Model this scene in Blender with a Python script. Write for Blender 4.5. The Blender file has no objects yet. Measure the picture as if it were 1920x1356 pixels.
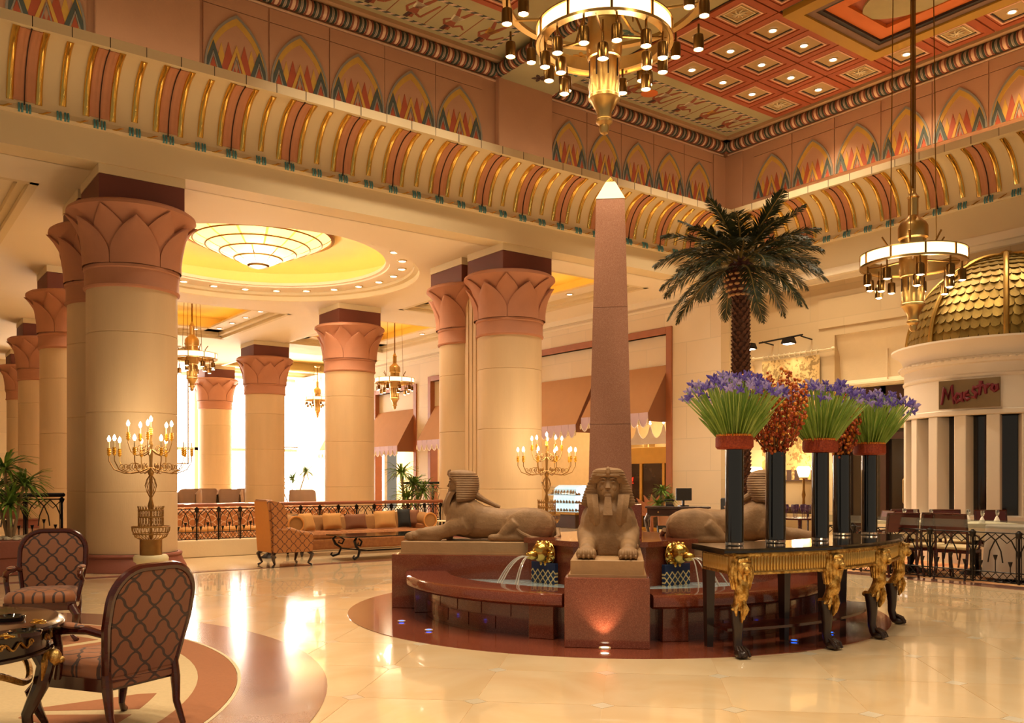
import bpy, bmesh, math, random
from mathutils import Vector, Matrix
random.seed(11)
pi = math.pi
S = bpy.context.scene
COL = S.collection

# ------------------------------------------------------------------ camera, light, exposure
FPX, HOR, CAMZ = 1670.0, 900.0, 1.55
YAW = math.atan2(2240.0, 1670.0)
SN, CS = math.sin(YAW), math.cos(YAW)
RZ = -(pi / 2 - YAW)                    # turn that brings local +y to the view direction


def at(r, d):
    "world XY of a point r metres to the side of and d metres ahead of the viewpoint"
    return (CS * d + SN * r, SN * d - CS * r)


cd = bpy.data.cameras.new('camera')
cam = bpy.data.objects.new('camera', cd)
COL.objects.link(cam)
cam.location = (0, 0, CAMZ)
cam.rotation_euler = (pi / 2, 0, RZ)
cd.sensor_width = 36
cd.lens = FPX * 36 / 1920
cd.shift_y = (HOR - 678) / 1920
cd.clip_end = 300
S.camera = cam
S.view_settings.view_transform = 'Standard'
S.view_settings.look = 'None'
S.view_settings.gamma = 1
S.view_settings.use_curve_mapping = False
S.view_settings.exposure = 0.32

wd = bpy.data.worlds.new('lobby_air')
S.world = wd
wd.use_nodes = True
wb = wd.node_tree.nodes['Background']
wb.inputs[0].default_value = (1.0, 0.82, 0.60, 1)
wb.inputs[1].default_value = 0.22

WARM = (1.0, 0.80, 0.55)
WARMW = (1.0, 0.87, 0.68)
DAY = (1.0, 0.95, 0.88)


def lamp(kind, name, loc, power, color=WARM, size=.2, rot=None, spot=None, blend=.5, size_y=None, aim=None):
    l = bpy.data.lights.new(name, kind)
    l.energy = power
    l.color = color
    if kind == 'AREA':
        l.size = size
        if size_y:
            l.shape = 'RECTANGLE'
            l.size_y = size_y
    else:
        l.shadow_soft_size = size
    if kind == 'SPOT':
        l.spot_size = spot
        l.spot_blend = blend
    o = bpy.data.objects.new(name, l)
    COL.objects.link(o)
    o.location = loc
    if aim is not None:
        o.rotation_euler = (Vector(aim) - Vector(loc)).to_track_quat('-Z', 'Y').to_euler()
    elif rot:
        o.rotation_euler = rot
    return o


# unseen ceiling spots, added to light the near floor
for i in range(4):
    for j in range(3):
        lamp('SPOT', 'unseen_ceiling_spot', (-2.5 + 3.6 * i, .5 + 3.2 * j, 10.6), 620, WARM, .12, rot=(0, 0, 0), spot=math.radians(82), blend=.7)


# ------------------------------------------------------------------ materials
def lin(c):
    if isinstance(c, str):
        c = tuple(int(c[i:i + 2], 16) / 255 for i in (0, 2, 4))
    return tuple(x / 12.92 if x <= .04045 else ((x + .055) / 1.055) ** 2.4 for x in c)


MATS = {}


class NT:
    "tiny node-tree helper"

    def __init__(s, name):
        s.m = bpy.data.materials.new(name)
        s.m.use_nodes = True
        s.t = s.m.node_tree
        s.b = s.t.nodes['Principled BSDF']
        s.out = s.t.nodes['Material Output']

    def n(s, typ, **kw):
        x = s.t.nodes.new(typ)
        for k, v in kw.items():
            if k.startswith('_'):
                x.inputs[k[1:].replace('_', ' ')].default_value = v
            else:
                setattr(x, k, v)
        return x

    def l(s, a, b):
        s.t.links.new(a, b)

    def math(s, op, a, b=None, c=None):
        x = s.n('ShaderNodeMath', operation=op)
        for i, v in enumerate((a, b, c)):
            if v is None:
                continue
            if isinstance(v, (int, float)):
                x.inputs[i].default_value = v
            else:
                s.l(v, x.inputs[i])
        return x.outputs[0]

    def mix(s, f, a, b):
        x = s.n('ShaderNodeMix', data_type='RGBA')
        for i, v in ((0, f), (6, a), (7, b)):
            if isinstance(v, (int, float)):
                x.inputs[i].default_value = v
            elif isinstance(v, tuple):
                x.inputs[i].default_value = (*v[:3], 1)
            else:
                s.l(v, x.inputs[i])
        return x.outputs[2]


def mat(name, col, rough=.5, metal=0., var=.10, scale=5., bump=0., emis=0., coat=0., spec=.5, col2=None, trans=0., stretch=None,
        rnd=0., bscale=None, ecol=None, detail=4.):
    if name in MATS:
        return MATS[name]
    N = NT(name)
    a = lin(col)
    if col2 is None:
        c0 = tuple(max(0, x * (1 - var)) for x in a)
        c1 = tuple(min(1, x * (1 + var)) for x in a)
    else:
        c0, c1 = a, lin(col2)
    tc = N.n('ShaderNodeTexCoord')
    mp = N.n('ShaderNodeMapping')
    N.l(tc.outputs['Object'], mp.inputs[0])
    if stretch:
        mp.inputs['Scale'].default_value = stretch
    nz = N.n('ShaderNodeTexNoise', _Scale=scale, _Detail=detail)
    N.l(mp.outputs[0], nz.inputs['Vector'])
    fac = nz.outputs['Fac']
    if col2 is not None:
        mr = N.n('ShaderNodeMapRange')
        mr.inputs[1].default_value = .35
        mr.inputs[2].default_value = .65
        N.l(fac, mr.inputs[0])
        fac = mr.outputs[0]
    c = N.mix(fac, c0, c1)
    if rnd:
        oi = N.n('ShaderNodeObjectInfo')
        hv = N.n('ShaderNodeHueSaturation')
        N.l(N.math('MULTIPLY_ADD', oi.outputs['Random'], 2 * rnd, 1 - rnd), hv.inputs['Value'])
        N.l(c, hv.inputs['Color'])
        c = hv.outputs[0]
    N.l(c, N.b.inputs['Base Color'])
    N.b.inputs['Roughness'].default_value = rough
    N.b.inputs['Metallic'].default_value = metal
    N.b.inputs['Specular IOR Level'].default_value = spec
    N.b.inputs['Coat Weight'].default_value = coat
    N.b.inputs['Coat Roughness'].default_value = .08
    N.b.inputs['Transmission Weight'].default_value = trans
    if bump:
        nb = N.n('ShaderNodeTexNoise', _Scale=bscale or scale * 4, _Detail=6.)
        N.l(mp.outputs[0], nb.inputs['Vector'])
        bp = N.n('ShaderNodeBump', _Strength=bump, _Distance=.02)
        N.l(nb.outputs['Fac'], bp.inputs['Height'])
        N.l(bp.outputs[0], N.b.inputs['Normal'])
    if emis:
        N.b.inputs['Emission Color'].default_value = (*(lin(ecol) if ecol else a), 1)
        N.b.inputs['Emission Strength'].default_value = emis
    MATS[name] = N.m
    return N.m


def speckle(name, c0, c1, c2, scale, rough, coat=0.):
    "polished granite: fine grains of three colours"
    N = NT(name)
    tc = N.n('ShaderNodeTexCoord')
    v = N.n('ShaderNodeTexVoronoi', _Scale=scale)
    N.l(tc.outputs['Object'], v.inputs['Vector'])
    sx = N.n('ShaderNodeSeparateColor')
    N.l(v.outputs['Color'], sx.inputs[0])
    nz = N.n('ShaderNodeTexNoise', _Scale=2.0, _Detail=3.)
    N.l(tc.outputs['Object'], nz.inputs['Vector'])
    g = N.mix(N.math('GREATER_THAN', sx.outputs[0], .72), lin(c0), lin(c1))
    g = N.mix(N.math('GREATER_THAN', sx.outputs[1], .82), g, lin(c2))
    g = N.mix(N.math('MULTIPLY', nz.outputs['Fac'], .3), g, lin(c1))
    N.l(g, N.b.inputs['Base Color'])
    N.b.inputs['Roughness'].default_value = rough
    N.b.inputs['Coat Weight'].default_value = coat
    N.b.inputs['Coat Roughness'].default_value = .05
    MATS[name] = N.m
    return N.m


def ogee(name, ground, line, ground2, sx=9.0, sy=5.0, ax=0, ay=2, rough=.6, thick=.16, oy=0.):
    "woven cloth with an ogee net printed in thin dark lines; ax, ay: object axes across and up the net"
    N = NT(name)
    tc = N.n('ShaderNodeTexCoord')
    sp = N.n('ShaderNodeSeparateXYZ')
    N.l(tc.outputs['Object'], sp.inputs[0])
    u = N.math('MULTIPLY', sp.outputs[ax], sx * pi)
    v = N.math('MULTIPLY_ADD', sp.outputs[ay], sy * pi, oy)
    w = N.math('ADD', v, N.math('MULTIPLY', N.math('SINE', N.math('MULTIPLY', v, 2.0)), .34))
    g = N.math('ABSOLUTE', N.math('ADD', N.math('COSINE', u), N.math('COSINE', w)))
    # the line swells half way along each side of the net and pinches at the knots
    sw = N.math('MULTIPLY_ADD', N.math('ABSOLUTE', N.math('SINE', w)), thick, thick * .35)
    ln = N.math('LESS_THAN', g, sw)
    nz = N.n('ShaderNodeTexNoise', _Scale=3., _Detail=4.)
    N.l(tc.outputs['Object'], nz.inputs['Vector'])
    base = N.mix(nz.outputs['Fac'], lin(ground), lin(ground2))
    N.l(N.mix(ln, base, lin(line)), N.b.inputs['Base Color'])
    N.b.inputs['Roughness'].default_value = rough
    N.b.inputs['Sheen Weight'].default_value = .3
    wv = N.n('ShaderNodeTexNoise', _Scale=160.)
    N.l(tc.outputs['Object'], wv.inputs['Vector'])
    bp = N.n('ShaderNodeBump', _Strength=.15, _Distance=.005)
    N.l(wv.outputs['Fac'], bp.inputs['Height'])
    N.l(bp.outputs[0], N.b.inputs['Normal'])
    MATS[name] = N.m
    return N.m


def stone_blocks(name, c0, c1, bw, bh, axes, rough=.6, joint=.012, jdark=.84, bump=.3):
    "dressed stone wall in large courses; fine joints (too fine for separate pieces at this distance)"
    N = NT(name)
    tc = N.n('ShaderNodeTexCoord')
    sp = N.n('ShaderNodeSeparateXYZ')
    N.l(tc.outputs['Object'], sp.inputs[0])
    cb = N.n('ShaderNodeCombineXYZ')
    N.l(sp.outputs[axes[0]], cb.inputs[0])
    N.l(sp.outputs[axes[1]], cb.inputs[1])
    br = N.n('ShaderNodeTexBrick', offset=.5)
    br.inputs['Scale'].default_value = 1
    br.inputs['Brick Width'].default_value = bw
    br.inputs['Row Height'].default_value = bh
    br.inputs['Mortar Size'].default_value = joint
    br.inputs['Mortar Smooth'].default_value = .1
    a, b = lin(c0), lin(c1)
    br.inputs['Color1'].default_value = (*a, 1)
    br.inputs['Color2'].default_value = (*b, 1)
    br.inputs['Mortar'].default_value = (*(x * jdark for x in a), 1)
    N.l(cb.outputs[0], br.inputs['Vector'])
    nz = N.n('ShaderNodeTexNoise', _Scale=1.6, _Detail=6.)
    N.l(tc.outputs['Object'], nz.inputs['Vector'])
    N.l(N.mix(N.math('MULTIPLY', nz.outputs['Fac'], .35), br.outputs['Color'], tuple(x * .8 for x in a)), N.b.inputs['Base Color'])
    N.b.inputs['Roughness'].default_value = rough
    bp = N.n('ShaderNodeBump', _Strength=bump, _Distance=.02, invert=True)
    N.l(br.outputs['Fac'], bp.inputs['Height'])
    N.l(bp.outputs[0], N.b.inputs['Normal'])
    MATS[name] = N.m
    return N.m


def marble(name, c0, c1, rough, scale=.8, rnd=.04):
    N = NT(name)
    tc = N.n('ShaderNodeTexCoord')
    oi = N.n('ShaderNodeObjectInfo')
    va = N.n('ShaderNodeVectorMath', operation='ADD')
    N.l(tc.outputs['Object'], va.inputs[0])
    cb = N.n('ShaderNodeCombineXYZ')
    N.l(N.math('MULTIPLY', oi.outputs['Random'], 40.), cb.inputs[0])
    N.l(cb.outputs[0], va.inputs[1])
    nz = N.n('ShaderNodeTexNoise', _Scale=scale, _Detail=7., _Distortion=1.6)
    N.l(va.outputs[0], nz.inputs['Vector'])
    mr = N.n('ShaderNodeMapRange')
    mr.inputs[1].default_value = .3
    mr.inputs[2].default_value = .7
    N.l(nz.outputs['Fac'], mr.inputs[0])
    c = N.mix(mr.outputs[0], lin(c0), lin(c1))
    hv = N.n('ShaderNodeHueSaturation')
    N.l(N.math('MULTIPLY_ADD', oi.outputs['Random'], 2 * rnd, 1 - rnd), hv.inputs['Value'])
    N.l(c, hv.inputs['Color'])
    N.l(hv.outputs[0], N.b.inputs['Base Color'])
    N.b.inputs['Roughness'].default_value = rough
    N.b.inputs['Specular IOR Level'].default_value = .5
    N.b.inputs['Coat Weight'].default_value = .6
    N.b.inputs['Coat Roughness'].default_value = .03
    MATS[name] = N.m
    return N.m


marble('marble', 'E9D2AC', 'DDBE90', .16)
marble('marble_inset', 'EADFC8', 'D8C8AA', .16)
speckle('granite', '84412B', '6E3524', '9A5A42', 260., .12, .5)
speckle('granite_ring', '8D6458', '825A4E', '987064', 220., .16, .5)
speckle('granite_pink', 'B07C62', 'A06E56', 'BE9078', 220., .4)
mat('limestone', 'E2CDA6', .65, var=.08, scale=2.5, bump=.15, bscale=30)
stone_blocks('wall_stone', 'CFB68C', 'C7AD83', 1.9, .78, (1, 2))
mat('salmon', 'BC8A64', .7, var=.10, scale=2.0, bump=.12, bscale=25)
mat('salmon_dark', '8A4E3C', .65, var=.12, scale=2.5, bump=.15, bscale=25)
mat('salmon_deep', '6B3527', .65, var=.12, scale=2.5)
mat('capital', 'B57C5E', .7, var=.12, scale=2.5, bump=.15, bscale=25)
mat('drum_stone', 'CFB28A', .6, var=.10, scale=1.4, bump=.1, bscale=20, stretch=(3, 3, .5), rnd=.03)
mat('cream', 'DCC9A0', .7, var=.05, scale=1.5)
mat('plaster', 'EBDDC2', .8, var=.03, scale=1.)
mat('cove_lit_plaster', 'F0D596', .8, var=.05, scale=1.2)  # tray plaster, with the yellow of the cove light put into its colour
mat('tan_paint', 'B58C62', .7, var=.10, scale=3.)
mat('rust', 'C48762', .65, var=.10, scale=6., bump=.1)
mat('gold', 'E0B860', .2, 1., var=.12, scale=14.)
mat('gold_matte', 'B8924C', .38, 1., var=.18, scale=10., bump=.15)
mat('brass', 'D0AC6C', .32, 1., var=.14, scale=8.)
mat('brass_dark', '8A6330', .32, 1., var=.2, scale=8.)
mat('teal', '4E8C94', .5, var=.12)
mat('joint', '3A241A', .9, var=.1)
mat('ochre', 'C8973C', .6, var=.14, scale=8.)
mat('brick_red', 'A84E2E', .6, var=.14, scale=8.)
mat('slate_green', '4C5247', .6, var=.14, scale=8.)
mat('grey_band', '8E8270', .6, var=.12, scale=8.)
mat('roll_cream', 'E0B890', .6, var=.08)
mat('roll_rust', '8A4A30', .5, var=.1)
mat('roll_green', '2E3626', .5, var=.1)
mat('ceil_green', 'A89A6C', .75, var=.16, scale=1.3)
mat('ceil_tan', 'B08E5C', .75, var=.12, scale=1.6)
mat('ceil_red', 'A4502C', .6, var=.12, scale=2.)
mat('ceil_pink', 'DCA888', .6, var=.05)
mat('ceil_line', '2E2420', .6, var=.1)
mat('ceil_orange', 'D8702A', .6, var=.10, scale=1.5)
mat('ceil_ochre', 'B08428', .55, var=.12, scale=2.)
mat('ceil_brown', '7A5A44', .6, var=.1)
mat('ceil_olive', 'B0A070', .7, var=.1)
mat('ceil_teal', '4C6860', .6, var=.1)
mat('lens', 'FFF3DC', .4, var=.0, emis=9.)
mat('bulb', 'FFE2AE', .4, var=.0, emis=34.)
mat('glass_glow', 'FFE2B0', .35, var=.06, emis=2.6, ecol='FFD79A', scale=20)
mat('bowl_glow', 'FFDFA0', .4, emis=1.7, var=.2, ecol='FFCB78', scale=3)
mat('cove_strip', 'FFD98A', .5, var=0, emis=7., ecol='FFC860')
mat('daylight_pane', 'FFFFFF', .4, var=.0, emis=13., ecol='FFF6EC')
mat('black_iron', '211B18', .45, .6, var=.2)
mat('mahogany', '42120A', .22, var=.35, scale=5., stretch=(1, 1, 6), coat=.5)
mat('dark_wood', '2A130D', .25, var=.35, scale=5., stretch=(1, 1, 6), coat=.5)
mat('wood_rail', '9A5638', .3, var=.2, scale=6., coat=.4)
mat('wood_frame', 'A0603A', .5, var=.15, scale=4.)
mat('bone', 'D8C49A', .6, var=.1)


# ------------------------------------------------------------------ mesh helper
class MB:
    def __init__(s):
        s.v, s.f, s.mi, s.cur, s.T = [], [], [], 0, None

    def add(s, vs, fs):
        o = len(s.v)
        if s.T is not None:
            vs = [s.T @ Vector(p) for p in vs]
        s.v.extend([tuple(p) for p in vs])
        for f in fs:
            s.f.append(tuple(i + o for i in f))
            s.mi.append(s.cur)
        return s

    def box(s, c, d, rz=0, bev=0):
        x, y, z = (k / 2 for k in d)
        if bev:
            b = min(bev, x * .9, y * .9, z * .9)
            vs = []
            for sx in (-1, 1):
                for sy in (-1, 1):
                    for sz in (-1, 1):
                        vs += [(sx * (x - b), sy * (y - b), sz * z), (sx * (x - b), sy * y, sz * (z - b)), (sx * x, sy * (y - b), sz * (z - b))]
            bm = bmesh.new()
            for p in vs:
                bm.verts.new(p)
            bmesh.ops.convex_hull(bm, input=bm.verts[:])
            bm.verts.index_update()
            vs = [v.co.copy() for v in bm.verts]
            fs = [tuple(v.index for v in f.verts) for f in bm.faces]
            bm.free()
        else:
            vs = [(i * x, j * y, k * z) for k in (-1, 1) for j in (-1, 1) for i in (-1, 1)]
            fs = [(0, 2, 3, 1), (4, 5, 7, 6), (0, 1, 5, 4), (2, 6, 7, 3), (0, 4, 6, 2), (1, 3, 7, 5)]
        ca, sa = math.cos(rz), math.sin(rz)
        return s.add([(c[0] + p[0] * ca - p[1] * sa, c[1] + p[0] * sa + p[1] * ca, c[2] + p[2]) for p in vs], fs)

    def bx(s, x0, x1, y0, y1, z0, z1, bev=0):
        return s.box(((x0 + x1) / 2, (y0 + y1) / 2, (z0 + z1) / 2), (abs(x1 - x0), abs(y1 - y0), abs(z1 - z0)), 0, bev)

    def tube(s, pts, r, n=8, closed=False, caps=True, flat=None):
        P = [Vector(p) for p in pts]
        m = len(P)
        R = r if isinstance(r, (list, tuple)) else [r] * m
        vs, fs = [], []
        up = None
        for i in range(m):
            if closed:
                t = P[(i + 1) % m] - P[i - 1]
            else:
                t = P[min(i + 1, m - 1)] - P[max(i - 1, 0)]
            t = t.normalized() if t.length > 1e-9 else Vector((0, 0, 1))
            if up is None:
                up = Vector((0, 0, 1)) if abs(t.z) < .9 else Vector((1, 0, 0))
                up = (up - t * up.dot(t)).normalized()
            else:
                up = up - t * up.dot(t)
                up = up.normalized() if up.length > 1e-6 else t.orthogonal().normalized()
            sd = t.cross(up)
            fl = flat or (1, 1)
            for k in range(n):
                a = 2 * pi * k / n
                vs.append(P[i] + R[i] * (math.cos(a) * up * fl[0] + math.sin(a) * sd * fl[1]))
        for i in range(m if closed else m - 1):
            j = (i + 1) % m
            for k in range(n):
                k2 = (k + 1) % n
                fs.append((i * n + k, j * n + k, j * n + k2, i * n + k2))
        if caps and not closed:
            fs.append(tuple(range(n)))
            fs.append(tuple(range((m - 1) * n, m * n))[::-1])
        return s.add(vs, fs)

    def cyl(s, p0, p1, r0, r1=None, n=16, caps=True):
        return s.tube([p0, p1], [r0, r0 if r1 is None else r1], n, caps=caps)

    def lathe(s, prof, n=32, c=(0, 0, 0), a0=0, a1=2 * pi, cap=False):
        full = abs(a1 - a0 - 2 * pi) < 1e-6
        m = n if full else n + 1
        vs, fs = [], []
        for (r, z) in prof:
            for k in range(m):
                a = a0 + (a1 - a0) * k / n
                vs.append((c[0] + r * math.cos(a), c[1] + r * math.sin(a), c[2] + z))
        for i in range(len(prof) - 1):
            for k in range(n):
                k2 = (k + 1) % m
                fs.append((i * m + k, i * m + k2, (i + 1) * m + k2, (i + 1) * m + k))
        if cap and full:
            fs.append(tuple(range(m))[::-1])
            fs.append(tuple(range((len(prof) - 1) * m, len(prof) * m)))
        return s.add(vs, fs)

    def ell(s, c, r, nu=16, nv=10):
        prof = [(max(1e-4, math.sin(pi * i / nv)), -math.cos(pi * i / nv)) for i in range(nv + 1)]
        vs, fs = [], []
        for (q, z) in prof:
            for k in range(nu):
                a = 2 * pi * k / nu
                vs.append((c[0] + r[0] * q * math.cos(a), c[1] + r[1] * q * math.sin(a), c[2] + r[2] * z))
        for i in range(nv):
            for k in range(nu):
                k2 = (k + 1) % nu
                fs.append((i * nu + k, i * nu + k2, (i + 1) * nu + k2, (i + 1) * nu + k))
        return s.add(vs, fs)

    def prism(s, poly, a, b, axis='z'):
        "polygon in the plane normal to axis, extruded from a to b"
        def P(p, t):
            return {'z': (p[0], p[1], t), 'y': (p[0], t, p[1]), 'x': (t, p[0], p[1])}[axis]
        n = len(poly)
        vs = [P(p, a) for p in poly] + [P(p, b) for p in poly]
        fs = [tuple(range(n))[::-1], tuple(range(n, 2 * n))] + [(i, (i + 1) % n, n + (i + 1) % n, n + i) for i in range(n)]
        return s.add(vs, fs)

    def loft(s, rings, caps=True, closed=True):
        n = len(rings[0])
        vs = [p for r in rings for p in r]
        fs = []
        for i in range(len(rings) - 1):
            for k in range(n if closed else n - 1):
                k2 = (k + 1) % n
                fs.append((i * n + k, i * n + k2, (i + 1) * n + k2, (i + 1) * n + k))
        if caps and closed:
            fs.append(tuple(range(n))[::-1])
            fs.append(tuple(range((len(rings) - 1) * n, len(rings) * n)))
        return s.add(vs, fs)

    def ring(s, r0, r1, z0, z1, n=64, c=(0, 0, 0), a0=0, a1=2 * pi):
        "annular block"
        full = abs(a1 - a0 - 2 * pi) < 1e-6
        s.lathe([(r0, z0), (r1, z0), (r1, z1), (r0, z1), (r0, z0)], n, c, a0, a1)
        if not full:
            for a in (a0, a1):
                ca, sa = math.cos(a), math.sin(a)
                s.add([(c[0] + r * ca, c[1] + r * sa, c[2] + z) for r, z in ((r0, z0), (r1, z0), (r1, z1), (r0, z1))], [(0, 1, 2, 3)])
        return s

    def mesh(s, name, mats, smooth=35, recalc=True):
        me = bpy.data.meshes.new(name)
        me.from_pydata(s.v, [], s.f)
        if recalc:
            bm = bmesh.new()
            bm.from_mesh(me)
            bmesh.ops.recalc_face_normals(bm, faces=bm.faces[:])
            bm.to_mesh(me)
            bm.free()
        for m in (mats if isinstance(mats, (list, tuple)) else [mats]):
            me.materials.append(MATS[m] if isinstance(m, str) else m)
        me.polygons.foreach_set('material_index', s.mi)
        if smooth:
            me.polygons.foreach_set('use_smooth', [True] * len(me.polygons))
            me.set_sharp_from_angle(angle=math.radians(smooth))
        me.update()
        return me

    def build(s, name, mats, parent=None, loc=(0, 0, 0), rz=0, smooth=35, recalc=True):
        return inst(s.mesh(name, mats, smooth, recalc), name, parent, loc, (0, 0, rz))


def inst(me, name, parent=None, loc=(0, 0, 0), rot=(0, 0, 0), sc=None):
    o = bpy.data.objects.new(name, me)
    COL.objects.link(o)
    o.location = loc
    o.rotation_euler = rot
    if sc:
        o.scale = sc if isinstance(sc, (tuple, list)) else (sc, sc, sc)
    if parent:
        o.parent = parent
    return o


def tag(o, label=None, cat=None, group=None, kind=None):
    for k, v in (('label', label), ('category', cat), ('group', group), ('kind', kind)):
        if v:
            o[k] = v
    return o


def thing(name, label, cat, loc=(0, 0, 0), rz=0, group=None, sc=None):
    o = bpy.data.objects.new(name, None)
    COL.objects.link(o)
    o.empty_display_size = .2
    o.location = loc
    o.rotation_euler = (0, 0, rz)
    if sc:
        o.scale = (sc, sc, sc)
    return tag(o, label, cat, group)


def struct(o):
    o['kind'] = 'structure'
    return o


def sroot(name):
    o = bpy.data.objects.new(name, None)
    COL.objects.link(o)
    return struct(o)


def kids(o):
    return [c for c in COL.objects if c.parent == o]


KIDS = {}


def copy_tree(o, loc=None, rz=None, label=None, group=None, parent=None, sc=None, _top=True):
    if _top:
        KIDS.clear()
        for c in COL.objects:
            if c.parent:
                KIDS.setdefault(c.parent.name, []).append(c)
    n = o.copy()
    COL.objects.link(n)
    n.parent = parent
    if loc is not None:
        n.location = loc
    if rz is not None:
        n.rotation_euler = (0, 0, rz)
    if sc:
        n.scale = (sc, sc, sc)
    if label:
        n['label'] = label
    if group:
        n['group'] = group
    for ch in KIDS.get(o.name, []):
        copy_tree(ch, parent=n, _top=False)
    return n


def arc(n, a0, a1, r, c=(0, 0)):
    return [(c[0] + r * math.cos(a0 + (a1 - a0) * i / n), c[1] + r * math.sin(a0 + (a1 - a0) * i / n)) for i in range(n + 1)]


def lerp(a, b, t):
    return a + (b - a) * t


def spiral(c, r0, turns, n=18, plane='xz', start=0., grow=.0, y=0.):
    out = []
    for i in range(n + 1):
        t = i / n
        a = start + turns * 2 * pi * t
        r = lerp(r0, grow, t)
        p = (c[0] + r * math.cos(a), c[1] + r * math.sin(a))
        out.append((p[0], y, p[1]) if plane == 'xz' else (p[0], p[1], y))
    return out


# ------------------------------------------------------------------ the hall: floor
ZC, ZT = 6.76, 10.7          # arcade ceiling, hall ceiling
YF, XF = 15.72, 18.92        # planes of the beam faces over the arcade and over the restaurant side
XW = 19.15                   # restaurant-side wall
XA = 18.75                   # shop-front wall in the arcade

fl = sroot('floor')
m = MB()
m.bx(-9, 24, -7, 46, -.2, -.004)
m.build('floor_slab', 'marble', fl, smooth=0)
# large marble tiles with small lozenges let in where four corners meet
TR = RZ - math.radians(7.6)
ct, st = math.cos(TR), math.sin(TR)
a0 = at(.758, 7.15)
px_, py_ = .885, 1.04
g = .0025
cl = .085
tb = MB()
oc = []
for sx, sy in ((1, 1), (-1, 1), (-1, -1), (1, -1)):
    hx, hy = px_ / 2 - g, py_ / 2 - g
    p, q = (sx * hx, sy * (hy - cl)), (sx * (hx - cl), sy * hy)
    oc += [p, q] if sx * sy > 0 else [q, p]
tb.prism(oc, -.004, 0)
tile_me = tb.mesh('tile', 'marble', 0)
tb = MB()
tb.prism([(cl - g, 0), (0, cl - g), (-cl + g, 0), (0, -cl + g)], -.004, .0003)
inset_me = tb.mesh('lozenge_inset', 'marble_inset', 0)
FC = at(1.2, 10.85)
GC = at(-5.95, 5.75)


def vis(x, y, z=0, mx=110):
    d = CS * x + SN * y
    if d < 1:
        return None
    r = SN * x - CS * y
    return 960 + FPX * r / d, HOR - FPX * (z - CAMZ) / d, d


for i in range(-12, 12):
    for j in range(-4, 9):
        for k, (ox, oy) in enumerate(((.5, .5), (0, 0))):
            lx, ly = (i + ox) * px_, (j + oy) * py_
            x, y = a0[0] + lx * ct - ly * st, a0[1] + lx * st + ly * ct
            v = vis(x, y)
            if not v or v[0] < -150 or v[0] > 2070 or v[1] > 1560 or v[2] > 14.2:
                continue
            if math.hypot(x - FC[0], y - FC[1]) < 2.6 or math.hypot(x - GC[0], y - GC[1]) < 4.1 or y > 14.4 or x > 12.6:
                continue
            inst(tile_me if k == 0 else inset_me, 'tile' if k == 0 else 'lozenge_inset', fl, (x, y, 0), (0, 0, TR))
m = MB()
m.lathe([(0.001, .0), (3.15, .0), (3.15, .006), (0.001, .006)], 96)
m.build('granite_disc', 'granite', fl, (FC[0], FC[1], 0))
m = MB()
m.ring(4.02, 4.66, -.002, .006, 128)
m.build('granite_ring', 'granite_ring', fl, (GC[0], GC[1], 0))
m = MB()
m.ring(3.995, 4.02, -.002, .008, 128)
m.build('pale_edging', 'bone', fl, (GC[0], GC[1], 0))
m = MB()
m.bx(-4, 18.6, 15.12, 15.34, -.004, .003)
m.build('brown_strip', 'granite_ring', fl, smooth=0)
m = MB()
m.bx(13.25, 13.6, -2, 10.4, -.004, .004)
m.build('brown_strip', 'granite_ring', fl, smooth=0)
mat('rest_carpet', 'D9B27C', .9, col2='B86A3A', scale=1.6)
m = MB()
m.bx(13.6, 19.1, -2, 10.0, -.004, .005)
m.build('dining_carpet', 'rest_carpet', fl, smooth=0)

# round carpet with a rust border and fan-shaped motifs
mat('carpet_cream', 'CDB489', .95, var=.12, scale=40.)
mat('carpet_rust', 'A46A46', .95, var=.12, scale=40.)
rug = thing('round_carpet', 'round cream carpet with rust border and fan motifs, under the two lounge armchairs', 'carpet', (GC[0], GC[1], .001), RZ)
m = MB()
m.lathe([(0.001, 0), (3.70, 0), (3.70, .006), (0.001, .006)], 96)
m.build('field', 'carpet_cream', rug)
m = MB()
m.ring(3.70, 3.99, 0, .007, 128)
m.build('border', 'carpet_rust', rug)
fan = MB()
for s in (-1, 1):
    fan.prism([(2.75, s * .05)] + arc(6, s * .02, s * .15, 3.45) + [(3.3, s * .5), (2.75, s * .12)], .004, .0085)
fme = fan.mesh('fan_motif', 'carpet_rust', 0)
for k in range(14):
    inst(fme, 'fan_motif', rug, (0, 0, 0), (0, 0, 2 * pi * k / 14 + .05))

# ------------------------------------------------------------------ beam, cavetto cornice, frieze
wl = sroot('wall_left')
m = MB()
m.bx(-6, XF + .5, YF, YF + .55, ZC, 7.42)
m.build('fascia', 'cream', wl, smooth=0)
wr = sroot('wall_right')
m = MB()
m.bx(XF, XF + .55, -5, YF + .02, 6.62, 7.42)
m.build('fascia', 'cream', wr, smooth=0)


def cav(t):
    "cavetto curve: projection and height for t in 0..1"
    a = t * pi / 2
    return .03 + .74 * (1 - math.cos(a)), 7.40 + .90 * math.sin(a)


prof = [(-.05, 7.26), (.05, 7.26), (.075, 7.30), (.05, 7.34), (.03, 7.40)] + [cav(i / 14) for i in range(15)] + [(.80, 8.31), (.80, 8.47), (-.3, 8.47)]


def sweep(prof, x0, x1, side):
    m = MB()
    if side == 'L':      # projects to -y from YF; mitred into the corner
        rr = [[(x0, YF - p, z) for p, z in prof], [(XF - p, YF - p, z) for p, z in prof]]
    else:
        rr = [[(XF - p, x0, z) for p, z in prof], [(XF - p, YF - p, z) for p, z in prof]]
    m.loft(rr, caps=False, closed=False)
    return m


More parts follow.
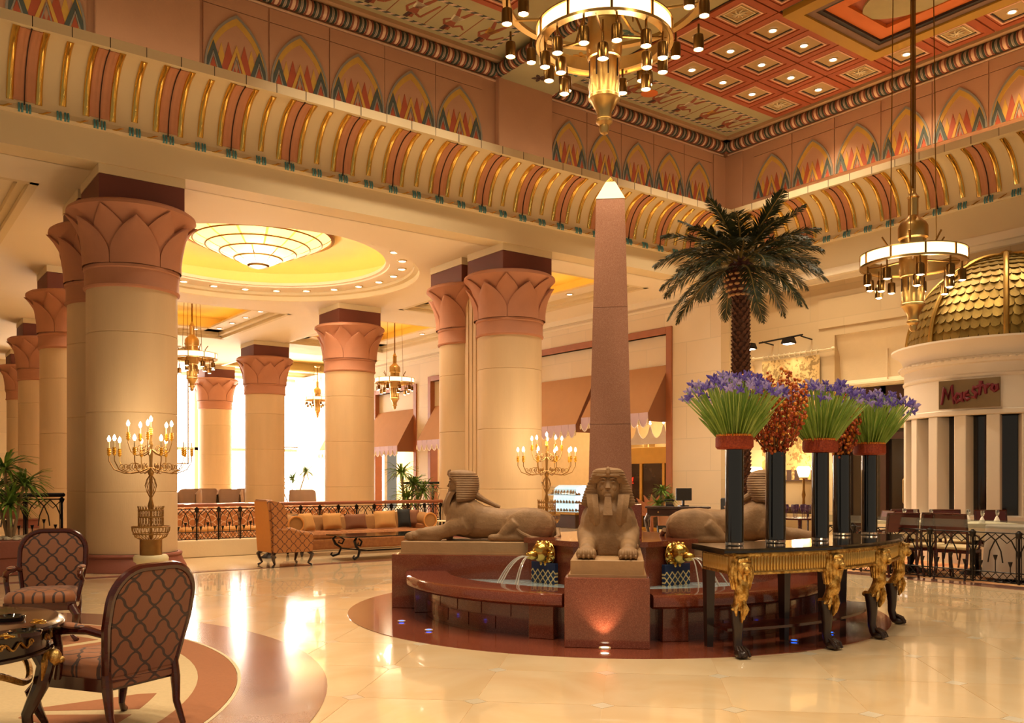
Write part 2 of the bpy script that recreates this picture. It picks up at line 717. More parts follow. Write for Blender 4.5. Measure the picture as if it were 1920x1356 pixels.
co1, co2 = sroot('cornice_left'), sroot('cornice_right')
sweep(prof, -6, 0, 'L').build('cavetto', 'cream', co1, smooth=30)
sweep(prof, -5, 0, 'R').build('cavetto', 'cream', co2, smooth=30)


def strip(u0, u1, t0, t1, h, ribs=0, n=12, round_=False):
    "band lying on the cavetto; local x along the cornice, -y outwards"
    m = MB()
    nx = max(2, ribs * 4) if ribs else (6 if round_ else 1)
    rows = []
    for i in range(n + 1):
        t = lerp(t0, t1, i / n)
        p, z = cav(t)
        a = t * pi / 2
        nx_, nz_ = -math.cos(a) * .90, -.74 * math.sin(a)
        L = math.hypot(nx_, nz_)
        ny, nz = abs(nx_) / L, nz_ / L      # outward = -y
        row = [(u0, -p + .01, z)]
        for k in range(nx + 1):
            q = k / nx
            hh = h
            if ribs:
                hh = h * (.45 + .55 * abs(math.sin(pi * q * ribs)))
            if round_:
                hh = h * (.35 + .65 * math.sin(pi * q))
                e = min(i, n - i) / n
                hh *= min(1, .4 + e * 8)
            row.append((lerp(u0, u1, q), -p - ny * hh, z + nz * hh))
        row.append((u1, -p + .01, z))
        rows.append(row)
    m.loft(rows, caps=False, closed=False)
    for row in (rows[0], rows[-1]):
        m.add(row, [tuple(range(len(row)))])
    return m


rust_me = strip(-.17, .17, .04, .97, .022, ribs=4).mesh('rust_band', 'rust', 50)
edge_me = strip(-.05, .05, .03, .985, .06, round_=True).mesh('gold_edge', 'gold', 60)
bar_me = strip(-.05, .05, .08, .92, .06, round_=True).mesh('gold_bar', 'gold', 60)
jm = strip(-.006, .006, 0, 1.0, .03)
jm.bx(-.006, .006, -.803, -.70, 8.31, 8.472)
joint_me = jm.mesh('joint_line', 'joint', 0)
ledge_me = MB().bx(-.005, .005, -.803, -.70, 8.31, 8.472).mesh('ledge_joint', 'joint', 0)
cm = MB()
for s in (-1, 1):
    cm.tube([(s * .055 - .022, -.06, 7.27), (s * .055 - .022, -.085, 7.33), (s * .055 - .022, -.05, 7.41)], .016, 6)
    cm.tube([(s * .055 + .022, -.06, 7.27), (s * .055 + .022, -.085, 7.33), (s * .055 + .022, -.05, 7.41)], .016, 6)
clip_me = cm.mesh('teal_clasp', 'teal')
sw = MB()
sw.tube([(-.09, -.075, 7.30), (-.03, -.095, 7.30), (.03, -.09, 7.335), (.09, -.07, 7.36)], [.006, .014, .014, .005], 6)
swirl_me = sw.mesh('gold_ribbon', 'gold')
PB = 1.085


def bay(root, x, side):
    def put(me, name, off, parent=None, local=False):
        if local:
            return inst(me, name, parent, (off, 0, 0))
        if side == 'L':
            return inst(me, name, parent or root, (x + off, YF, 0))
        return inst(me, name, parent or root, (XF, x - off, 0), (0, 0, -pi / 2))
    lim = (XF - .55) if side == 'L' else (YF - .55)
    if (x if side == 'L' else x) < lim - .2:
        b = put(rust_me, 'rust_band', 0)
        for s in (-1, 1):
            put(edge_me, 'gold_edge', s * .2, b, True)
        put(joint_me, 'joint_line', 0, b, True)
        put(clip_me, 'teal_clasp', 0)
        put(swirl_me, 'gold_ribbon', .28)
        put(swirl_me, 'gold_ribbon', .28 - PB / 2)
    if side == 'L':
        h = x + PB / 2
    else:
        h = x + PB / 2
    if h < lim - .05:
        if side == 'L':
            inst(bar_me, 'gold_bar', root, (h, YF, 0))
            inst(ledge_me, 'ledge_joint', root, (h, YF, 0))
            inst(clip_me, 'teal_clasp', root, (h, YF, 0))
        else:
            inst(bar_me, 'gold_bar', root, (XF, h, 0), (0, 0, -pi / 2))
            inst(ledge_me, 'ledge_joint', root, (XF, h, 0), (0, 0, -pi / 2))
            inst(clip_me, 'teal_clasp', root, (XF, h, 0), (0, 0, -pi / 2))


for k in range(-3, 14):
    bay(co1, 5.46 + k * PB, 'L')
for k in range(-4, 8):
    bay(co2, 8.85 + k * PB, 'R')

# lamps hidden on top of the ledge wash the frieze from below
lamp('AREA', 'ledge_cove_lamp', (6.5, YF - .45, 8.56), 45, WARM, 24, rot=(pi - .35, 0, 0), size_y=.12)
lamp('AREA', 'ledge_cove_lamp', (XF - .45, 5.5, 8.56), 34, WARM, .12, rot=(pi, .35, 0), size_y=20)

# frieze walls above the cornice
YZ, XZ = 15.95, 19.12
m = MB()
m.bx(-6, XZ + .3, YZ, YZ + .3, 8.45, 11.0)
m.build('frieze_wall', 'salmon', wl, smooth=0)
m = MB()
m.bx(XZ, XZ + .3, -5, YZ + .3, 8.45, 11.0)
m.build('frieze_wall', 'salmon', wr, smooth=0)
# plain pilaster panels of the frieze
for x0, x1 in ((3.25, 4.95), (11.42, 12.93)):
    m = MB()
    m.bx(x0, x1, YZ - .16, YZ, 8.45, 10.75, .015)
    m.build('frieze_pilaster', 'salmon', wl, smooth=0)
m = MB()
m.bx(XZ - .5, XZ, YZ - .04, YZ, 8.45, 10.3, .01)
m.bx(XZ - .04, XZ, YZ - .6, YZ, 8.45, 10.3, .01)
m.build('frieze_corner', 'salmon', wl, smooth=0)

# carved panel: pointed arch over a row of coloured points (local x along wall, -y outwards, z up)
PW, ZB = 1.2, 8.98


def ogive(w, h, n=14):
    "half outline of a pointed arch, from foot to tip"
    out = []
    R = (h * h + w * w) / (2 * w)
    for i in range(n + 1):
        z = h * i / n
        x = math.sqrt(max(0, R * R - z * z)) - (R - w)
        out.append((x, z))
    return out


def arch_band(w0, h0, w1, h1, t0, t1):
    m = MB()
    o, q = ogive(w0, h0), ogive(w1, h1)
    for s in (-1, 1):
        for i in range(len(o) - 1):
            poly = [(s * o[i][0], o[i][1]), (s * o[i + 1][0], o[i + 1][1]), (s * q[i + 1][0], q[i + 1][1]), (s * q[i][0], q[i][1])]
            m.prism(poly if s > 0 else poly[::-1], -t0, -t1, 'y')
    return m


slab = MB()
slab.bx(-PW / 2 + .006, PW / 2 - .006, -.03, 0, 0, 1.11)
slab.bx(-PW / 2 + .006, PW / 2 - .006, -.03, 0, 1.125, 1.38)
slab_me = slab.mesh('panel_slab', 'salmon', 0)
garch_me = arch_band(.58, 1.04, .545, .985, .03, .06).mesh('arch_moulding', 'grey_band', 0)
yarch_me = arch_band(.545, .985, .47, .86, .03, .045).mesh('arch_gilding', 'ochre', 0)


def chev(xc, w, h, t, z0=0.):
    "outlined point: an inverted V"
    m = MB()
    m.prism([(xc - w, z0), (xc, z0 + h), (xc, z0 + h - t * 2.2), (xc - w + t, z0)][::-1], -.03, -.052, 'y')
    m.prism([(xc + w, z0), (xc, z0 + h), (xc, z0 + h - t * 2.2), (xc + w - t, z0)], -.03, -.052, 'y')
    return m


def point(xc, w, h, z0=0., mat_t=.044):
    m = MB()
    m.prism([(xc - w, z0), (xc + w, z0), (xc, z0 + h)], -.03, -mat_t, 'y')
    return m


PM = []
for s in (-1, 1):
    PM.append((chev(s * .42, .165, .48, .075).mesh('green_chevron', 'slate_green', 0), 'green_chevron'))
    PM.append((chev(s * .42, .09, .29, .025).mesh('grey_chevron', 'grey_band', 0), 'grey_chevron'))
    PM.append((point(s * .42, .06, .19).mesh('red_point', 'brick_red', 0), 'red_point'))
    PM.append((point(s * .275, .115, .48, mat_t=.040).mesh('ochre_point', 'ochre', 0), 'ochre_point'))
    PM.append((point(s * .145, .135, .52, mat_t=.043).mesh('red_point', 'brick_red', 0), 'red_point'))
PM.append((chev(0, .17, .49, .06).mesh('ochre_chevron', 'ochre', 0), 'ochre_chevron'))
PM.append((chev(0, .085, .29, .022).mesh('grey_chevron', 'grey_band', 0), 'grey_chevron'))


def frieze_panel(root, xc, side, w=1.):
    loc, rz = ((xc, YZ, ZB - .06), 0) if side == 'L' else ((XZ, xc, ZB - .06), -pi / 2)
    p = inst(slab_me, 'frieze_panel', root, loc, (0, 0, rz), (w, 1, 1))
    inst(garch_me, 'arch_moulding', p)
    inst(yarch_me, 'arch_gilding', p)
    for me, nm in PM:
        inst(me, nm, p)


for xc in (2.55, 5.64, 6.86, 8.07, 9.27, 10.45 + .02):
    frieze_panel(wl, xc, 'L')
for k in range(5):
    frieze_panel(wl, 13.53 + 1.125 * k, 'L', .93)
for k in range(8):
    frieze_panel(wr, 14.40 - 1.21 * k, 'R')

# striped roll under the ceiling
ZR, RR = 10.50, .145
rl = sroot('cornice_roll')


def roll(p0, p1, nm='roll'):
    m = MB()
    m.cyl(p0, p1, RR - .012, n=14)
    m.build(nm, 'roll_cream', rl)


bm_ = MB()
for i, (u0, u1, mt) in enumerate(((-.125, -.085, 0), (-.08, -.022, 1), (-.018, .018, 2), (.022, .08, 1), (.085, .125, 0))):
    bm_.cur = mt
    bm_.tube([(u0, 0, 0), (u0 + .008, 0, 0), (u1 - .008, 0, 0), (u1, 0, 0)], [RR - .014, RR + (.006 if mt == 0 else -.002), RR + (.006 if mt == 0 else -.002), RR - .014], 14, caps=False)
band_me = bm_.mesh('roll_band', ['roll_rust', 'roll_green', 'grey_band'])


def run(x0, x1, fixed, side):
    if side == 'L':
        roll((x0, fixed, ZR), (x1, fixed, ZR))
    else:
        roll((fixed, x0, ZR), (fixed, x1, ZR))
    n = int(round(abs(x1 - x0) / .315))
    for k in range(n):
        u = x0 + (x1 - x0) * (k + .5) / n
        inst(band_me, 'roll_band', rl, (u, fixed, ZR) if side == 'L' else (fixed, u, ZR), (0, 0, 0 if side == 'L' else pi / 2))


YR, XR = YZ - .12, XZ - .12
run(3.2, 11.38, YR, 'L')
run(12.95, XR, YR, 'L')
run(3.5, YR, XR, 'R')
run(11.5, YR, 11.42, 'R')
m = MB()
m.bx(-6, XZ, YZ - .36, YZ, 10.62, 10.72)
m.bx(XZ - .36, XZ, -5, YZ, 10.62, 10.72)
m.build('roll_shelf', 'tan_paint', rl, smooth=0)
m = MB()
m.bx(3.2, XR, YZ - .05, YZ, 10.315, 10.345)
m.bx(XZ - .05, XZ, 3.5, YR, 10.315, 10.345)
m.build('roll_fillet', 'roll_cream', rl, smooth=0)

# ------------------------------------------------------------------ hall ceiling
ce = sroot('ceiling')
XB0, XB1 = 11.45, 12.93      # cross beam
# recess opening in bay two
RX0, RX1, RY0, RY1 = 14.55, 17.62, 5.6, 10.72
m = MB()
m.bx(XB1, RX0, -6, YZ, ZT, ZT + .3)
m.bx(RX1, XZ + .3, -6, YZ, ZT, ZT + .3)
m.bx(RX0, RX1, RY1, YZ, ZT, ZT + .3)
m.bx(RX0, RX1, -6, RY0, ZT, ZT + .3)
m.bx(-7, XB0, -6, YZ, ZT, ZT + .3)
m.build('ceiling_field', 'ceil_green', ce, smooth=0)
m = MB()
m.bx(XB0, XB1, -6, YZ - .1, 10.36, ZT + .2)
m.build('cross_beam', 'ceil_green', ce, smooth=0)
m = MB()
for (a, b, mt, z0, z1) in ((0, .28, 0, -.16, .1), (.28, .44, 1, -.12, .1), (.44, .52, 3, -.10, .1), (.52, .85, 2, -.05, .1)):
    m.cur = mt
    z0, z1 = ZT + z0, ZT + z1
    m.bx(RX0 + a, RX1 - a, RY1 - b, RY1 - a, z0, z1)
    m.bx(RX0 + a, RX1 - a, RY0 + a, RY0 + b, z0, z1)
    m.bx(RX0 + a, RX0 + b, RY0 + b, RY1 - b, z0, z1)
    m.bx(RX1 - b, RX1 - a, RY0 + b, RY1 - b, z0, z1)
m.build('recess_frame', ['ceil_ochre', 'ceil_brown', 'ceil_orange', 'ceil_line'], ce, smooth=0)
m = MB()
m.bx(RX0 + .3, RX1 - .3, RY0 + .3, RY1 - .3, ZT + .02, ZT + .1)
m.build('recess_top', 'ceil_red', ce, smooth=0)
m = MB()
m.prism([((RX0 + RX1) / 2 + .80 * math.cos(a), (RY0 + RY1) / 2 + 1.75 * math.sin(a)) for a in [2 * pi * i / 48 for i in range(48)]], ZT - .03, ZT + .03)
m.build('recess_oval', 'ceil_olive', ce, smooth=0)
m = MB()
m.bx(RX0 - .12, RX0 + .0, RY0 - .1, RY1, ZT - .035, ZT + .02)
m.build('teal_fillet', 'ceil_teal', ce, smooth=0)

# coffers: a rust frame, pale inner moulding, painted bed; some carved, the others hold a recessed lamp
CP = 1.045


def coffer_meshes(w):
    h = w / 2
    f = MB()
    for (o, i, z0, z1) in ((h - .015, h - .15, -.05, 0), (h - .15, h - .2, -.03, 0)):
        f.bx(-o, o, i, o, z0, z1); f.bx(-o, o, -o, -i, z0, z1); f.bx(i, o, -i, i, z0, z1); f.bx(-o, -i, -i, i, z0, z1)
    p = MB()
    o, i = h - .2, h - .235
    p.bx(-o, o, i, o, -.045, 0); p.bx(-o, o, -o, -i, -.045, 0); p.bx(i, o, -i, i, -.045, 0); p.bx(-o, -i, -i, i, -.045, 0)
    d = MB()
    o, i = h - .235, h - .26
    d.bx(-o, o, i, o, -.02, 0); d.bx(-o, o, -o, -i, -.02, 0); d.bx(i, o, -i, i, -.02, 0); d.bx(-o, -i, -i, i, -.02, 0)
    b = MB()
    b.bx(-i, i, -i, i, -.008, 0)
    return (f.mesh('coffer_frame', 'ceil_red', 0), p.mesh('inner_moulding', 'ceil_pink', 0), d.mesh('dark_fillet', 'ceil_line', 0), b.mesh('coffer_bed', 'ceil_tan', 0))


CM = coffer_meshes(CP)
orn = MB()
for r in (.30, .22):
    orn.bx(-r, r, r - .02, r, -.02, 0); orn.bx(-r, r, -r, -r + .02, -.02, 0); orn.bx(-r, -r + .02, -r, r, -.02, 0); orn.bx(r - .02, r, -r, r, -.02, 0)
for k in range(8):
    a = k * pi / 4
    orn.tube([(0, 0, -.012), (.09 * math.cos(a), .09 * math.sin(a), -.02), (.17 * math.cos(a + .3), .17 * math.sin(a + .3), -.01)], [.012, .02, .006], 6)
orn_me = orn.mesh('carved_rosette', 'bone')
dl = MB()
dl.ring(.072, .10, -.02, .004, 20)
dlt_me = dl.mesh('trim_ring', 'bone')
dl = MB()
dl.lathe([(.001, -.012), (.05, -.014), (.073, -.006)], 20)
dll_me = dl.mesh('lens', 'lens')


def downlight(x, y, z, label, group, power=0, sc=1., color=WARM, spot=84):
    t = thing('downlight', label, 'downlight', (x, y, z), 0, group, sc)
    inst(dlt_me, 'trim_ring', t)
    inst(dll_me, 'lens', t)
    if power:
        lamp('SPOT', 'downlight_lamp', (x, y, z - .06), power, color, .06, rot=(0, 0, 0), spot=math.radians(spot), blend=.7)
    return t


cells = []
for i in range(5):
    for j in range(3):
        cells.append((13.48 + CP * (i + .5), 14.03 - 1.08 * (j + .5)))
for j in range(3, 10):
    cells.append((13.48 + CP * 4.5, 14.03 - 1.08 * (j + .5)))
    cells.append((13.48 + CP * .5, 14.03 - 1.08 * (j + .5)))
carved = [(18.18, 13.49), (18.18, 11.33), (14.0, 11.33), (18.18, 9.17), (14.0, 13.49), (14.0, 9.2)]
for j in range(6):
    for i in range(5):
        cells.append((10.35 - CP * (i + .5), 14.03 - 1.08 * (j + .5)))
for n_, (x, y) in enumerate(cells):
    c = inst(CM[0], 'coffer', ce, (x, y, ZT), (0, 0, 0), (1, 1.03, 1))
    inst(CM[1], 'inner_moulding', c)
    inst(CM[2], 'dark_fillet', c)
    inst(CM[3], 'coffer_bed', c)
    if any(math.hypot(x - a, y - b) < .4 for a, b in carved):
        inst(orn_me, 'carved_rosette', c, (0, 0, -.008))
    else:
        pw = 330 if (x > 13 and y > 6) or (x > 6 and y > 11.5) else 0
        if x > 13 or y > 11.5:
            downlight(x, y, ZT - .02, 'round downlight in a rust framed ceiling coffer', 'coffer downlights of the hall', pw)
m = MB()
for i in range(6):
    x = 13.48 + CP * i
    m.bx(x - .012, x + .012, 10.79, 14.03, ZT - .012, ZT)
for j in range(4):
    y = 14.03 - 1.08 * j
    m.bx(13.48, 13.48 + CP * 5, y - .012, y + .012, ZT - .012, ZT)
m.build('grid_line', 'ceil_line', ce, smooth=0)

# painted border: strips of cells with standing figures between two rope-pattern borders
N = NT('rope_border')
tc = N.n('ShaderNodeTexCoord'); sp = N.n('ShaderNodeSeparateXYZ'); N.l(tc.outputs['Object'], sp.inputs[0])
sm = N.math('ADD', sp.outputs[0], sp.outputs[1])
N.l(N.mix(N.math('LESS_THAN', N.math('FRACT', N.math('MULTIPLY', sm, 5.)), .5), lin('C9A98A'), lin('4A4A42')), N.b.inputs['Base Color'])
N.b.inputs['Roughness'].default_value = .7
MATS['rope_border'] = N.m
mat('fig_red', '8E4A2C', .7, var=.15)
mat('fig_white', 'D8C8A0', .7, var=.1)
mat('fig_ochre', 'C08A30', .7, var=.1)
mat('fig_dark', '4A3228', .7, var=.1)


def flatstroke(m, pts, w):
    for (a, b, wa, wb) in [(pts[i], pts[i + 1], w[i], w[i + 1]) for i in range(len(pts) - 1)]:
        dx, dy = b[0] - a[0], b[1] - a[1]
        L = math.hypot(dx, dy) or 1
        nx, ny = -dy / L, dx / L
        m.prism([(a[0] + nx * wa, a[1] + ny * wa), (b[0] + nx * wb, b[1] + ny * wb), (b[0] - nx * wb, b[1] - ny * wb), (a[0] - nx * wa, a[1] - ny * wa)], -.006, 0)


def figure_mesh(v):
    m = MB()
    m.cur = 0
    flatstroke(m, [(-.16, -.48), (-.05, -.2), (0, 0)], [.03, .045, .06])
    flatstroke(m, [(.16, -.48), (.08, -.22), (.01, 0)], [.03, .045, .06])
    flatstroke(m, [(0, 0), (.0, .22)], [.06, .11])
    flatstroke(m, [(.09, .22), (.22, .08 + .1 * v), (.34, .2 - .25 * v)], [.03, .025, .02])
    flatstroke(m, [(-.09, .22), (-.2, .06), (-.1, -.05 - .1 * v)], [.03, .025, .02])
    flatstroke(m, [(.02, .25), (.03, .38)], [.05, .06])
    m.cur = 1 + v % 2
    flatstroke(m, [(-.02, .02), (0, -.2)], [.075, .14])
    m.cur = 3
    flatstroke(m, [(-.03, .22), (-.04, .42)], [.05, .05])
    return m.mesh('painted_figure', ['fig_red', 'fig_white', 'fig_ochre', 'fig_dark'], 0)


figs = [figure_mesh(v) for v in range(3)]


def border(x0, x1, y0, y1):
    m = MB()
    for a in (y0, y1):
        m.bx(x0, x1, a - .035, a + .035, ZT - .008, ZT)
    for a in (x0, x1):
        m.bx(a - .035, a + .035, y0, y1, ZT - .008, ZT)
    m.build('rope_border', 'rope_border', ce, smooth=0)
    n = int((x1 - x0) / .82)
    m = MB()
    for k in range(n):
        x = x0 + (x1 - x0) * (k + .5) / n
        inst(figs[k % 3], 'painted_figure', ce, (x, (y0 + y1) / 2, ZT), (0, 0, 0), (1.0, 1.0, 1))
        if k:
            xx = x0 + (x1 - x0) * k / n
            m.bx(xx - .008, xx + .008, y0, y1, ZT - .005, ZT)
    m.build('cell_line', 'fig_red', ce, smooth=0)


border(4.2, 10.95, 14.42, 15.42)
border(13.5, 18.55, 14.42, 15.42)
for x in (7.0, 15.2):
    m = MB()
    m.lathe([(.001, -.012), (.2, -.012), (.2, 0)], 24)
    m.build('sun_disc', 'ceil_orange', ce, (x, 14.95, ZT))
# painted flowers on the cross beam
for k in range(9):
    m = MB()
    m.cur = k % 3
    x, y = random.uniform(11.7, 12.7), 15.3 - k * .33
    for q in range(5):
        a = q * 2 * pi / 5 + k
        flatstroke(m, [(0, 0), (.10 * math.cos(a), .10 * math.sin(a)), (.17 * math.cos(a), .17 * math.sin(a))], [.015, .05, .015])
    m.build('painted_flower', ['fig_dark', 'fig_ochre', 'ceil_teal'], ce, (x, y, 10.36), smooth=0)
# ------------------------------------------------------------------ arcade ceiling with lit trays
ca = sroot('ceiling_arcade')
BX0, BX1 = 4.0, 12.2


def tray_rect(x0, x1, y0, y1, ix=.95, iy=.95, lights=4, coves=True):
    hx0, hx1, hy0, hy1 = x0 + ix, x1 - ix, y0 + iy, y1 - iy
    m = MB()
    m.bx(x0, x1, y0, hy0, ZC, ZC + .06); m.bx(x0, x1, hy1, y1, ZC, ZC + .06)
    m.bx(x0, hx0, hy0, hy1, ZC, ZC + .06); m.bx(hx1, x1, hy0, hy1, ZC, ZC + .06)
    m.build('ceiling_panel', 'plaster', ca, smooth=0)
    m = MB()                                  # stepped mouldings round the opening
    for (a, z0, z1) in ((0, ZC, ZC + .16), (.14, ZC + .10, ZC + .26)):
        m.bx(hx0 + a, hx1 - a, hy0 + a, hy0 + a + .14, z0, z1); m.bx(hx0 + a, hx1 - a, hy1 - a - .14, hy1 - a, z0, z1)
        m.bx(hx0 + a, hx0 + a + .14, hy0 + a, hy1 - a, z0, z1); m.bx(hx1 - a - .14, hx1 - a, hy0 + a, hy1 - a, z0, z1)
    m.build('tray_moulding', 'cream', ca, smooth=0)
    a, w = .28, .55
    m = MB()                                  # ledge that carries the lamps
    z0, z1 = ZC + .22, ZC + .28
    m.bx(hx0 + a, hx1 - a, hy0 + a, hy0 + a + w, z0, z1); m.bx(hx0 + a, hx1 - a, hy1 - a - w, hy1 - a, z0, z1)
    m.bx(hx0 + a, hx0 + a + w, hy0 + a, hy1 - a, z0, z1); m.bx(hx1 - a - w, hx1 - a, hy0 + a, hy1 - a, z0, z1)
    m.build('tray_ledge', 'plaster', ca, smooth=0)
    m = MB()
    m.bx(hx0, hx1, hy0, hy1, ZC + .75, ZC + .80)
    m.bx(hx0, hx1, hy0, hy0 + .04, ZC + .2, ZC + .76); m.bx(hx0, hx1, hy1 - .04, hy1, ZC + .2, ZC + .76)
    m.bx(hx0, hx0 + .04, hy0, hy1, ZC + .2, ZC + .76); m.bx(hx1 - .04, hx1, hy0, hy1, ZC + .2, ZC + .76)
    m.build('tray_top', 'cove_lit_plaster', ca, smooth=0)
    if coves:
        m = MB()
        b = a + .18
        m.bx(hx0 + b, hx1 - b, hy0 + b, hy0 + b + .06, z1, z1 + .03); m.bx(hx0 + b, hx1 - b, hy1 - b - .06, hy1 - b, z1, z1 + .03)
        m.bx(hx0 + b, hx0 + b + .06, hy0 + b, hy1 - b, z1, z1 + .03); m.bx(hx1 - b - .06, hx1 - b, hy0 + b, hy1 - b, z1, z1 + .03)
        m.build('cove_lamp', 'cove_strip', ca, smooth=0)
    c = a + w * .5
    for k in range(lights):
        t = (k + .5) / lights
        for (x, y) in ((lerp(hx0 + c, hx1 - c, t), hy1 - c), (lerp(hx0 + c, hx1 - c, t), hy0 + c), (hx1 - c, lerp(hy0 + c, hy1 - c, t)), (hx0 + c, lerp(hy0 + c, hy1 - c, t))):
            v = vis(x, y, ZC)
            if v and 0 < v[0] < 1300 and v[1] < 640:
                downlight(x, y, z0, 'round downlight on the ledge of a square yellow-lit ceiling tray', 'downlights of the square trays', 60 if k % 2 else 0, sc=1.15, spot=100)


def tray_round(x0, x1, y0, y1, cx, cy, R):
    m = MB()
    n = 64
    sq = []
    for k in range(n):
        a = 2 * pi * k / n
        dx, dy = math.cos(a), math.sin(a)
        t = min(((x1 - cx) if dx > 0 else (x0 - cx)) / dx if abs(dx) > 1e-6 else 1e9, ((y1 - cy) if dy > 0 else (y0 - cy)) / dy if abs(dy) > 1e-6 else 1e9)
        sq.append((cx + dx * t, cy + dy * t, ZC))
    ci = [(cx + R * math.cos(2 * pi * k / n), cy + R * math.sin(2 * pi * k / n), ZC) for k in range(n)]
    m.loft([sq, ci], caps=False)
    for (qx, qy) in ((x0, y0), (x0, y1), (x1, y0), (x1, y1)):
        near = sorted(range(n), key=lambda k: (sq[k][0] - qx) ** 2 + (sq[k][1] - qy) ** 2)[:2]
        m.add([sq[near[0]], sq[near[1]], (qx, qy, ZC)], [(0, 1, 2)])
    m.build('ceiling_panel', 'plaster', ca, smooth=0)
    c = (cx, cy, ZC)
    m = MB()
    m.lathe([(R, 0), (R - .02, .02), (R - .02, .14), (R - .14, .16), (R - .14, .26)], 96, c)
    m.build('tray_moulding', 'cream', ca, smooth=20)
    m = MB()
    m.lathe([(R - .05, .24), (R - .75, .24), (R - .75, .28), (R - .85, .28), (R - .85, .36), (R - .80, .36)], 96, c)
    m.build('tray_ledge', 'plaster', ca, smooth=20)
    m = MB()
    m.lathe([(R - .05, .26), (R - .05, .80), (R - .4, .90), (.001, .90)], 96, c)
    m.build('tray_dome', 'cove_lit_plaster', ca, smooth=40)
    m = MB()
    m.ring(R - .62, R - .54, .30, .33, 96, c)
    m.build('cove_lamp', 'cove_strip', ca, smooth=0)
    for k in range(26):
        a = 2 * pi * k / 26 + .1
        x, y = cx + (R - .42) * math.cos(a), cy + (R - .42) * math.sin(a)
        downlight(x, y, ZC + .235, 'round downlight on the ledge of the great circular ceiling tray', 'downlights of the circular tray', 90, sc=1.25, spot=100)


RC = (8.15, 21.45)
tray_round(BX0, BX1, YF + .5, 25.6, RC[0], RC[1], 3.98)
tray_rect(BX1, XA, YF + .5, 24.9, 1.3, .95)
tray_rect(BX1, XA, 24.9, 33.5, 1.1, 1.0, coves=True)
tray_rect(BX1, XA + 4, 33.5, 44, 1.3, 1.0, coves=False)
tray_rect(BX0, BX1, 25.6, 34, 1.0, 1.0)
tray_rect(BX0, BX1, 34, 44, 1.3, 1.3, coves=False)
tray_rect(-5, BX0, YF + .5, 25.6, 1.3, 1.3)
tray_rect(-5, BX0, 25.6, 44, 1.3, 1.3, coves=False)
m = MB()
m.bx(-5, XA, YF, YF + .52, ZC - .004, ZC)
m.build('soffit', 'cream', ca, smooth=0)

# great glass bowl lamp under the circular tray
bl = thing('ceiling_bowl_lamp', 'wide shallow glowing amber glass bowl lamp on the circular yellow-lit ceiling', 'ceiling lamp', (RC[0], RC[1], 7.64))
bp = [(1.78, -.06), (1.55, -.20), (1.25, -.33), (.92, -.47), (.58, -.62), (.25, -.78)]
for i in range(len(bp) - 1):
    nseg = 14 if i < 3 else 9
    for k in range(nseg):
        m = MB()
        g_ = .02
        m.lathe([bp[i], ((bp[i][0] + bp[i + 1][0]) / 2, (bp[i][1] + bp[i + 1][1]) / 2 - .012), bp[i + 1]], 4, (0, 0, 0), 2 * pi * k / nseg + g_, 2 * pi * (k + 1) / nseg - g_)
        m.build('glass_panel', 'bowl_glow', bl, smooth=60)
m = MB()
m.lathe([(1.70, 0), (1.86, 0), (1.86, -.09), (1.78, -.10), (1.76, -.04)], 64)
for i in range(1, len(bp) - 1):
    m.tube([(bp[i][0] * math.cos(a), bp[i][0] * math.sin(a), bp[i][1] - .004) for a in [2 * pi * q / 40 for q in range(40)]], .02, 6, closed=True)
m.lathe([(.28, -.76), (.24, -.82), (.05, -.86), (.001, -.87)], 20)
m.build('bronze_frame', 'brass_dark', bl)
lamp('POINT', 'bowl_lamp', (RC[0], RC[1], 6.55), 260, WARMW, .5)

# ------------------------------------------------------------------ columns
RS = .74
cbase = MB()
cbase.lathe([(.0, 0), (.90, 0), (.89, .05), (.84, .14), (.81, .22), (.80, .24)], 48)
base_me = cbase.mesh('base', 'salmon_dark')
q = MB()
q.lathe([(.76, .235), (.815, .24), (.825, .265), (.81, .29), (.75, .295)], 48)
ring_me = q.mesh('base_ring', 'salmon_dark')
drums = []
zz = [.29, 1.34, 2.69, 4.04, 4.80]
for i in range(4):
    q = MB()
    q.lathe([(RS - .012, zz[i]), (RS, zz[i] + .012), (RS, zz[i + 1] - .012), (RS - .012, zz[i + 1])], 56)
    drums.append(q.mesh('drum', 'drum_stone', 25))
q = MB()
q.lathe([(RS, 4.78), (.775, 4.795), (.785, 4.825), (.765, 4.86), (.765, 5.10), (.785, 5.12), (.785, 5.165), (.74, 5.18)], 48)
neck_me = q.mesh('neck_band', 'capital')
BELL = [(.69, 5.15), (.69, 5.32), (.71, 5.48), (.755, 5.66), (.82, 5.81), (.90, 5.94), (.99, 6.04), (1.055, 6.10), (1.045, 6.15), (.99, 6.19), (.7, 6.23)]
q = MB()
q.lathe(BELL, 56)
bell_me = q.mesh('capital_bell', 'capital')


def bell_r(z):
    for i in range(len(BELL) - 1):
        if BELL[i][1] <= z <= BELL[i + 1][1]:
            return lerp(BELL[i][0], BELL[i + 1][0], (z - BELL[i][1]) / (BELL[i + 1][1] - BELL[i][1]))
    return BELL[-1][0]


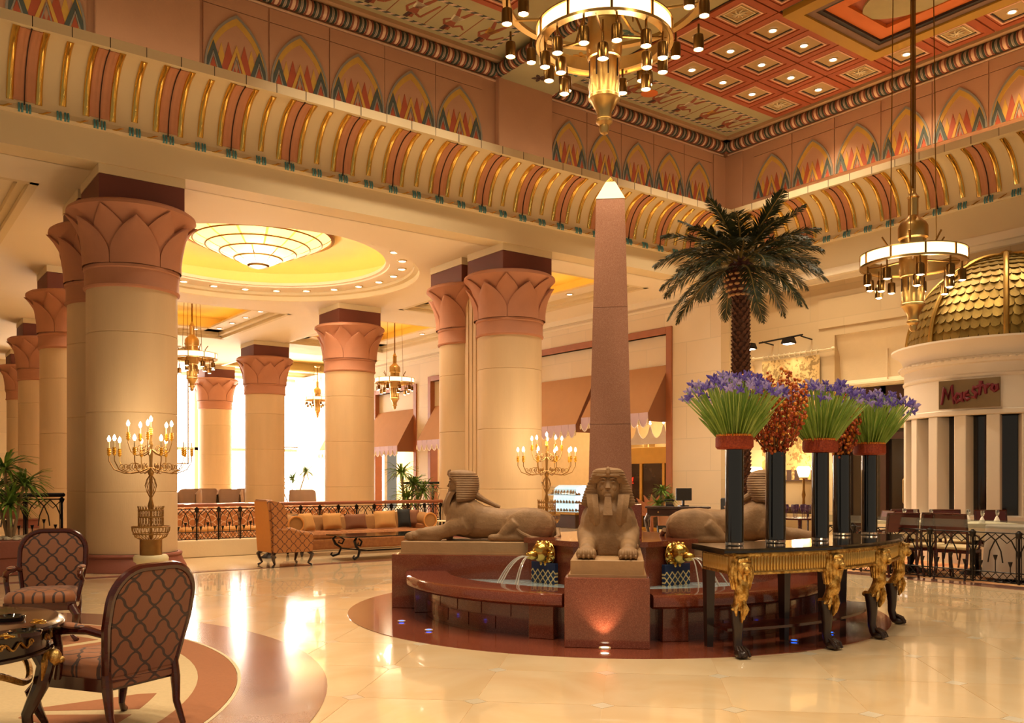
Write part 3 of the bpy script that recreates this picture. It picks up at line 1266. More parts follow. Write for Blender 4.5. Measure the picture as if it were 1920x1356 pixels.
def petal(half, z0, z1, off, nm):
    m = MB()
    nz, na = 14, 8
    rows = []
    for i in range(nz + 1):
        t = i / nz
        z = lerp(z0, z1, t)
        hw = half * (1 - max(0, (t - .2) / .8) ** 1.8)
        if i == nz:
            hw = .004
        R_ = bell_r(z)
        row = [((R_ - .01) * math.cos(-hw), (R_ - .01) * math.sin(-hw), z)]
        for k in range(na + 1):
            a = lerp(-hw, hw, k / na)
            rr = R_ + off * (.75 + .25 * (1 - (2 * k / na - 1) ** 2))
            row.append((rr * math.cos(a), rr * math.sin(a), z))
        row.append(((R_ - .01) * math.cos(hw), (R_ - .01) * math.sin(hw), z))
        rows.append(row)
    m.loft(rows, caps=False, closed=False)
    return m.mesh(nm, 'capital', 40)


pet1 = petal(.515, 5.17, 5.93, .135, 'petal')
pet2 = petal(.50, 5.17, 6.07, .065, 'petal')
q = MB()
q.bx(-.69, .69, -.69, .69, 6.15, 6.60, .008)
abac_me = q.mesh('abacus', 'salmon_deep', 0)
q = MB()
q.bx(-.70, .70, -.70, .70, 6.60, ZC, .006)
imp_me = q.mesh('impost', 'cream', 0)


def column(x, y, label, group=None):
    t = thing('lotus_column', label, 'column', (x, y, 0), 0, group)
    inst(base_me, 'base', t); inst(ring_me, 'base_ring', t)
    for d in drums:
        inst(d, 'drum', t)
    inst(neck_me, 'neck_band', t)
    b = inst(bell_me, 'capital', t)
    for k in range(6):
        inst(pet1, 'petal', b, (0, 0, 0), (0, 0, k * pi / 3 - 1.75))
        inst(pet2, 'petal', b, (0, 0, 0), (0, 0, k * pi / 3 + pi / 6 - 1.75))
    inst(abac_me, 'abacus', t); inst(imp_me, 'impost', t)
    return t


def pilaster(x, y):
    m = MB()
    m.bx(x - .5, x + .5, y - .3, y + .3, 0, ZC)
    for s in (-1, 1):
        for k in (-1, 0, 1):
            m.bx(x + s * .5 - .02, x + s * .5 + .02, y + k * .16 - .05, y + k * .16 + .05, .3, ZC)
    struct(m.build('pilaster', 'drum_stone', None, smooth=0))


column(3.99, 16.46, 'lotus-capital stone column with a branched candelabra standing before it')
column(3.99, 18.10, 'lotus-capital column close behind the column with the candelabra', 'columns paired behind the front columns')
column(12.2, 16.46, 'lotus-capital stone column beside the obelisk, nearest to the pastry shop')
column(12.2, 18.10, 'lotus-capital column paired behind the one next to the obelisk', 'columns paired behind the front columns')
pilaster(12.2, 17.28)
pilaster(3.99, 17.28)
column(12.25, 24.7, 'lotus-capital column behind the sofa, first of the row towards the bright windows', 'row of columns towards the windows')
column(12.8, 33.0, 'lotus-capital column behind the wing chair, second of the row towards the windows', 'row of columns towards the windows')
column(13.6, 41.2, 'pale lotus-capital column standing right against the bright windows', 'row of columns towards the windows')
LC = 'lotus-capital column in the dim row beyond the potted dracaena'
for x, y in ((4.55, 24.7), (5.2, 33.0), (5.9, 41.2)):
    column(x, y, LC, 'dim row of columns beyond the dracaena')

# ------------------------------------------------------------------ shop-front wall of the arcade
stone_blocks('shop_stone', 'E4D2B4', 'DCC8A8', 1.7, .9, (1, 2))
wa = sroot('wall_back')
OPEN = [(17.55, 24.5, 5.72), (25.6, 30.75, 5.5), (31.7, 35.4, 5.3), (36.2, 39.6, 5.3)]
m = MB()
ys = [15.7]
for (a, b, h) in OPEN:
    m.bx(XA, XA + .4, ys[-1], a, 0, ZC)
    m.bx(XA, XA + .4, a, b, h, ZC)
    ys.append(b)
m.bx(XA, XA + .4, ys[-1], 44, 0, ZC)
m.build('wall_masonry', 'shop_stone', wa, smooth=0)
m = MB()
m.bx(XA - .10, XA, 15.7, 44, ZC - .16, ZC)
m.bx(XA - .05, XA, 15.7, 44, ZC - .30, ZC - .24)
m.build('wall_cornice', 'plaster', wa, smooth=0)
for n_, (a, b, h) in enumerate(OPEN):
    m = MB()
    m.bx(XA - .05, XA + .3, a - .02, a + .2, 0, h + .2, .01)
    m.bx(XA - .05, XA + .3, b - .2, b + .02, 0, h + .2, .01)
    m.bx(XA - .05, XA + .3, a + .2, b - .2, h, h + .2, .01)
    m.build('shop_surround', 'wood_frame', wa, smooth=0)
    m = MB()                                   # stone infill above the awnings
    m.bx(XA + .15, XA + .3, a + .2, b - .2, 4.85 - .35 * (n_ > 0), h)
    m.build('shop_infill', 'shop_stone', wa, smooth=0)

mat('awning_tan', 'B8875A', .85, var=.08, scale=3.)
mat('awning_side', '8E5A3A', .85, var=.08, scale=3.)
mat('valance', 'C8B0C0', .8, var=.05)
mat('piping_white', 'F2E8D8', .7, var=.02)


def awning(y0, y1, ztop, zbot, p, label, val=.42):
    t = thing('awning', label, 'awning', (XA + .1, (y0 + y1) / 2, 0), 0, 'shop awnings along the arcade')
    w = (y1 - y0) / 2
    m = MB()
    m.loft([[(0, -w, ztop), (0, w, ztop)], [(-p, -w, zbot), (-p, w, zbot)], [(-p, -w, zbot - .02), (-p, w, zbot - .02)], [(0.02, -w, ztop - .03), (0.02, w, ztop - .03)]], caps=False, closed=False)
    m.build('canvas', 'awning_tan', t, smooth=0)
    for s in (-1, 1):
        m = MB()
        m.prism([(0, ztop), (-p, zbot), (-p, zbot - val * .6), (0, zbot - val * .6)], s * w - .01, s * w + .01, 'y')
        m.build('side_panel', 'awning_side', t, smooth=0)
    n = max(5, int(round(2 * w / .36)))
    for k in range(n):
        a, b = -w + 2 * w * k / n, -w + 2 * w * (k + 1) / n
        o = [(a + .012, zbot - .0)]
        for i in range(9):
            q = i / 8
            o.append((lerp(a, b, q), zbot - val * .45 - val * .55 * math.sin(pi * q) ** .7))
        o.append((b - .012, zbot))
        m = MB()
        m.prism(o, -p - .012, -p + .004, 'x')
        m.build('valance_scallop', 'valance', t, smooth=0)
        m = MB()
        m.tube([(-p - .014, o[i][0], o[i][1]) for i in range(1, 10)], .016, 5)
        m.build('scallop_piping', 'piping_white', t)
    for k in range(n + 1):
        m = MB()
        y = -w + 2 * w * k / n
        m.lathe([(.001, 0), (.02, -.02), (.012, -.05), (.03, -.07), (.025, -.16), (.001, -.17)], 8, (-p - .02, y, zbot - val * .45))
        m.build('tassel', 'bone', t)
    return t


awning(20.85, 24.3, 4.85, 3.27, .85, 'tan sloping awning with scalloped valance between the columns and the obelisk')
awning(17.75, 20.6, 4.85, 3.45, .85, 'tan sloping awning with scalloped valance over the gold framed shop door')
awning(26.3, 30.4, 4.5, 3.1, .85, 'tan awning next to the paired columns, above the window display')
awning(31.9, 35.2, 4.5, 2.95, .9, 'tan awning behind the hanging chandelier, beyond the second surround')
awning(36.4, 39.4, 4.5, 2.95, .9, 'farthest tan awning, next to the bright end windows')

# shop interiors
mat('shop_glow', 'E2C088', .8, var=.1)
mat('shop_shelf', 'B08A4C', .5, var=.2)
sh = sroot('wall_shop')
m = MB()
m.bx(23.6, 23.8, 15, 42, 0, 5.5)
m.bx(XA + .4, 23.6, 15.6, 15.75, 0, 5.5)
m.bx(XA + .4, 23.6, 24.6, 24.75, 0, 5.5)
m.bx(XA + .4, 23.6, 31.0, 31.2, 0, 5.5)
m.bx(XA + .35, 23.7, 15, 42, 4.4, 4.55)
m.build('shop_partition', 'shop_glow', sh, smooth=0)
lamp('AREA', 'shop_ceiling_lamp', (21.2, 21, 4.3), 150, WARM, 3.5, size_y=5)
lamp('AREA', 'shop_ceiling_lamp', (21.2, 28, 4.3), 150, DAY, 3.5, size_y=4)
lamp('AREA', 'shop_ceiling_lamp', (21.2, 35.5, 4.3), 220, DAY, 3.5, size_y=6)
for k in range(9):
    downlight(20.0 + (k % 2) * .9, 18.2 + k * .72, 4.39, 'small downlight in the pastry shop ceiling behind the awnings', 'pastry shop downlights')

# ------------------------------------------------------------------ far glazing
wf = sroot('window_1')
YW = 44.0
panes = []
xs = [10.0, 13.6, 17.3, 20.6, 24.0]
for i in range(len(xs) - 1):
    m = MB(); m.bx(xs[i] + .09, xs[i + 1] - .09, YW, YW + .03, .35, 3.0); m.build('pane', 'daylight_pane', wf, smooth=0)
    m = MB(); m.bx(xs[i] + .09, xs[i + 1] - .09, YW, YW + .03, 3.14, ZC - .15); m.build('pane', 'daylight_pane', wf, smooth=0)
mat('window_frame', 'C8B8A0', .5, var=.05)
mat('blind_frame', '6A6058', .5, var=.05)
m = MB()
for x in xs:
    m.bx(x - .09, x + .09, YW - .06, YW + .06, 0, ZC)
m.bx(10, 24, YW - .06, YW + .06, 0, .35); m.bx(10, 24, YW - .06, YW + .06, 3.0, 3.14); m.bx(10, 24, YW - .06, YW + .06, ZC - .15, ZC)
m.build('frame', 'window_frame', wf, smooth=0)
m = MB()
for x0, x1, z in ((10.3, 13.2, 2.3), (17.6, 20.3, 3.2), (20.9, 23.4, 2.3)):
    for (a, b) in ((x0, x0 + .07), (x1 - .07, x1)):
        m.bx(a, b, YW - .2, YW - .15, z, ZC - .2)
    m.bx(x0, x1, YW - .2, YW - .15, z, z + .07)
m.build('blind_frame', 'blind_frame', wf, smooth=0)
m = MB()
m.bx(-6, 9.95, YW, YW + .2, 0, ZC)
m.bx(-6.2, -6, 15.7, YW + .2, 0, ZC)
m.build('wall_end', 'shop_stone', struct(inst(None, 'wall_end')), smooth=0)

# ------------------------------------------------------------------ restaurant-side wall
NY0, NY1, NZ = 10.45, 12.62, 5.05           # niche with the doors
m = MB()
m.bx(XW, XW + .3, NY1, 15.72, 0, 6.75)
m.bx(XW, XW + .3, -5, NY0, 0, 6.75)
m.bx(XW, XW + .3, NY0, NY1, NZ, 6.75)
m.build('wall_masonry', 'wall_stone', wr, smooth=0)
m = MB()
m.bx(XA - .005, XW + .1, 15.5, 15.78, 0, 6.76)
m.build('wall_return', 'wall_stone', wr, smooth=0)
m = MB()                                     # moulding under the beam
m.bx(XF - .02, XW, -5, 15.6, 6.46, 6.63)
m.bx(XF + .10, XW, -5, 15.6, 6.36, 6.46)
m.build('wall_moulding', 'plaster', wr, smooth=0)
m = MB()                                     # raised stone panel above the niche
m.bx(XW - .03, XW, 6.5, 13.05, 5.25, 5.95, .005)
m.build('stone_panel', 'wall_stone', wr, smooth=0)
m = MB()
cv = [(XW + .05, 5.05), (XW + .12, 4.75), (XW + .22, 4.55), (XW + .26, 3.95), (XW + .18, 3.88), (XW + .18, 3.76), (XW + .30, 3.74), (XW + .40, 3.74), (XW + .40, 5.05)]
m.prism(cv, NY0, NY1, 'y')
m.build('niche_cavetto', 'limestone', wr, smooth=30)
m = MB()
m.bx(XW + .17, XW + .20, 11.35, 11.37, 3.9, 4.6)
m.tube([(XW + .13, NY0, 3.82), (XW + .13, NY1, 3.82)], .06, 8)
m.build('niche_roll', 'limestone', wr)
dr = struct(inst(None, 'door_1'))
mat('door_dark', '3A1E14', .35, var=.25, scale=4., coat=.3)
mat('door_glass', '2A2018', .12, var=.2, spec=.7)
m = MB()
m.bx(XW + .35, XW + .45, NY0, NY1, 0, 3.75)
m.build('door_back', 'door_glass', dr, smooth=0)
m = MB()
for (a, b) in ((NY0, NY0 + .12), (11.42, 11.56), (NY1 - .2, NY1)):
    m.bx(XW + .22, XW + .36, a, b, 0, 3.74)
m.bx(XW + .22, XW + .36, NY0, NY1, 3.45, 3.74)
m.bx(XW + .24, XW + .36, NY0, NY1, 2.5, 2.66)
m.build('door_frame', 'door_dark', dr, smooth=0)
m = MB()
m.bx(XW + .33, XW + .355, 10.7, 11.35, 2.75, 3.3)
m.build('transom_pane', mat('transom', 'B8A468', .5, var=.1), dr, smooth=0)
for y in (10.95, 11.9):
    m = MB()
    m.tube([(XW + .20, y, 1.0), (XW + .14, y, 1.04), (XW + .14, y, 1.55), (XW + .20, y, 1.6)], .016, 8)
    m.build('handle', 'brass', dr)
# ------------------------------------------------------------------ domed restaurant kiosk
KX, KY = at(9.71, 17.5)
ko = thing('domed_kiosk', 'round pale stone kiosk with a gilded fish-scale dome and dark windows', 'kiosk', (KX, KY, 0), RZ, sc=.905)
m = MB()
m.lathe([(2.02, 3.02), (2.06, 3.04), (2.06, 3.12), (2.03, 3.14), (2.03, 3.78), (2.05, 3.80), (2.06, 3.84), (2.03, 3.87), (2.03, 4.08)], 72)
m.build('drum_wall', mat('kiosk_stone', 'E6D8C4', .6, var=.05, scale=2), ko, smooth=30)
m = MB()
m.lathe([(2.03, 4.06), (2.10, 4.08), (2.12, 4.14), (2.10, 4.20), (2.05, 4.22), (2.05, 4.26), (2.09, 4.36), (2.18, 4.45), (2.30, 4.52), (2.30, 4.56), (1.7, 4.58)], 72)
m.build('cornice', 'kiosk_stone', ko, smooth=30)
leaf = MB()
leaf.tube([(0, -.09, 0), (.02, -.03, .012), (.02, .03, .012), (0, .09, 0)], [.006, .03, .03, .006], 6)
leaf_me = leaf.mesh('laurel_leaf', 'kiosk_stone')
for k in range(48):
    a = pi * .75 + pi * 1.1 * (k + .5) / 48
    inst(leaf_me, 'laurel_leaf', ko, (2.11 * math.cos(a), 2.11 * math.sin(a), 4.14), (0, 0, a))
for k in range(13):
    a = pi * .72 + math.radians(17.5) * k
    m = MB()
    m.box((1.86, 0, 1.51), (.36, .24, 3.02), 0, .012)
    m.build('pier', 'kiosk_stone', ko, (0, 0, 0), a, smooth=0)
m = MB()
m.lathe([(1.72, 0), (1.72, 3.03)], 64, a0=pi - .1, a1=2 * pi + .1)
m.build('dark_glazing', mat('kiosk_glass', '18120E', .1, var=.2, spec=.8), ko)
m = MB()
m.lathe([(1.70, .0), (2.06, 0), (2.06, .98), (1.70, 1.0)], 64)
m.build('dado_wall', 'kiosk_stone', ko, smooth=30)
# dome
DR, DZ, DH = 1.93, 4.56, 1.98
m = MB()
m.lathe([(DR * math.cos(t) * .985, DZ + DH * math.sin(t)) for t in [pi / 2 * i / 16 for i in range(17)]], 64)
m.build('dome_shell', mat('dome_dark', '4A3418', .5, .6, var=.2), ko)
mat('dome_gold', '8A7038', .42, .85, var=.25, scale=5., rnd=.18)
NR = 15
sc_ = MB()
pts = []
nn = 6
sc_.loft([[(x, -.20 * (1 - z) - .10 * (1 - 4 * x * x), z) for x, z in [(-.5, 1.1), (0, 1.1), (.5, 1.1)]],
          [(x, -.20 * (1 - z) - .14 * (1 - 4 * x * x), z) for x, z in [(-.5, .45), (0, .45), (.5, .45)]],
          [(x, -.22 - .14 * (1 - 4 * x * x), z) for x, z in [(-.40, .16), (0, .0), (.40, .16)]],
          [(x, -.02, z) for x, z in [(-.40, .17), (0, .01), (.40, .17)]]], caps=False, closed=False)
scale_me = sc_.mesh('dome_scale', 'dome_gold', 50)
stuff = MB()
cnt = 0
cand = []
for i in range(NR):
    t0, t1 = pi / 2 * (i / NR) * .97, pi / 2 * ((i + 1) / NR) * .97
    r0 = DR * math.cos(t0)
    nk = max(8, int(round(2 * pi * r0 / .185)))
    for k in range(nk):
        a = 2 * pi * (k + .5 * (i % 2)) / nk
        cand.append((math.cos(a - math.radians(-119)) * -1, i, a, t0, t1, 2 * pi * r0 / nk))
cand.sort(key=lambda c: c[0])
smat = []
for n_, (s_, i, a, t0, t1, w) in enumerate(cand):
    p0 = Vector((DR * math.cos(t0), 0, DZ + DH * math.sin(t0)))
    p1 = Vector((DR * math.cos(t1), 0, DZ + DH * math.sin(t1)))
    h = (p1 - p0).length
    tilt = math.atan2(p0.x - p1.x, p1.z - p0.z)
    # local z runs up the dome, local -y outwards
    M = Matrix.Rotation(a, 4, 'Z') @ Matrix.Translation(p0) @ Matrix.Rotation(-tilt, 4, 'Y') @ Matrix.Rotation(pi / 2, 4, 'Z') @ Matrix.Diagonal((w * 1.02, .12, h * 1.18, 1))
    if n_ < 300:
        o_ = inst(scale_me, 'dome_scale', ko)
        o_.matrix_local = M
    elif s_ < .5:
        stuff.T = M
        stuff.add([v.co for v in scale_me.vertices], [tuple(p.vertices) for p in scale_me.polygons])
so = stuff.build('dome_scales_rear', 'dome_gold', ko, smooth=50)
so['kind'] = 'stuff'
for k in range(8):
    m = MB()
    a = 2 * pi * k / 8 + math.radians(-119)
    m.tube([((DR + .05) * math.cos(t) * math.cos(a), (DR + .05) * math.cos(t) * math.sin(a), DZ + (DH + .04) * math.sin(t)) for t in [pi / 2 * i / 18 * .98 for i in range(19)]], .055, 8)
    m.build('dome_rib', 'gold_matte', ko)
m = MB()
m.lathe([(.30, 6.50), (.30, 6.54), (.22, 6.57), (.12, 6.60), (.12, 6.66), (.001, 6.72)], 24)
m.build('finial', 'gold_matte', ko)

# name plate with brush lettering
sg = thing('name_plate', 'bronze plate with dark red handwritten Maestro lettering on the round kiosk', 'sign', (0, 0, 0))
sg.location = (KX, KY, 3.12)
sg.scale = (.905, .905, .905)
sa = math.radians(-137)
sg.rotation_euler = (0, 0, RZ + sa + pi / 2)
mat('plate', '8A7352', .35, .7, var=.45, scale=2.2)
mat('letter_red', '6A0C1C', .5, var=.1)
m = MB()
m.box((0, -2.12, 0), (1.17, .03, .58), 0, .004)
m.build('plate', 'plate', sg, smooth=0)
for sx in (-.45, .45):
    m = MB(); m.cyl((sx, -2.1, 0), (sx, -2.0, 0), .02, n=8); m.build('standoff', 'brass_dark', sg)
LET = {'M': ([[(.0, 0), (.06, .33), (.13, .12), (.2, .36), (.24, .0)]], .27), 'a': ([[(.13, .15), (.06, .17), (.01, .09), (.05, .01), (.12, .06), (.14, .18), (.14, .04), (.18, .01)]], .19),
       'e': ([[(.02, .09), (.12, .11), (.09, .17), (.03, .14), (.02, .06), (.07, .02), (.13, .05)]], .15), 's': ([[(.12, .20), (.06, .22), (.04, .15), (.10, .09), (.08, .02), (.01, .03)]], .13),
       't': ([[(.07, .30), (.04, .03)], [(.0, .19), (.13, .22)]], .13), 'r': ([[(.02, .19), (.04, .02)], [(.04, .12), (.08, .19), (.13, .19)]], .14),
       'o': ([[(.07, .02), (.02, .08), (.05, .16), (.11, .15), (.12, .07), (.07, .02)]], .14)}
x = -.52
for i, ch in enumerate('Maestro'):
    st_, adv = LET[ch]
    m = MB()
    for s_ in st_:
        pts = [(x + p[0] * 1.0, -2.15, -.20 + p[1] * 1.05 + i * .03) for p in s_]
        m.tube(pts, [.024] + [.042] * (len(pts) - 2) + [.02] if len(pts) > 2 else [.042, .026], 7, flat=(1, 1))
    m.build('letter', 'letter_red', sg)
    x += adv * .93
# ------------------------------------------------------------------ fountain
FR = RZ - math.radians(7)
fo = thing('fountain', 'round red granite fountain with bench rim, four plinth arms and a shallow pool', 'fountain', (FC[0], FC[1], .006), FR)
mat('water', '9FB2B8', .04, var=.25, scale=2.5, spec=.8, bump=.5, bscale=9)
mat('stone_base', '9A6A4C', .55, var=.15, scale=5., bump=.15)
# arms: local -y is the front
AR = [(0, 2.72, .39, 'front'), (-pi / 2, 2.62, .42, 'side'), (pi / 2, 2.62, .42, 'side'), (pi, 2.62, .42, 'rear')]
for a, R_, w, _ in AR:
    m = MB()
    m.bx(-w, w, -R_, -.55, 0, .645, .006)
    m.build('plinth_arm', 'granite', fo, (0, 0, 0), a, smooth=0)
    m = MB()
    m.bx(-w + .05, w - .05, -R_ + .10, -.62, .645, .80, .008)
    m.bx(-w + .03, w - .03, -R_ + .08, -.62, .645, .665)
    m.build('plinth_cap', mat('sphinx_stone_base', 'B08A60', .6, var=.15, scale=5., bump=.2), fo, (0, 0, 0), a, smooth=0)
m = MB()
m.prism([(1.05 * math.cos(pi / 8 + k * pi / 4), 1.05 * math.sin(pi / 8 + k * pi / 4)) for k in range(8)], 0, .80)
m.build('core_block', 'granite', fo, smooth=0)
m = MB()
m.prism([(1.10 * math.cos(pi / 8 + k * pi / 4), 1.10 * math.sin(pi / 8 + k * pi / 4)) for k in range(8)], .80, .86)
m.build('core_slab', 'granite', fo, smooth=0)
# bench rim between the arms
for k in range(4):
    c0 = -pi / 2 + k * pi / 2
    d0 = math.asin(.39 / 2.25)
    m = MB()
    nseg = 28
    pr = [(1.98, .325), (2.46, .325), (2.49, .35), (2.49, .43), (2.47, .455), (2.02, .46), (1.98, .45), (1.98, .325)]
    m.lathe(pr, nseg, (0, 0, 0), c0 + d0, c0 + pi / 2 - d0)
    for a in (c0 + d0, c0 + pi / 2 - d0):
        m.add([(r * math.cos(a), r * math.sin(a), z) for r, z in pr[:-1]], [tuple(range(len(pr) - 1))])
    m.build('bench_rim', 'granite', fo, smooth=40)
    m = MB()
    m.ring(2.0, 2.24, 0, .33, nseg, (0, 0, 0), c0 + d0, c0 + pi / 2 - d0)
    m.build('bench_wall', 'granite', fo, smooth=40)
    for a in (c0 + d0 + .10, c0 + pi / 2 - d0 - .10):
        m = MB()
        m.box((2.25, 0, .165), (.26, .26, .33), 0, .006)
        m.build('bench_pier', 'granite', fo, (0, 0, 0), a, smooth=0)
    nb = 5
    for q in range(nb):
        for zz_ in (0, 1):
            aa = c0 + d0 + .18 + (pi / 2 - 2 * d0 - .36) * (q + .5 * zz_) / nb
            if aa + .20 > c0 + pi / 2 - d0 - .16:
                continue
            m = MB()
            m.ring(2.235, 2.25, .03 + zz_ * .14, .16 + zz_ * .14, 5, (0, 0, 0), aa, aa + (pi / 2 - 2 * d0 - .36) / nb - .008)
            m.build('facing_slab', 'granite', fo, smooth=40)
m = MB()
m.lathe([(.9, .0), (2.0, .0), (2.0, .36), (.9, .36)], 64)
m.build('water', 'water', fo)
N = NT('pool_lattice')
tc = N.n('ShaderNodeTexCoord'); sp = N.n('ShaderNodeSeparateXYZ'); N.l(tc.outputs['Object'], sp.inputs[0])
u = N.math('MULTIPLY', sp.outputs[0], 11.); v = N.math('MULTIPLY', sp.outputs[2], 11.)
a1 = N.math('LESS_THAN', N.math('ABSOLUTE', N.math('SUBTRACT', N.math('FRACT', N.math('ADD', u, v)), .5)), .11)
a2 = N.math('LESS_THAN', N.math('ABSOLUTE', N.math('SUBTRACT', N.math('FRACT', N.math('SUBTRACT', u, v)), .5)), .11)
N.l(N.mix(N.math('MULTIPLY', N.math('MAXIMUM', a1, a2), N.math('LESS_THAN', sp.outputs[2], .05)), lin('1C3050'), lin('D8C48A')), N.b.inputs['Base Color'])
N.b.inputs['Roughness'].default_value = .2
MATS['pool_lattice'] = N.m
mat('jet', 'E8E0D4', .1, var=.02, trans=.6)
for s in (-1, 1):
    a = -pi / 2 + s * pi / 4
    for f in (0, 1):
        aa = a if f == 0 else a + pi * s
        ux, uy = math.cos(aa), math.sin(aa)
        b = MB()
        b.box((0, -.02, 0), (.42, .05, .26), 0, .004)
        b.build('tiled_niche', 'pool_lattice', fo, (1.03 * ux, 1.03 * uy, .47), aa + pi / 2, smooth=0)
    ux, uy = math.cos(a), math.sin(a)
    # gilded lion-mask spout with five thin jets; local -y outwards
    sp_ = inst(None, 'lion_spout', fo, (1.0 * ux, 1.0 * uy, .70), (0, 0, a + pi / 2))
    sp_.name = 'lion_spout'
    m = MB()
    m.ell((0, -.09, .02), (.11, .12, .12), 14, 10)
    m.ell((0, -.21, -.01), (.055, .09, .055), 12, 8)
    m.ell((0, -.02, .0), (.15, .06, .15), 14, 8)
    for q in range(10):
        t = q * pi / 5
        m.ell((.12 * math.cos(t), -.05, .12 * math.sin(t)), (.035, .035, .035), 8, 6)
    for e in (-1, 1):
        m.ell((e * .075, -.08, .11), (.03, .03, .035), 8, 6)
    m.ell((0, -.29, -.01), (.04, .02, .04), 10, 6)
    m.build('mask', 'gold', sp_)
    for q in range(5):
        m = MB()
        sx = (q - 2) * .045
        vv = .28 + .06 * (q % 3)
        m.tube([(sx * .3 + sx * t * 2.2, -.30 - vv * t, -.02 + .06 * t - .40 * t * t) for t in [i / 8 for i in range(9)]], [.006 + .002 * i / 8 for i in range(9)], 6)
        m.build('water_jet', 'jet', sp_)
# little uplights: one warm at the foot of the front arm, blue pin lights in the disc
mat('blue_lens', '3060FF', .3, var=0, emis=6., ecol='2050FF')


def pinlight(r, d, mname, label, group, sc=.5):
    x, y = at(r, d)
    t = thing('floor_light', label, 'floor light', (x, y, .028 if mname == 'lens' else .016), 0, group, sc)
    o1 = inst(dlt_me, 'trim_ring', t); o1.rotation_euler = (pi, 0, 0)
    ll = MB(); ll.lathe([(.001, .014), (.05, .016), (.073, .004)], 16); ll.build('lens', mname, t)


for (pxx, pyy) in ((753, 1168), (804, 1185), (1489, 1205), (1557, 1190)):
    d = CAMZ * FPX / (pyy - HOR)
    pinlight((pxx - 960) / FPX * d, d, 'blue_lens', 'tiny blue light set in the red granite floor around the fountain', 'blue pin lights round the fountain', .42)
d = CAMZ * FPX / (1222 - HOR)
pinlight((1134 - 960) / FPX * d, d, 'lens', 'warm uplight at the foot of the front sphinx plinth', None, .55)
x, y = at((1134 - 960) / FPX * d, d)
lamp('SPOT', 'plinth_uplight', (x, y, .06), 9, WARM, .02, spot=math.radians(85), blend=.7, aim=(x + .06, y + .12, .6))

# obelisk
ob = thing('obelisk', 'tall tapering pink granite obelisk with a pale gilded tip, rising from the fountain', 'obelisk', (FC[0], FC[1], .866), FR)
m = MB()
m.bx(-.37, .37, -.37, .37, 0, .40, .008)
m.build('base_block', 'granite', ob, smooth=0)
secs = [(.40, .262), (1.35, .241), (2.75, .205), (4.06, .170)]
for i in range(3):
    (z0, h0), (z1, h1) = secs[i], secs[i + 1]
    m = MB()
    m.loft([[(sx * h, sy * h, z) for sx, sy in ((-1, -1), (1, -1), (1, 1), (-1, 1))] for z, h in ((z0 + .002, h0), (z1 - .002, h1))])
    m.build('shaft_section', 'granite_pink', ob, smooth=0)
m = MB()
m.loft([[(sx * h, sy * h, z) for sx, sy in ((-1, -1), (1, -1), (1, 1), (-1, 1))] for z, h in ((4.06, .175), (4.30, .055))])
m.build('pyramidion', mat('pyra', 'F0DCB4', .4, var=.05), ob, smooth=0)
m = MB()
m.loft([[(sx * h, sy * h, z) for sx, sy in ((-1, -1), (1, -1), (1, 1), (-1, 1))] for z, h in ((4.30, .056), (4.37, .004))])
m.build('gilded_tip', 'gold', ob, smooth=0)

# ------------------------------------------------------------------ sphinxes (local: faces -y, base at z = 0)
mat('sphinx_stone', 'A07C56', .65, col2='8A6844', scale=7., bump=.25, bscale=40)
mat('sphinx_face', '9C7852', .65, col2='866442', scale=9., bump=.2, bscale=40)


def remesh(mb, name, mname, vox=.016, smooth=6):
    me = mb.mesh(name + '_raw', mname, 0)
    o = bpy.data.objects.new(name + '_raw', me)
    COL.objects.link(o)
    r = o.modifiers.new('r', 'REMESH'); r.mode = 'VOXEL'; r.voxel_size = vox
    s = o.modifiers.new('s', 'SMOOTH'); s.iterations = smooth; s.factor = .5
    dg = bpy.context.evaluated_depsgraph_get()
    out = bpy.data.meshes.new_from_object(o.evaluated_get(dg))
    out.name = name
    bpy.data.objects.remove(o)
    out.polygons.foreach_set('use_smooth', [True] * len(out.polygons))
    return out


def sect(y, zc, hw, hh, n=20, p=2.4, zmin=0.):
    out = []
    for k in range(n):
        a = 2 * pi * k / n
        c, s_ = math.cos(a), math.sin(a)
        x = hw * math.copysign(abs(c) ** (2 / p), c)
        z = zc + hh * math.copysign(abs(s_) ** (2 / p), s_)
        out.append((x, y, max(zmin, z)))
    return out


b = MB()
# trunk from rump (+y) to chest (-y)
b.loft([sect(.88, .13, .10, .10), sect(.84, .15, .19, .16), sect(.70, .19, .235, .20), sect(.50, .20, .23, .205), sect(.25, .20, .205, .185),
        sect(.0, .22, .22, .205), sect(-.15, .26, .245, .25), sect(-.28, .29, .26, .255), sect(-.38, .29, .24, .24), sect(-.46, .27, .17, .18)])
for s in (-1, 1):
    b.ell((s * .21, .58, .18), (.11, .30, .215), 16, 10)            # haunch
    b.tube([(s * .24, .42, .22), (s * .25, .30, .12), (s * .25, .22, .05)], [.09, .07, .05], 10)
    b.tube([(s * .25, .62, .05), (s * .26, .35, .045), (s * .26, .16, .045)], [.055, .05, .05], 10)   # hind foot
    b.ell((s * .26, .14, .045), (.06, .07, .045), 10, 8)
    b.ell((s * .20, -.22, .27), (.085, .15, .21), 14, 10)           # shoulder
    b.tube([(s * .20, -.20, .22), (s * .20, -.36, .16), (s * .195, -.50, .10), (s * .195, -.80, .075)], [.12, .105, .085, .07], 12)   # foreleg
    b.box((s * .195, -.70, .03), (.13, .38, .06))
    b.ell((s * .195, -.84, .06), (.095, .10, .06), 14, 8)
    for q in range(4):
        b.ell((s * .195 + (q - 1.5) * .043, -.90, .045), (.025, .05, .043), 8, 6)
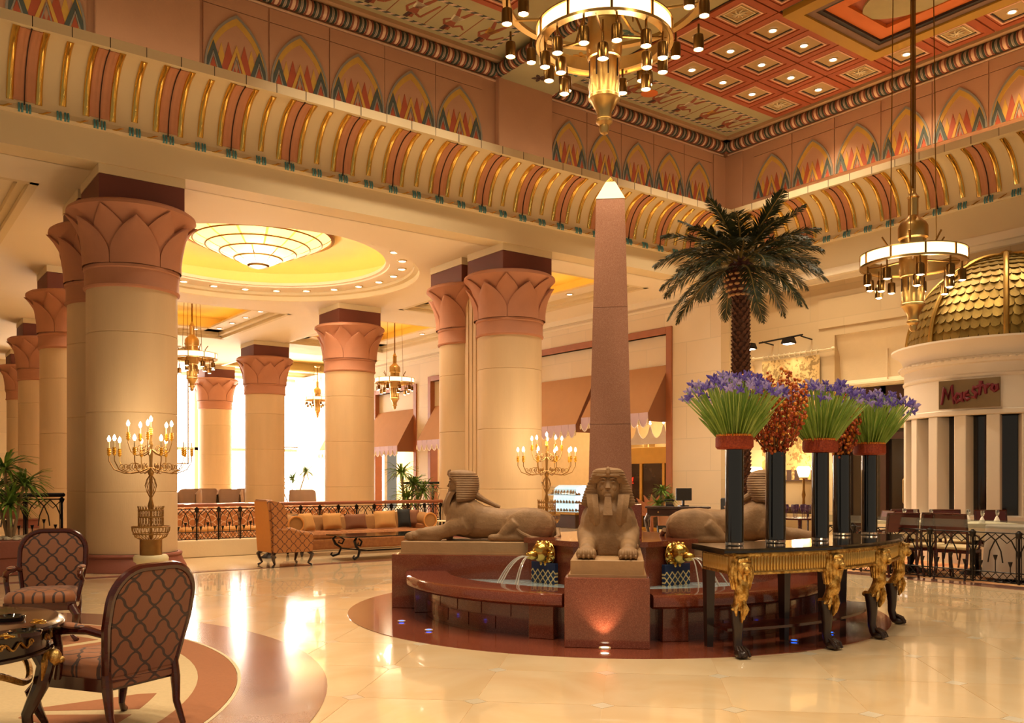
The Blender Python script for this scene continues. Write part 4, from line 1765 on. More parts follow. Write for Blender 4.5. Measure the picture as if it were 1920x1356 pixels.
# neck and skull
b.tube([(0, -.30, .42), (0, -.29, .52), (0, -.30, .62)], [.16, .13, .12], 14)
b.ell((0, -.31, .68), (.118, .135, .165), 18, 12)
b.ell((0, -.37, .62), (.092, .085, .10), 14, 10)
b.box((0, -.44, .10), (.22, .06, .20))
b.ell((0, -.30, .46), (.17, .10, .19), 14, 10)
b.ell((0, -.25, .52), (.15, .12, .16), 14, 10)
body_me = remesh(b, 'body', 'sphinx_stone', .014, 5)

# face: brow, eyes, nose, lips, ears, false beard
fm = MB()
fm.ell((0, -.36, .675), (.098, .085, .12), 16, 12)
fm.loft([[(-.012, -.435, .735), (.012, -.435, .735), (.012, -.40, .735), (-.012, -.40, .735)], [(-.026, -.475, .665), (.026, -.475, .665), (.028, -.40, .665), (-.028, -.40, .665)], [(-.02, -.455, .652), (.02, -.455, .652), (.02, -.40, .652), (-.02, -.40, .652)]])
for s in (-1, 1):
    fm.tube([(s * .014, -.436, .752), (s * .05, -.432, .760), (s * .085, -.405, .750)], .011, 6)
    fm.ell((s * .05, -.405, .66), (.035, .035, .04), 10, 8)
fm.ell((0, -.435, .585), (.042, .035, .028), 10, 6)
fm.ell((0, -.446, .627), (.036, .016, .010), 10, 6)
fm.ell((0, -.444, .610), (.031, .016, .010), 10, 6)
face_me = remesh(fm, 'face', 'sphinx_face', .006, 2)
em = MB()
em.ell((0, 0, 0), (.026, .014, .011), 10, 6)
eye_me = em.mesh('eye', 'sphinx_face', 60)
em = MB()
em.ell((0, 0, 0), (.016, .028, .05), 10, 8)
ear_me = em.mesh('ear', 'sphinx_face', 60)
bd = MB()
bd.loft([[(-.03, -.47, .578), (.03, -.47, .578), (.03, -.40, .578), (-.03, -.40, .578)], [(-.047, -.53, .40), (.047, -.53, .40), (.047, -.44, .40), (-.047, -.44, .40)]])
beard_me = bd.mesh('beard', 'sphinx_face', 0)
# nemes cloth: flares out beside the face, pleated, with lappets on the chest
nm = MB()


def nemes_ring(z, hw, yf, yb, nn=40, pleat=.004):
    out = []
    for k in range(nn):
        a = -pi * .62 + (2 * pi * .62 + 0) * 0 + 2 * pi * k / nn
        c, s_ = math.cos(a), math.sin(a)
        p = 2.6
        x = hw * math.copysign(abs(c) ** (2 / p), c)
        y = (yb if s_ > 0 else -yf) * abs(s_) ** (2 / p) - .30
        q = 1 + pleat * (1 if k % 2 else -1) / max(.05, hw)
        out.append((x * q, -.30 + (y + .30) * q, z))
    return out


NK = [(.868, .03, .03, .03), (.858, .11, .11, .12), (.84, .145, .142, .165), (.80, .163, .142, .20), (.77, .170, .125, .215),
      (.70, .205, .045, .225), (.62, .238, .035, .215), (.54, .262, .03, .19), (.50, .270, .02, .17), (.475, .23, .0, .14), (.45, .14, -.02, .12)]
rings = []
NL = 60
for i in range(NL + 1):
    z = lerp(.868, .45, i / NL)
    for k in range(len(NK) - 1):
        if NK[k][0] >= z >= NK[k + 1][0] - 1e-9:
            f_ = (NK[k][0] - z) / (NK[k][0] - NK[k + 1][0])
            hw, yf, yb = (lerp(NK[k][j], NK[k + 1][j], f_) for j in (1, 2, 3))
            break
    e_ = .0065 * ((i // 2) % 2) if 4 < i < NL - 6 else 0
    rings.append(nemes_ring(z, hw + e_, yf + e_ * .3, yb + e_, pleat=0))
nm.loft(rings)
nm.tube([(-.152, -.35, .772), (-.10, -.42, .785), (0, -.447, .79), (.10, -.42, .785), (.152, -.35, .772)], .014, 8)
for s in (-1, 1):
    rows = []
    for i in range(9):
        t = i / 8
        z = lerp(.60, .30, t)
        xa, xb = lerp(.10, .075, t), lerp(.215, .175, t)
        yy = -.40 - .055 * math.sin(pi * min(1, t * .9)) - .035 * t
        rows.append([(s * xa, yy, z), (s * (xa + xb) / 2, yy - .022, z), (s * xb, yy + .015, z), (s * xb, yy + .07, z), (s * xa, yy + .07, z)])
    nm.loft(rows)
nemes_me = nm.mesh('headdress', 'sphinx_stone', 40)
em = MB()
em.ell((0, 0, 0), (.026, .06, .05), 10, 8)
em.ell((0, -.05, -.018), (.014, .022, .02), 8, 6)
toe_me = em.mesh('toe', 'sphinx_stone', 60)
ur = MB()
ur.tube([(0, -.435, .79), (0, -.455, .815), (0, -.448, .85), (0, -.43, .872)], [.02, .022, .02, .008], 8)
ur_me = ur.mesh('uraeus', 'sphinx_face')
pg = MB()
pg.tube([(0, -.12, .56), (0, .0, .49), (0, .12, .435), (0, .19, .405)], [.05, .032, .026, .024], 10)
pig_me = pg.mesh('queue', 'sphinx_stone')
tl = MB()
tl.tube([(.02, .90, .14), (.16, .93, .06), (.26, .88, .03), (.30, .72, .03), (.31, .60, .05), (.30, .48, .11), (.27, .40, .19), (.24, .42, .24)], [.03, .032, .03, .03, .028, .027, .026, .02], 10)
tail_me = tl.mesh('tail', 'sphinx_stone')


def sphinx(local, a, label, tailside=1):
    M = Matrix.Translation((FC[0], FC[1], 0)) @ Matrix.Rotation(FR + a, 4, 'Z')
    p = M @ Vector((0, local, 0))
    t = thing('sphinx', label, 'statue', (p.x, p.y, .806), FR + a, 'sphinxes of the fountain')
    inst(body_me, 'body', t); fc_ = inst(face_me, 'face', t)
    for e in (-1, 1):
        inst(eye_me, 'eye', fc_, (e * .048, -.428, .722))
        inst(ear_me, 'ear', fc_, (e * .125, -.33, .70))
    inst(beard_me, 'beard', t); inst(nemes_me, 'headdress', t)
    inst(ur_me, 'uraeus', t); inst(pig_me, 'queue', t); inst(tail_me, 'tail', t, (0, 0, 0), (0, 0, 0), (tailside, 1, 1))
    for e in (-1, 1):
        for q_ in range(4):
            inst(toe_me, 'toe', t, (e * .195 + (q_ - 1.5) * .046, -.905 + .012 * abs(q_ - 1.5), .05))
    return t


sphinx(-1.66, 0, 'carved stone sphinx whose face and paws point away from the obelisk over the lit plinth', 1)
sphinx(-1.55, -pi / 2, 'carved stone sphinx on the plinth arm that points to the sofa', 1)
sphinx(-1.55, pi / 2, 'carved stone sphinx on the plinth arm beside the curved console and its vases', 1)
# ------------------------------------------------------------------ curved console table with gilded lion legs
cn = thing('console_table', 'long curved console with black marble top, gilded fluted apron and lion-headed legs', 'console table', (FC[0], FC[1], .0), RZ)
mat('black_marble', '15120F', .08, col2='2E2822', scale=6., coat=.6)
mat('gilt_pale', 'C8A050', .4, .8, col2='E8CC8C', scale=9., bump=.2)
mat('gilt', '9A6C28', .3, .95, col2='EEC878', scale=22., bump=.5, bscale=70)
mat('leg_dark', '2C1A12', .3, var=.25, scale=8., coat=.3)


def pol(R, deg):
    "angle measured from the direction to the viewer, turning to +x"
    a = math.radians(deg)
    return (R * math.sin(a), -R * math.cos(a))


CA0, CA1, RI, RO = 12.0, 69.5, 2.62, 3.24
ba0, ba1 = math.radians(CA0 - 90), math.radians(CA1 - 90)
m = MB()
pr = [(RI - .06, .905), (RO + .02, .905), (RO + .045, .92), (RO + .045, .94), (RO + .03, .955), (RI - .06, .955), (RI - .06, .905)]
m.lathe(pr, 40, (0, 0, 0), ba0 - .02, ba1 + .02)
for a in (ba0 - .02, ba1 + .02):
    m.add([(r * math.cos(a), r * math.sin(a), z) for r, z in pr[:-1]], [tuple(range(len(pr) - 1))])
m.build('marble_top', 'black_marble', cn, smooth=35)
# apron: fluted gilded band; each flute a rounded rib
m = MB()
m.ring(RI, RO - .03, .74, .905, 40, (0, 0, 0), ba0 + .012, ba1 - .012)
m.build('apron', 'gilt_pale', cn, smooth=35)
m = MB()
m.ring(RI, RO, .725, .745, 40, (0, 0, 0), ba0 + .01, ba1 - .01)
m.ring(RI, RO, .885, .905, 40, (0, 0, 0), ba0 + .01, ba1 - .01)
m.build('apron_bead', 'gilt', cn, smooth=35)
fl_ = MB()
fl_.tube([(0, 0, .752), (0, 0, .76), (0, 0, .872), (0, 0, .88)], [.006, .012, .012, .006], 6)
fme_ = fl_.mesh('flute', 'gilt_pale')
nfl = 96
for k in range(nfl):
    x, y = pol(RO - .028, lerp(CA0 + 1.2, CA1 - 1.2, k / (nfl - 1)))
    inst(fme_, 'flute', cn, (x, y, 0))
for k in range(16):
    t = (k + .5) / 16
    x, y = pol(lerp(RI + .03, RO - .08, t), CA0 + .55)
    inst(fme_, 'flute', cn, (x, y, 0))
# lower shelf
m = MB()
m.ring(RI + .04, RO - .28, .19, .215, 40, (0, 0, 0), ba0 + .04, ba1 - .04)
m.build('lower_shelf', 'mahogany', cn, smooth=35)

# lion leg (local -y is the front, origin at floor)
LG = {}
q = MB()
q.tube([(0, .03, .44), (0, .02, .36), (0, .015, .24), (0, .02, .14), (0, .0, .07), (0, -.02, .035)], [.062, .058, .047, .04, .043, .04], 14)
q.ell((0, -.05, .04), (.06, .075, .04), 12, 8)
LG['shank'] = (q.mesh('shank', 'leg_dark'), 'shank')
for i in range(4):
    q = MB()
    sx = (i - 1.5) * .03
    q.tube([(sx * .7, -.03, .10), (sx, -.09, .065), (sx * 1.1, -.115, .02)], [.010, .017, .012], 8)
    LG['claw%d' % i] = (q.mesh('claw', 'leg_dark'), 'claw')
q = MB()
q.tube([(0, -.02, .72), (0, -.05, .64), (0, -.055, .56), (0, -.02, .48), (0, .02, .42)], [.062, .066, .062, .056, .052], 14)
LG['thigh'] = (q.mesh('gilded_thigh', 'gilt'), 'gilded_thigh')
q = MB()
q.tube([(0, -.075, .52), (0, -.085, .44), (0, -.07, .37), (0, -.05, .31)], [.02, .042, .034, .01], 10, flat=(.5, 1))
for s in (-1, 0, 1):
    q.tube([(s * .018, -.09, .50), (s * .024, -.10, .43), (s * .012, -.08, .34)], [.006, .009, .004], 6)
for s in (-1, 1):
    q.tube([(s * .03, -.06, .48), (s * .055, -.055, .42), (s * .045, -.045, .37)], [.010, .02, .008], 8)
q.tube([(-.06, -.01, .425), (0, -.06, .425), (.06, -.01, .425), (0, .07, .425)], .014, 8, closed=True)
LG['acanthus'] = (q.mesh('acanthus_leaf', 'gilt'), 'acanthus_leaf')
q = MB()
q.ell((0, -.085, .80), (.064, .075, .078), 14, 10)
q.ell((0, -.145, .775), (.034, .035, .032), 12, 8)
q.ell((0, -.135, .745), (.028, .03, .016), 10, 6)
q.ell((0, -.165, .79), (.014, .012, .012), 8, 6)
for s in (-1, 1):
    q.ell((s * .026, -.14, .815), (.012, .012, .01), 8, 6)
    q.ell((s * .05, -.07, .865), (.02, .015, .022), 8, 6)
q.tube([(-.05, -.10, .85), (0, -.145, .86), (.05, -.10, .85)], .018, 8)
LG['head'] = (q.mesh('lion_head', 'gilt'), 'lion_head')
q = MB()
rl_ = random.Random(3)
for i in range(26):
    a = -2.6 + 5.2 * (i % 13) / 12
    row = i // 13
    z0, z1 = (.87 - .02 * row, .70 - .10 * row)
    r0 = .065 + .01 * row
    q.tube([(r0 * math.sin(a), -.04 - r0 * math.cos(a) * .6, z0), (1.35 * r0 * math.sin(a), -.045 - 1.2 * r0 * math.cos(a) * .6, (z0 + z1) / 2), (1.05 * r0 * math.sin(a + .2), -.04 - r0 * math.cos(a) * .6, z1)], [.012, .022, .008], 6)
LG['mane'] = (q.mesh('mane', 'gilt', 60), 'mane')
q = MB()
q.box((0, .01, .80), (.13, .13, .20), 0, .01)
LG['block'] = (q.mesh('leg_block', 'gilt', 0), 'leg_block')
q = MB()
q.ell((-.0, .075, .43), (.03, .04, .03), 10, 8)
LG['knob'] = (q.mesh('knee_knob', 'gilt'), 'knee_knob')
for deg in (14.2, 32.5, 47.5, 66.5):
    x, y = pol(RO - .07, deg)
    lg = inst(None, 'lion_leg', cn, (x, y, 0), (0, 0, math.radians(deg)))
    for me, nm_ in LG.values():
        inst(me, nm_, lg)
q = MB()
q.loft([[(-.03, -.03, 0), (.03, -.03, 0), (.03, .03, 0), (-.03, .03, 0)], [(-.045, -.045, .74), (.045, -.045, .74), (.045, .045, .74), (-.045, .045, .74)], [(-.045, -.045, .905), (.045, -.045, .905), (.045, .045, .905), (-.045, .045, .905)]])
rear_me = q.mesh('rear_leg', 'leg_dark', 0)
for deg in (13.6, 32.5, 47.5, 66.5):
    x, y = pol(RI + .04, deg)
    inst(rear_me, 'rear_leg', cn, (x, y, 0), (0, 0, math.radians(deg)))

# ------------------------------------------------------------------ vases and flowers on the console
mat('black_glass', '06080B', .05, var=.2, spec=.8, coat=.8)
mat('clear_glass', 'E8EEF0', .02, var=.0, trans=.95)
mat('leaf_green', '6E9632', .45, col2='3F6A1E', scale=9.)
mat('stem_green', '7A9C38', .45, col2='A8C060', scale=7., rnd=.1)
mat('iris_violet', '4C3A9A', .6, col2='7C68BC', scale=30.)
mat('iris_pale', '8474BC', .6, col2='BCA8D4', scale=30.)
mat('berry_red', '9A3214', .35, col2='C25A20', scale=20.)
mat('berry_orange', 'D8741E', .4, col2='E89A38', scale=20.)
mat('collar_red', '8E2E14', .6, col2='B4481C', scale=60., bump=.4)
mat('twig', '6A4A2A', .7)


def frompx(px, py, z):
    d = (CAMZ - z) * FPX / (py - HOR)
    return at((px - 960) / FPX * d, d)


VS = [((1377, 1023), .082, .87, 'iris', 'tall black glass vase of violet irises standing at the console end by the fluted corner'),
      ((1454, 1018), .092, .86, 'berry', 'tall wide black glass vase holding red berry branches on the console'),
      ((1538, 1014), .082, .86, 'iris', 'tall black glass vase of violet irises in the middle of the console'),
      ((1578, 1004), .092, .86, 'berry', 'tall black glass vase holding dark berries tucked between two iris vases'),
      ((1630, 1003), .082, .86, 'iris', 'tall black glass vase of violet irises nearest the dining tables')]
rf = random.Random(21)


def iris_bloom(m, c, d, s):
    c, d = Vector(c), Vector(d).normalized()
    o = d.orthogonal().normalized()
    p = d.cross(o)
    for k in range(6):
        a = k * pi / 3 + rf.random()
        e = o * math.cos(a) + p * math.sin(a)
        up = .9 if k % 2 else .15
        mid = c + (e * .6 + d * up * .8) * s
        tip = c + (e * 1.0 + d * (up * 1.3 - (.35 if not k % 2 else 0))) * s
        m.tube([c, mid, tip], [s * .12, s * .36, s * .07], 5, flat=(1, .35))


def iris_bouquet(x, y, zt, label, seed):
    r = random.Random(seed)
    t = thing('iris_bouquet', label, 'flowers', (x, y, zt), RZ + r.random(), 'flower arrangements in the black vases')
    co = MB()
    prf = [(.04, .0), (.15, .0), (.168, .02), (.168, .10), (.155, .125), (.04, .125)]
    co.lathe(prf, 36)
    co.build('berry_collar', 'collar_red', t)
    bead = MB()
    for k in range(44):
        a = 2 * pi * k / 44
        bead.ell((.155 * math.cos(a), .155 * math.sin(a), .125), (.012, .012, .012), 6, 5)
    for k in range(30):
        a = 2 * pi * k / 30
        bead.ell((.125 * math.cos(a), .125 * math.sin(a), .128), (.013, .013, .013), 6, 5)
    tag(bead.build('collar_beads', 'berry_orange', t), kind='stuff')
    stems = MB()
    b1 = [MB(), MB()]
    n = 150
    for i in range(n):
        q = math.sqrt((i + .5) / n)
        a = i * 2.39996
        R = .46 * q
        bx_, by_ = .10 * q * math.cos(a), .10 * q * math.sin(a)
        h = .60 - .17 * q * q + r.uniform(-.05, .03)
        tx, ty = R * math.cos(a), R * math.sin(a)
        mx, my = bx_ + (tx - bx_) * .42, by_ + (ty - by_) * .42
        stems.tube([(bx_, by_, .05), (mx, my, .05 + h * .5), (tx, ty, .05 + h)], [.006, .008, .004], 5, caps=False)
        # strap leaf beside the stem
        l = r.uniform(.55, .92)
        w = .011
        ox, oy = r.uniform(-.02, .02), r.uniform(-.02, .02)
        stems.tube([(bx_ + ox, by_ + oy, .06), (mx * 1.05 + ox, my * 1.05 + oy, .05 + h * .48), (bx_ + (tx - bx_) * l + ox, by_ + (ty - by_) * l + oy, .05 + h * l)], [w, w, .002], 4, flat=(1, .3), caps=False)
        if r.random() < .62:
            iris_bloom(b1[i % 2], (tx, ty, .05 + h), (tx * .8, ty * .8, h), r.uniform(.03, .05))
    tag(stems.build('stems', 'stem_green', t, smooth=60), kind='stuff')
    tag(b1[0].build('violet_blooms', 'iris_violet', t, smooth=60), kind='stuff')
    tag(b1[1].build('pale_blooms', 'iris_pale', t, smooth=60), kind='stuff')


def berry_bouquet(x, y, zt, label, seed, H, R, orange):
    r = random.Random(seed)
    t = thing('berry_bouquet', label, 'flowers', (x, y, zt), RZ, 'flower arrangements in the black vases')
    tw = MB()
    bb = [MB(), MB()]
    for i in range(34):
        a = i * 2.39996
        q = math.sqrt((i + .5) / 34)
        h = H * r.uniform(.7, 1.02)
        pts = [(.05 * q * math.cos(a), .05 * q * math.sin(a), -.05)]
        for k in range(1, 7):
            f = k / 6
            rad = R * q * (.45 + .75 * math.sin(min(1, f * 1.15) * pi * .62))
            pts.append((rad * math.cos(a + .2 * f) + r.uniform(-.012, .012), rad * math.sin(a + .2 * f) + r.uniform(-.012, .012), h * f))
        tw.tube(pts, [.005, .005, .004, .004, .003, .003, .002], 4, caps=False)
        for k in range(1, 7):
            p0, p1 = Vector(pts[k - 1]), Vector(pts[k])
            for z in range(7):
                c = p0.lerp(p1, r.random()) + Vector((r.uniform(-.03, .03), r.uniform(-.03, .03), r.uniform(-.02, .02)))
                w = 1 if r.random() < orange * (.3 + .9 * k / 6) else 0
                s = r.uniform(.011, .018)
                bb[w].ell(c, (s, s, s), 6, 4)
    tag(tw.build('twigs', 'twig', t), kind='stuff')
    tag(bb[0].build('red_berries', 'berry_red', t, smooth=60), kind='stuff')
    tag(bb[1].build('orange_berries', 'berry_orange', t, smooth=60), kind='stuff')


for i, ((pxx, pyy), r_, h_, kind, label) in enumerate(VS):
    x, y = frompx(pxx, pyy, .957)
    v = thing('vase', label, 'vase', (x, y, .957), 0, 'black glass vases on the console')
    m = MB()
    m.lathe([(.001, .03), (r_ - .004, .03), (r_, .035), (r_, h_ - .005), (r_ - .005, h_), (r_ - .012, h_), (r_ - .012, .05), (.001, .05)], 40)
    m.build('glass_body', 'black_glass', v, smooth=30)
    m = MB()
    m.lathe([(.001, .0), (r_ - .004, .0), (r_, .004), (r_, .030), (r_ - .004, .030), (.001, .030)], 40)
    m.build('foot', 'clear_glass', v, smooth=30)
    if kind == 'iris':
        iris_bouquet(x, y, .957 + h_, ['fan of violet irises over a red berry collar, closest to the palm trunk', 'fan of violet irises over a red berry collar, between the two berry bouquets',
                                       'fan of violet irises over a red berry collar, reaching towards the round kiosk'][i // 2], 40 + i)
    else:
        berry_bouquet(x, y, .957 + h_, 'tall dense bunch of red and orange berry branches above a black vase' if i == 1 else 'smaller bunch of dark red and yellow berries between two iris fans', 50 + i, .76 if i == 1 else .68, .25 if i == 1 else .17, .45)
# ------------------------------------------------------------------ chandeliers (origin at the ring plane; ring radius 0.7)
mat('cup_dark', '7A5A30', .28, 1., var=.2, scale=8.)
q = MB()
q.lathe([(.17, .30), (.17, .12), (.185, .11), (.185, -.18), (.175, -.20), (.175, -.24), (.155, -.25), (.155, -.62), (.165, -.63), (.165, -.66), (.14, -.68), (.075, -.80), (.075, -.86), (.085, -.87), (.085, -.90), (.05, -.93), (.055, -.97), (.04, -1.01), (.001, -1.03)], 28)
ch_core = q.mesh('lower_cylinder', 'brass')
q = MB()
q.lathe([(.17, .28), (.20, .30), (.20, .46), (.17, .52), (.10, .58), (.07, .62), (.07, .86), (.085, .88), (.05, .92), (.03, .98), (.03, 1.0)], 28)
ch_cap = q.mesh('upper_lantern', 'brass')
slits = []
for k in range(8):
    q = MB()
    a = k * pi / 4
    q.box((.157 * math.cos(a), .157 * math.sin(a), -.36), (.008, .012, .18), a)
    slits.append(q.mesh('slit', 'joint', 0))
q = MB()
q.ring(.60, .70, -.085, -.07, 60)
q.ring(.685, .71, -.10, -.07, 60)
q.ring(.685, .71, .07, .085, 60)
q.ring(.668, .674, -.085, .085, 60)
ch_ring = q.mesh('ring_rim', 'brass')
q = MB()
q.lathe([(.690, -.07), (.694, 0), (.690, .07)], 6, (0, 0, 0), .018, 2 * pi / 10 - .018)
ch_pane = q.mesh('glass_panel', 'glass_glow')
q = MB()
q.box((.695, 0, 0), (.03, .024, .15), 0, .003)
ch_rib = q.mesh('ring_rib', 'brass_dark', 0)
q = MB()
for k in range(1):
    a = k * pi / 2 + .4
    q.tube([(.10 * math.cos(a), .10 * math.sin(a), -.02), (.18 * math.cos(a), .18 * math.sin(a), -.02), (.4 * math.cos(a), .4 * math.sin(a), -.06), (.64 * math.cos(a), .64 * math.sin(a), -.075)], .014, 6)
ch_spoke = q.mesh('spoke', 'brass_dark')
q = MB()
q.lathe([(.012, .10), (.012, .0), (.03, -.005), (.052, -.02), (.056, -.05), (.056, -.165), (.05, -.17), (.05, -.06)], 14)
ch_cup = q.mesh('lamp_cup', 'cup_dark')
q = MB()
q.lathe([(.001, -.178), (.03, -.176), (.048, -.16)], 12)
ch_bulb = q.mesh('bulb', 'bulb')


def chandelier(x, y, z, label, cable, rot=0., sc=1., two=False, power=60, cups=9):
    t = thing('chandelier', label, 'chandelier', (x, y, z), rot, 'brass chandeliers', sc)
    inst(ch_core, 'lower_cylinder', t); inst(ch_cap, 'upper_lantern', t)
    for s in slits:
        inst(s, 'slit', t)
    r = inst(ch_ring, 'ring', t)
    for k in range(10):
        inst(ch_pane, 'glass_panel', r, (0, 0, 0), (0, 0, 2 * pi * k / 10))
        inst(ch_rib, 'ring_rib', r, (0, 0, 0), (0, 0, 2 * pi * k / 10))
    for k in range(4):
        inst(ch_spoke, 'spoke', t, (0, 0, 0), (0, 0, k * pi / 2))
    spots = [(.62, 2 * pi * k / cups + .2, -.18) for k in range(cups)] + [(.50, 2 * pi * k / 6 + .5, -.30) for k in range(6)]
    if two:
        spots += [(1.02, 2 * pi * k / 14 + .1, .10 + .12 * (k % 2)) for k in range(14)]
        q = MB()
        q.ring(.98, 1.06, .36, .40, 60)
        for k in range(7):
            a = k * 2 * pi / 7
            q.tube([(.2 * math.cos(a), .2 * math.sin(a), .44), (.6 * math.cos(a), .6 * math.sin(a), .30), (1.0 * math.cos(a), 1.0 * math.sin(a), .37)], .018, 6)
        q.build('outer_ring', 'brass', t)
    for (R_, a, dz) in spots:
        c = inst(ch_cup, 'lamp_cup', t, (R_ * math.cos(a), R_ * math.sin(a), dz))
        inst(ch_bulb, 'bulb', c)
        q = MB()
        if dz < -.25:
            q.tube([(R_ * math.cos(a), R_ * math.sin(a), dz + .08), (R_ * math.cos(a), R_ * math.sin(a), -.08)], .008, 5)
            q.build('drop_rod', 'brass_dark', t)
    for k in range(6):
        a = k * pi / 3 + .3
        q = MB()
        q.tube([(.42 * math.cos(a), .42 * math.sin(a), .07), (.36 * math.cos(a), .36 * math.sin(a), .20), (.30 * math.cos(a), .30 * math.sin(a), .32)] if two else
               [(.40 * math.cos(a), .40 * math.sin(a), .08), (.36 * math.cos(a), .36 * math.sin(a), .20), (.44 * math.cos(a), .44 * math.sin(a), .32)], .012, 6)
        q.build('scroll_hook', 'brass_dark', t)
    q = MB()
    q.cyl((0, 0, .98), (0, 0, cable), .022, n=8)
    q.build('hanging_rod', 'brass_dark', t)
    for k in range(4):
        a = k * pi / 2 + .3
        q = MB()
        q.cyl((.30 * math.cos(a), .30 * math.sin(a), .10), (.24 * math.cos(a), .24 * math.sin(a), cable), .007, n=5)
        q.build('cable', 'brass_dark', t)
    q = MB()
    q.lathe([(.001, cable - .06), (.12, cable - .05), (.16, cable)], 16)
    q.build('ceiling_rose', 'brass', t)
    if power:
        lamp('POINT', 'chandelier_lamp', (x, y, z - .45 * sc), power, WARM, .35)
    return t


def hang(px, py, d, sc, label, zceil, **kw):
    x, y = at((px - 960) / FPX * d, d)
    z = CAMZ + (HOR - py) / FPX * d
    return chandelier(x, y, z, label, (zceil - z) / sc, sc=sc, **kw)


hang(1133, 68, 9.9, 1.07, 'large two-tier brass chandelier with cup lamps hanging above the obelisk', ZT, two=True, power=130, cups=12, rot=.3)
hang(1712, 487, 12.6, 1.0, 'brass ring chandelier on long cables before the domed kiosk', ZT, power=90, rot=.1)
hang(360, 668, 29.0, 1.12, 'brass chandelier hanging behind the column with the candelabra', 7.5, power=90, rot=.5)
hang(740, 714, 31.3, .98, 'brass chandelier hanging in front of the shop awnings', 7.5, power=90, rot=.8)
hang(595, 748, 42.0, .88, 'brass chandelier hung right before the bright end glazing', 6.9, power=0, rot=.2)

# ------------------------------------------------------------------ branched floor candelabra
mat('antique_gold', '9A7440', .4, .85, var=.25, scale=12.)
mat('candle_gold', 'E0B048', .3, .9, var=.15, scale=10.)
mat('cream_stone', 'E8DCB4', .5, var=.08, scale=5.)
q = MB()
q.lathe([(.001, 0), (.30, 0), (.30, .07), (.27, .09), (.22, .13), (.20, .20), (.22, .25), (.26, .28), (.265, .34), (.24, .38), (.001, .38)], 10)
cb_foot = q.mesh('stone_foot', 'cream_stone', 50)
q = MB()
q.lathe([(.001, .38), (.165, .38), (.165, .62), (.145, .63), (.001, .63)], 24)
cb_drum = q.mesh('brass_drum', 'antique_gold')
q = MB()
for k in range(28):
    a = 2 * pi * k / 28
    q.tube([(.15 * math.cos(a), .15 * math.sin(a), .62), (.23 * math.cos(a + .08), .23 * math.sin(a + .08), .66), (.275 * math.cos(a + .16), .275 * math.sin(a + .16), .76), (.28 * math.cos(a + .2), .28 * math.sin(a + .2), .82)], .0055, 5)
for r, z in ((.28, .82), (.26, .71)):
    q.tube([(r * math.cos(2 * pi * k / 36), r * math.sin(2 * pi * k / 36), z) for k in range(36)], .009, 6, closed=True)
cb_bowl = q.mesh('wire_bowl', 'antique_gold')
q = MB()
for k in range(24):
    a = 2 * pi * k / 24
    a2 = a + 2 * pi / 24
    q.tube([(.185 * math.cos(a), .185 * math.sin(a), .80), (.185 * math.cos(a2), .185 * math.sin(a2), .92), (.185 * math.cos(a), .185 * math.sin(a), 1.04), (.185 * math.cos(a2), .185 * math.sin(a2), 1.12)], .005, 5)
    q.tube([(.185 * math.cos(a), .185 * math.sin(a), .80), (.185 * math.cos(a), .185 * math.sin(a), 1.10), (.195 * math.cos(a), .195 * math.sin(a), 1.14)], .005, 5)
for z in (.82, .97, 1.08):
    q.tube([(.187 * math.cos(2 * pi * k / 36), .187 * math.sin(2 * pi * k / 36), z) for k in range(36)], .008, 6, closed=True)
cb_cage = q.mesh('wire_cage', 'antique_gold')
q = MB()
q.lathe([(.02, .63), (.03, .70), (.02, .80), (.022, 1.05), (.05, 1.14), (.026, 1.24), (.02, 1.30), (.022, 1.36), (.026, 1.40), (.022, 1.60), (.05, 1.66), (.03, 1.72), (.022, 1.80), (.03, 1.95), (.02, 2.05), (.035, 2.10), (.02, 2.16), (.02, 2.25)], 12)
cb_stem = q.mesh('stem', 'antique_gold')
q = MB()
for k in range(10):
    a = 2 * pi * k / 10
    q.tube([(.02 * math.cos(a), .02 * math.sin(a), 1.28), (.06 * math.cos(a + .3), .06 * math.sin(a + .3), 1.36), (.088 * math.cos(a + .6), .088 * math.sin(a + .6), 1.46), (.06 * math.cos(a + .9), .06 * math.sin(a + .9), 1.56), (.02 * math.cos(a + 1.1), .02 * math.sin(a + 1.1), 1.62)], .005, 5)
cb_bulb = q.mesh('wire_bulb', 'antique_gold')


def cb_arm(R_, z0, zt, nm):
    q = MB()
    q.tube([(.02, 0, z0), (R_ * .30, 0, z0 - .06), (R_ * .62, 0, z0 - .09), (R_ * .88, 0, z0 - .03), (R_, 0, z0 + .10), (R_, 0, zt)], [.012, .011, .010, .009, .008, .008], 6)
    q.tube(spiral((R_ * .42, z0 + .02), .07, 1.4, 16, grow=.012, start=-1.4), .006, 5)
    q.tube(spiral((R_ * .70, z0 + .01), .05, -1.4, 16, grow=.01, start=-1.6), .006, 5)
    return q.mesh('arm', 'antique_gold')


q = MB()
q.lathe([(.001, -.01), (.014, 0), (.032, .03), (.020, .04), (.034, .06), (.021, .07), (.034, .09), (.021, .10), (.030, .12), (.001, .125)], 12)
cb_cup = q.mesh('candle_cup', 'candle_gold')
q = MB()
q.cyl((0, 0, .12), (0, 0, .22), .011, n=8)
cb_candle = q.mesh('candle_tube', 'bone')
q = MB()
q.lathe([(.001, .21), (.016, .225), (.026, .255), (.018, .285), (.001, .315)], 10)
cb_flame = q.mesh('bulb', 'bulb')


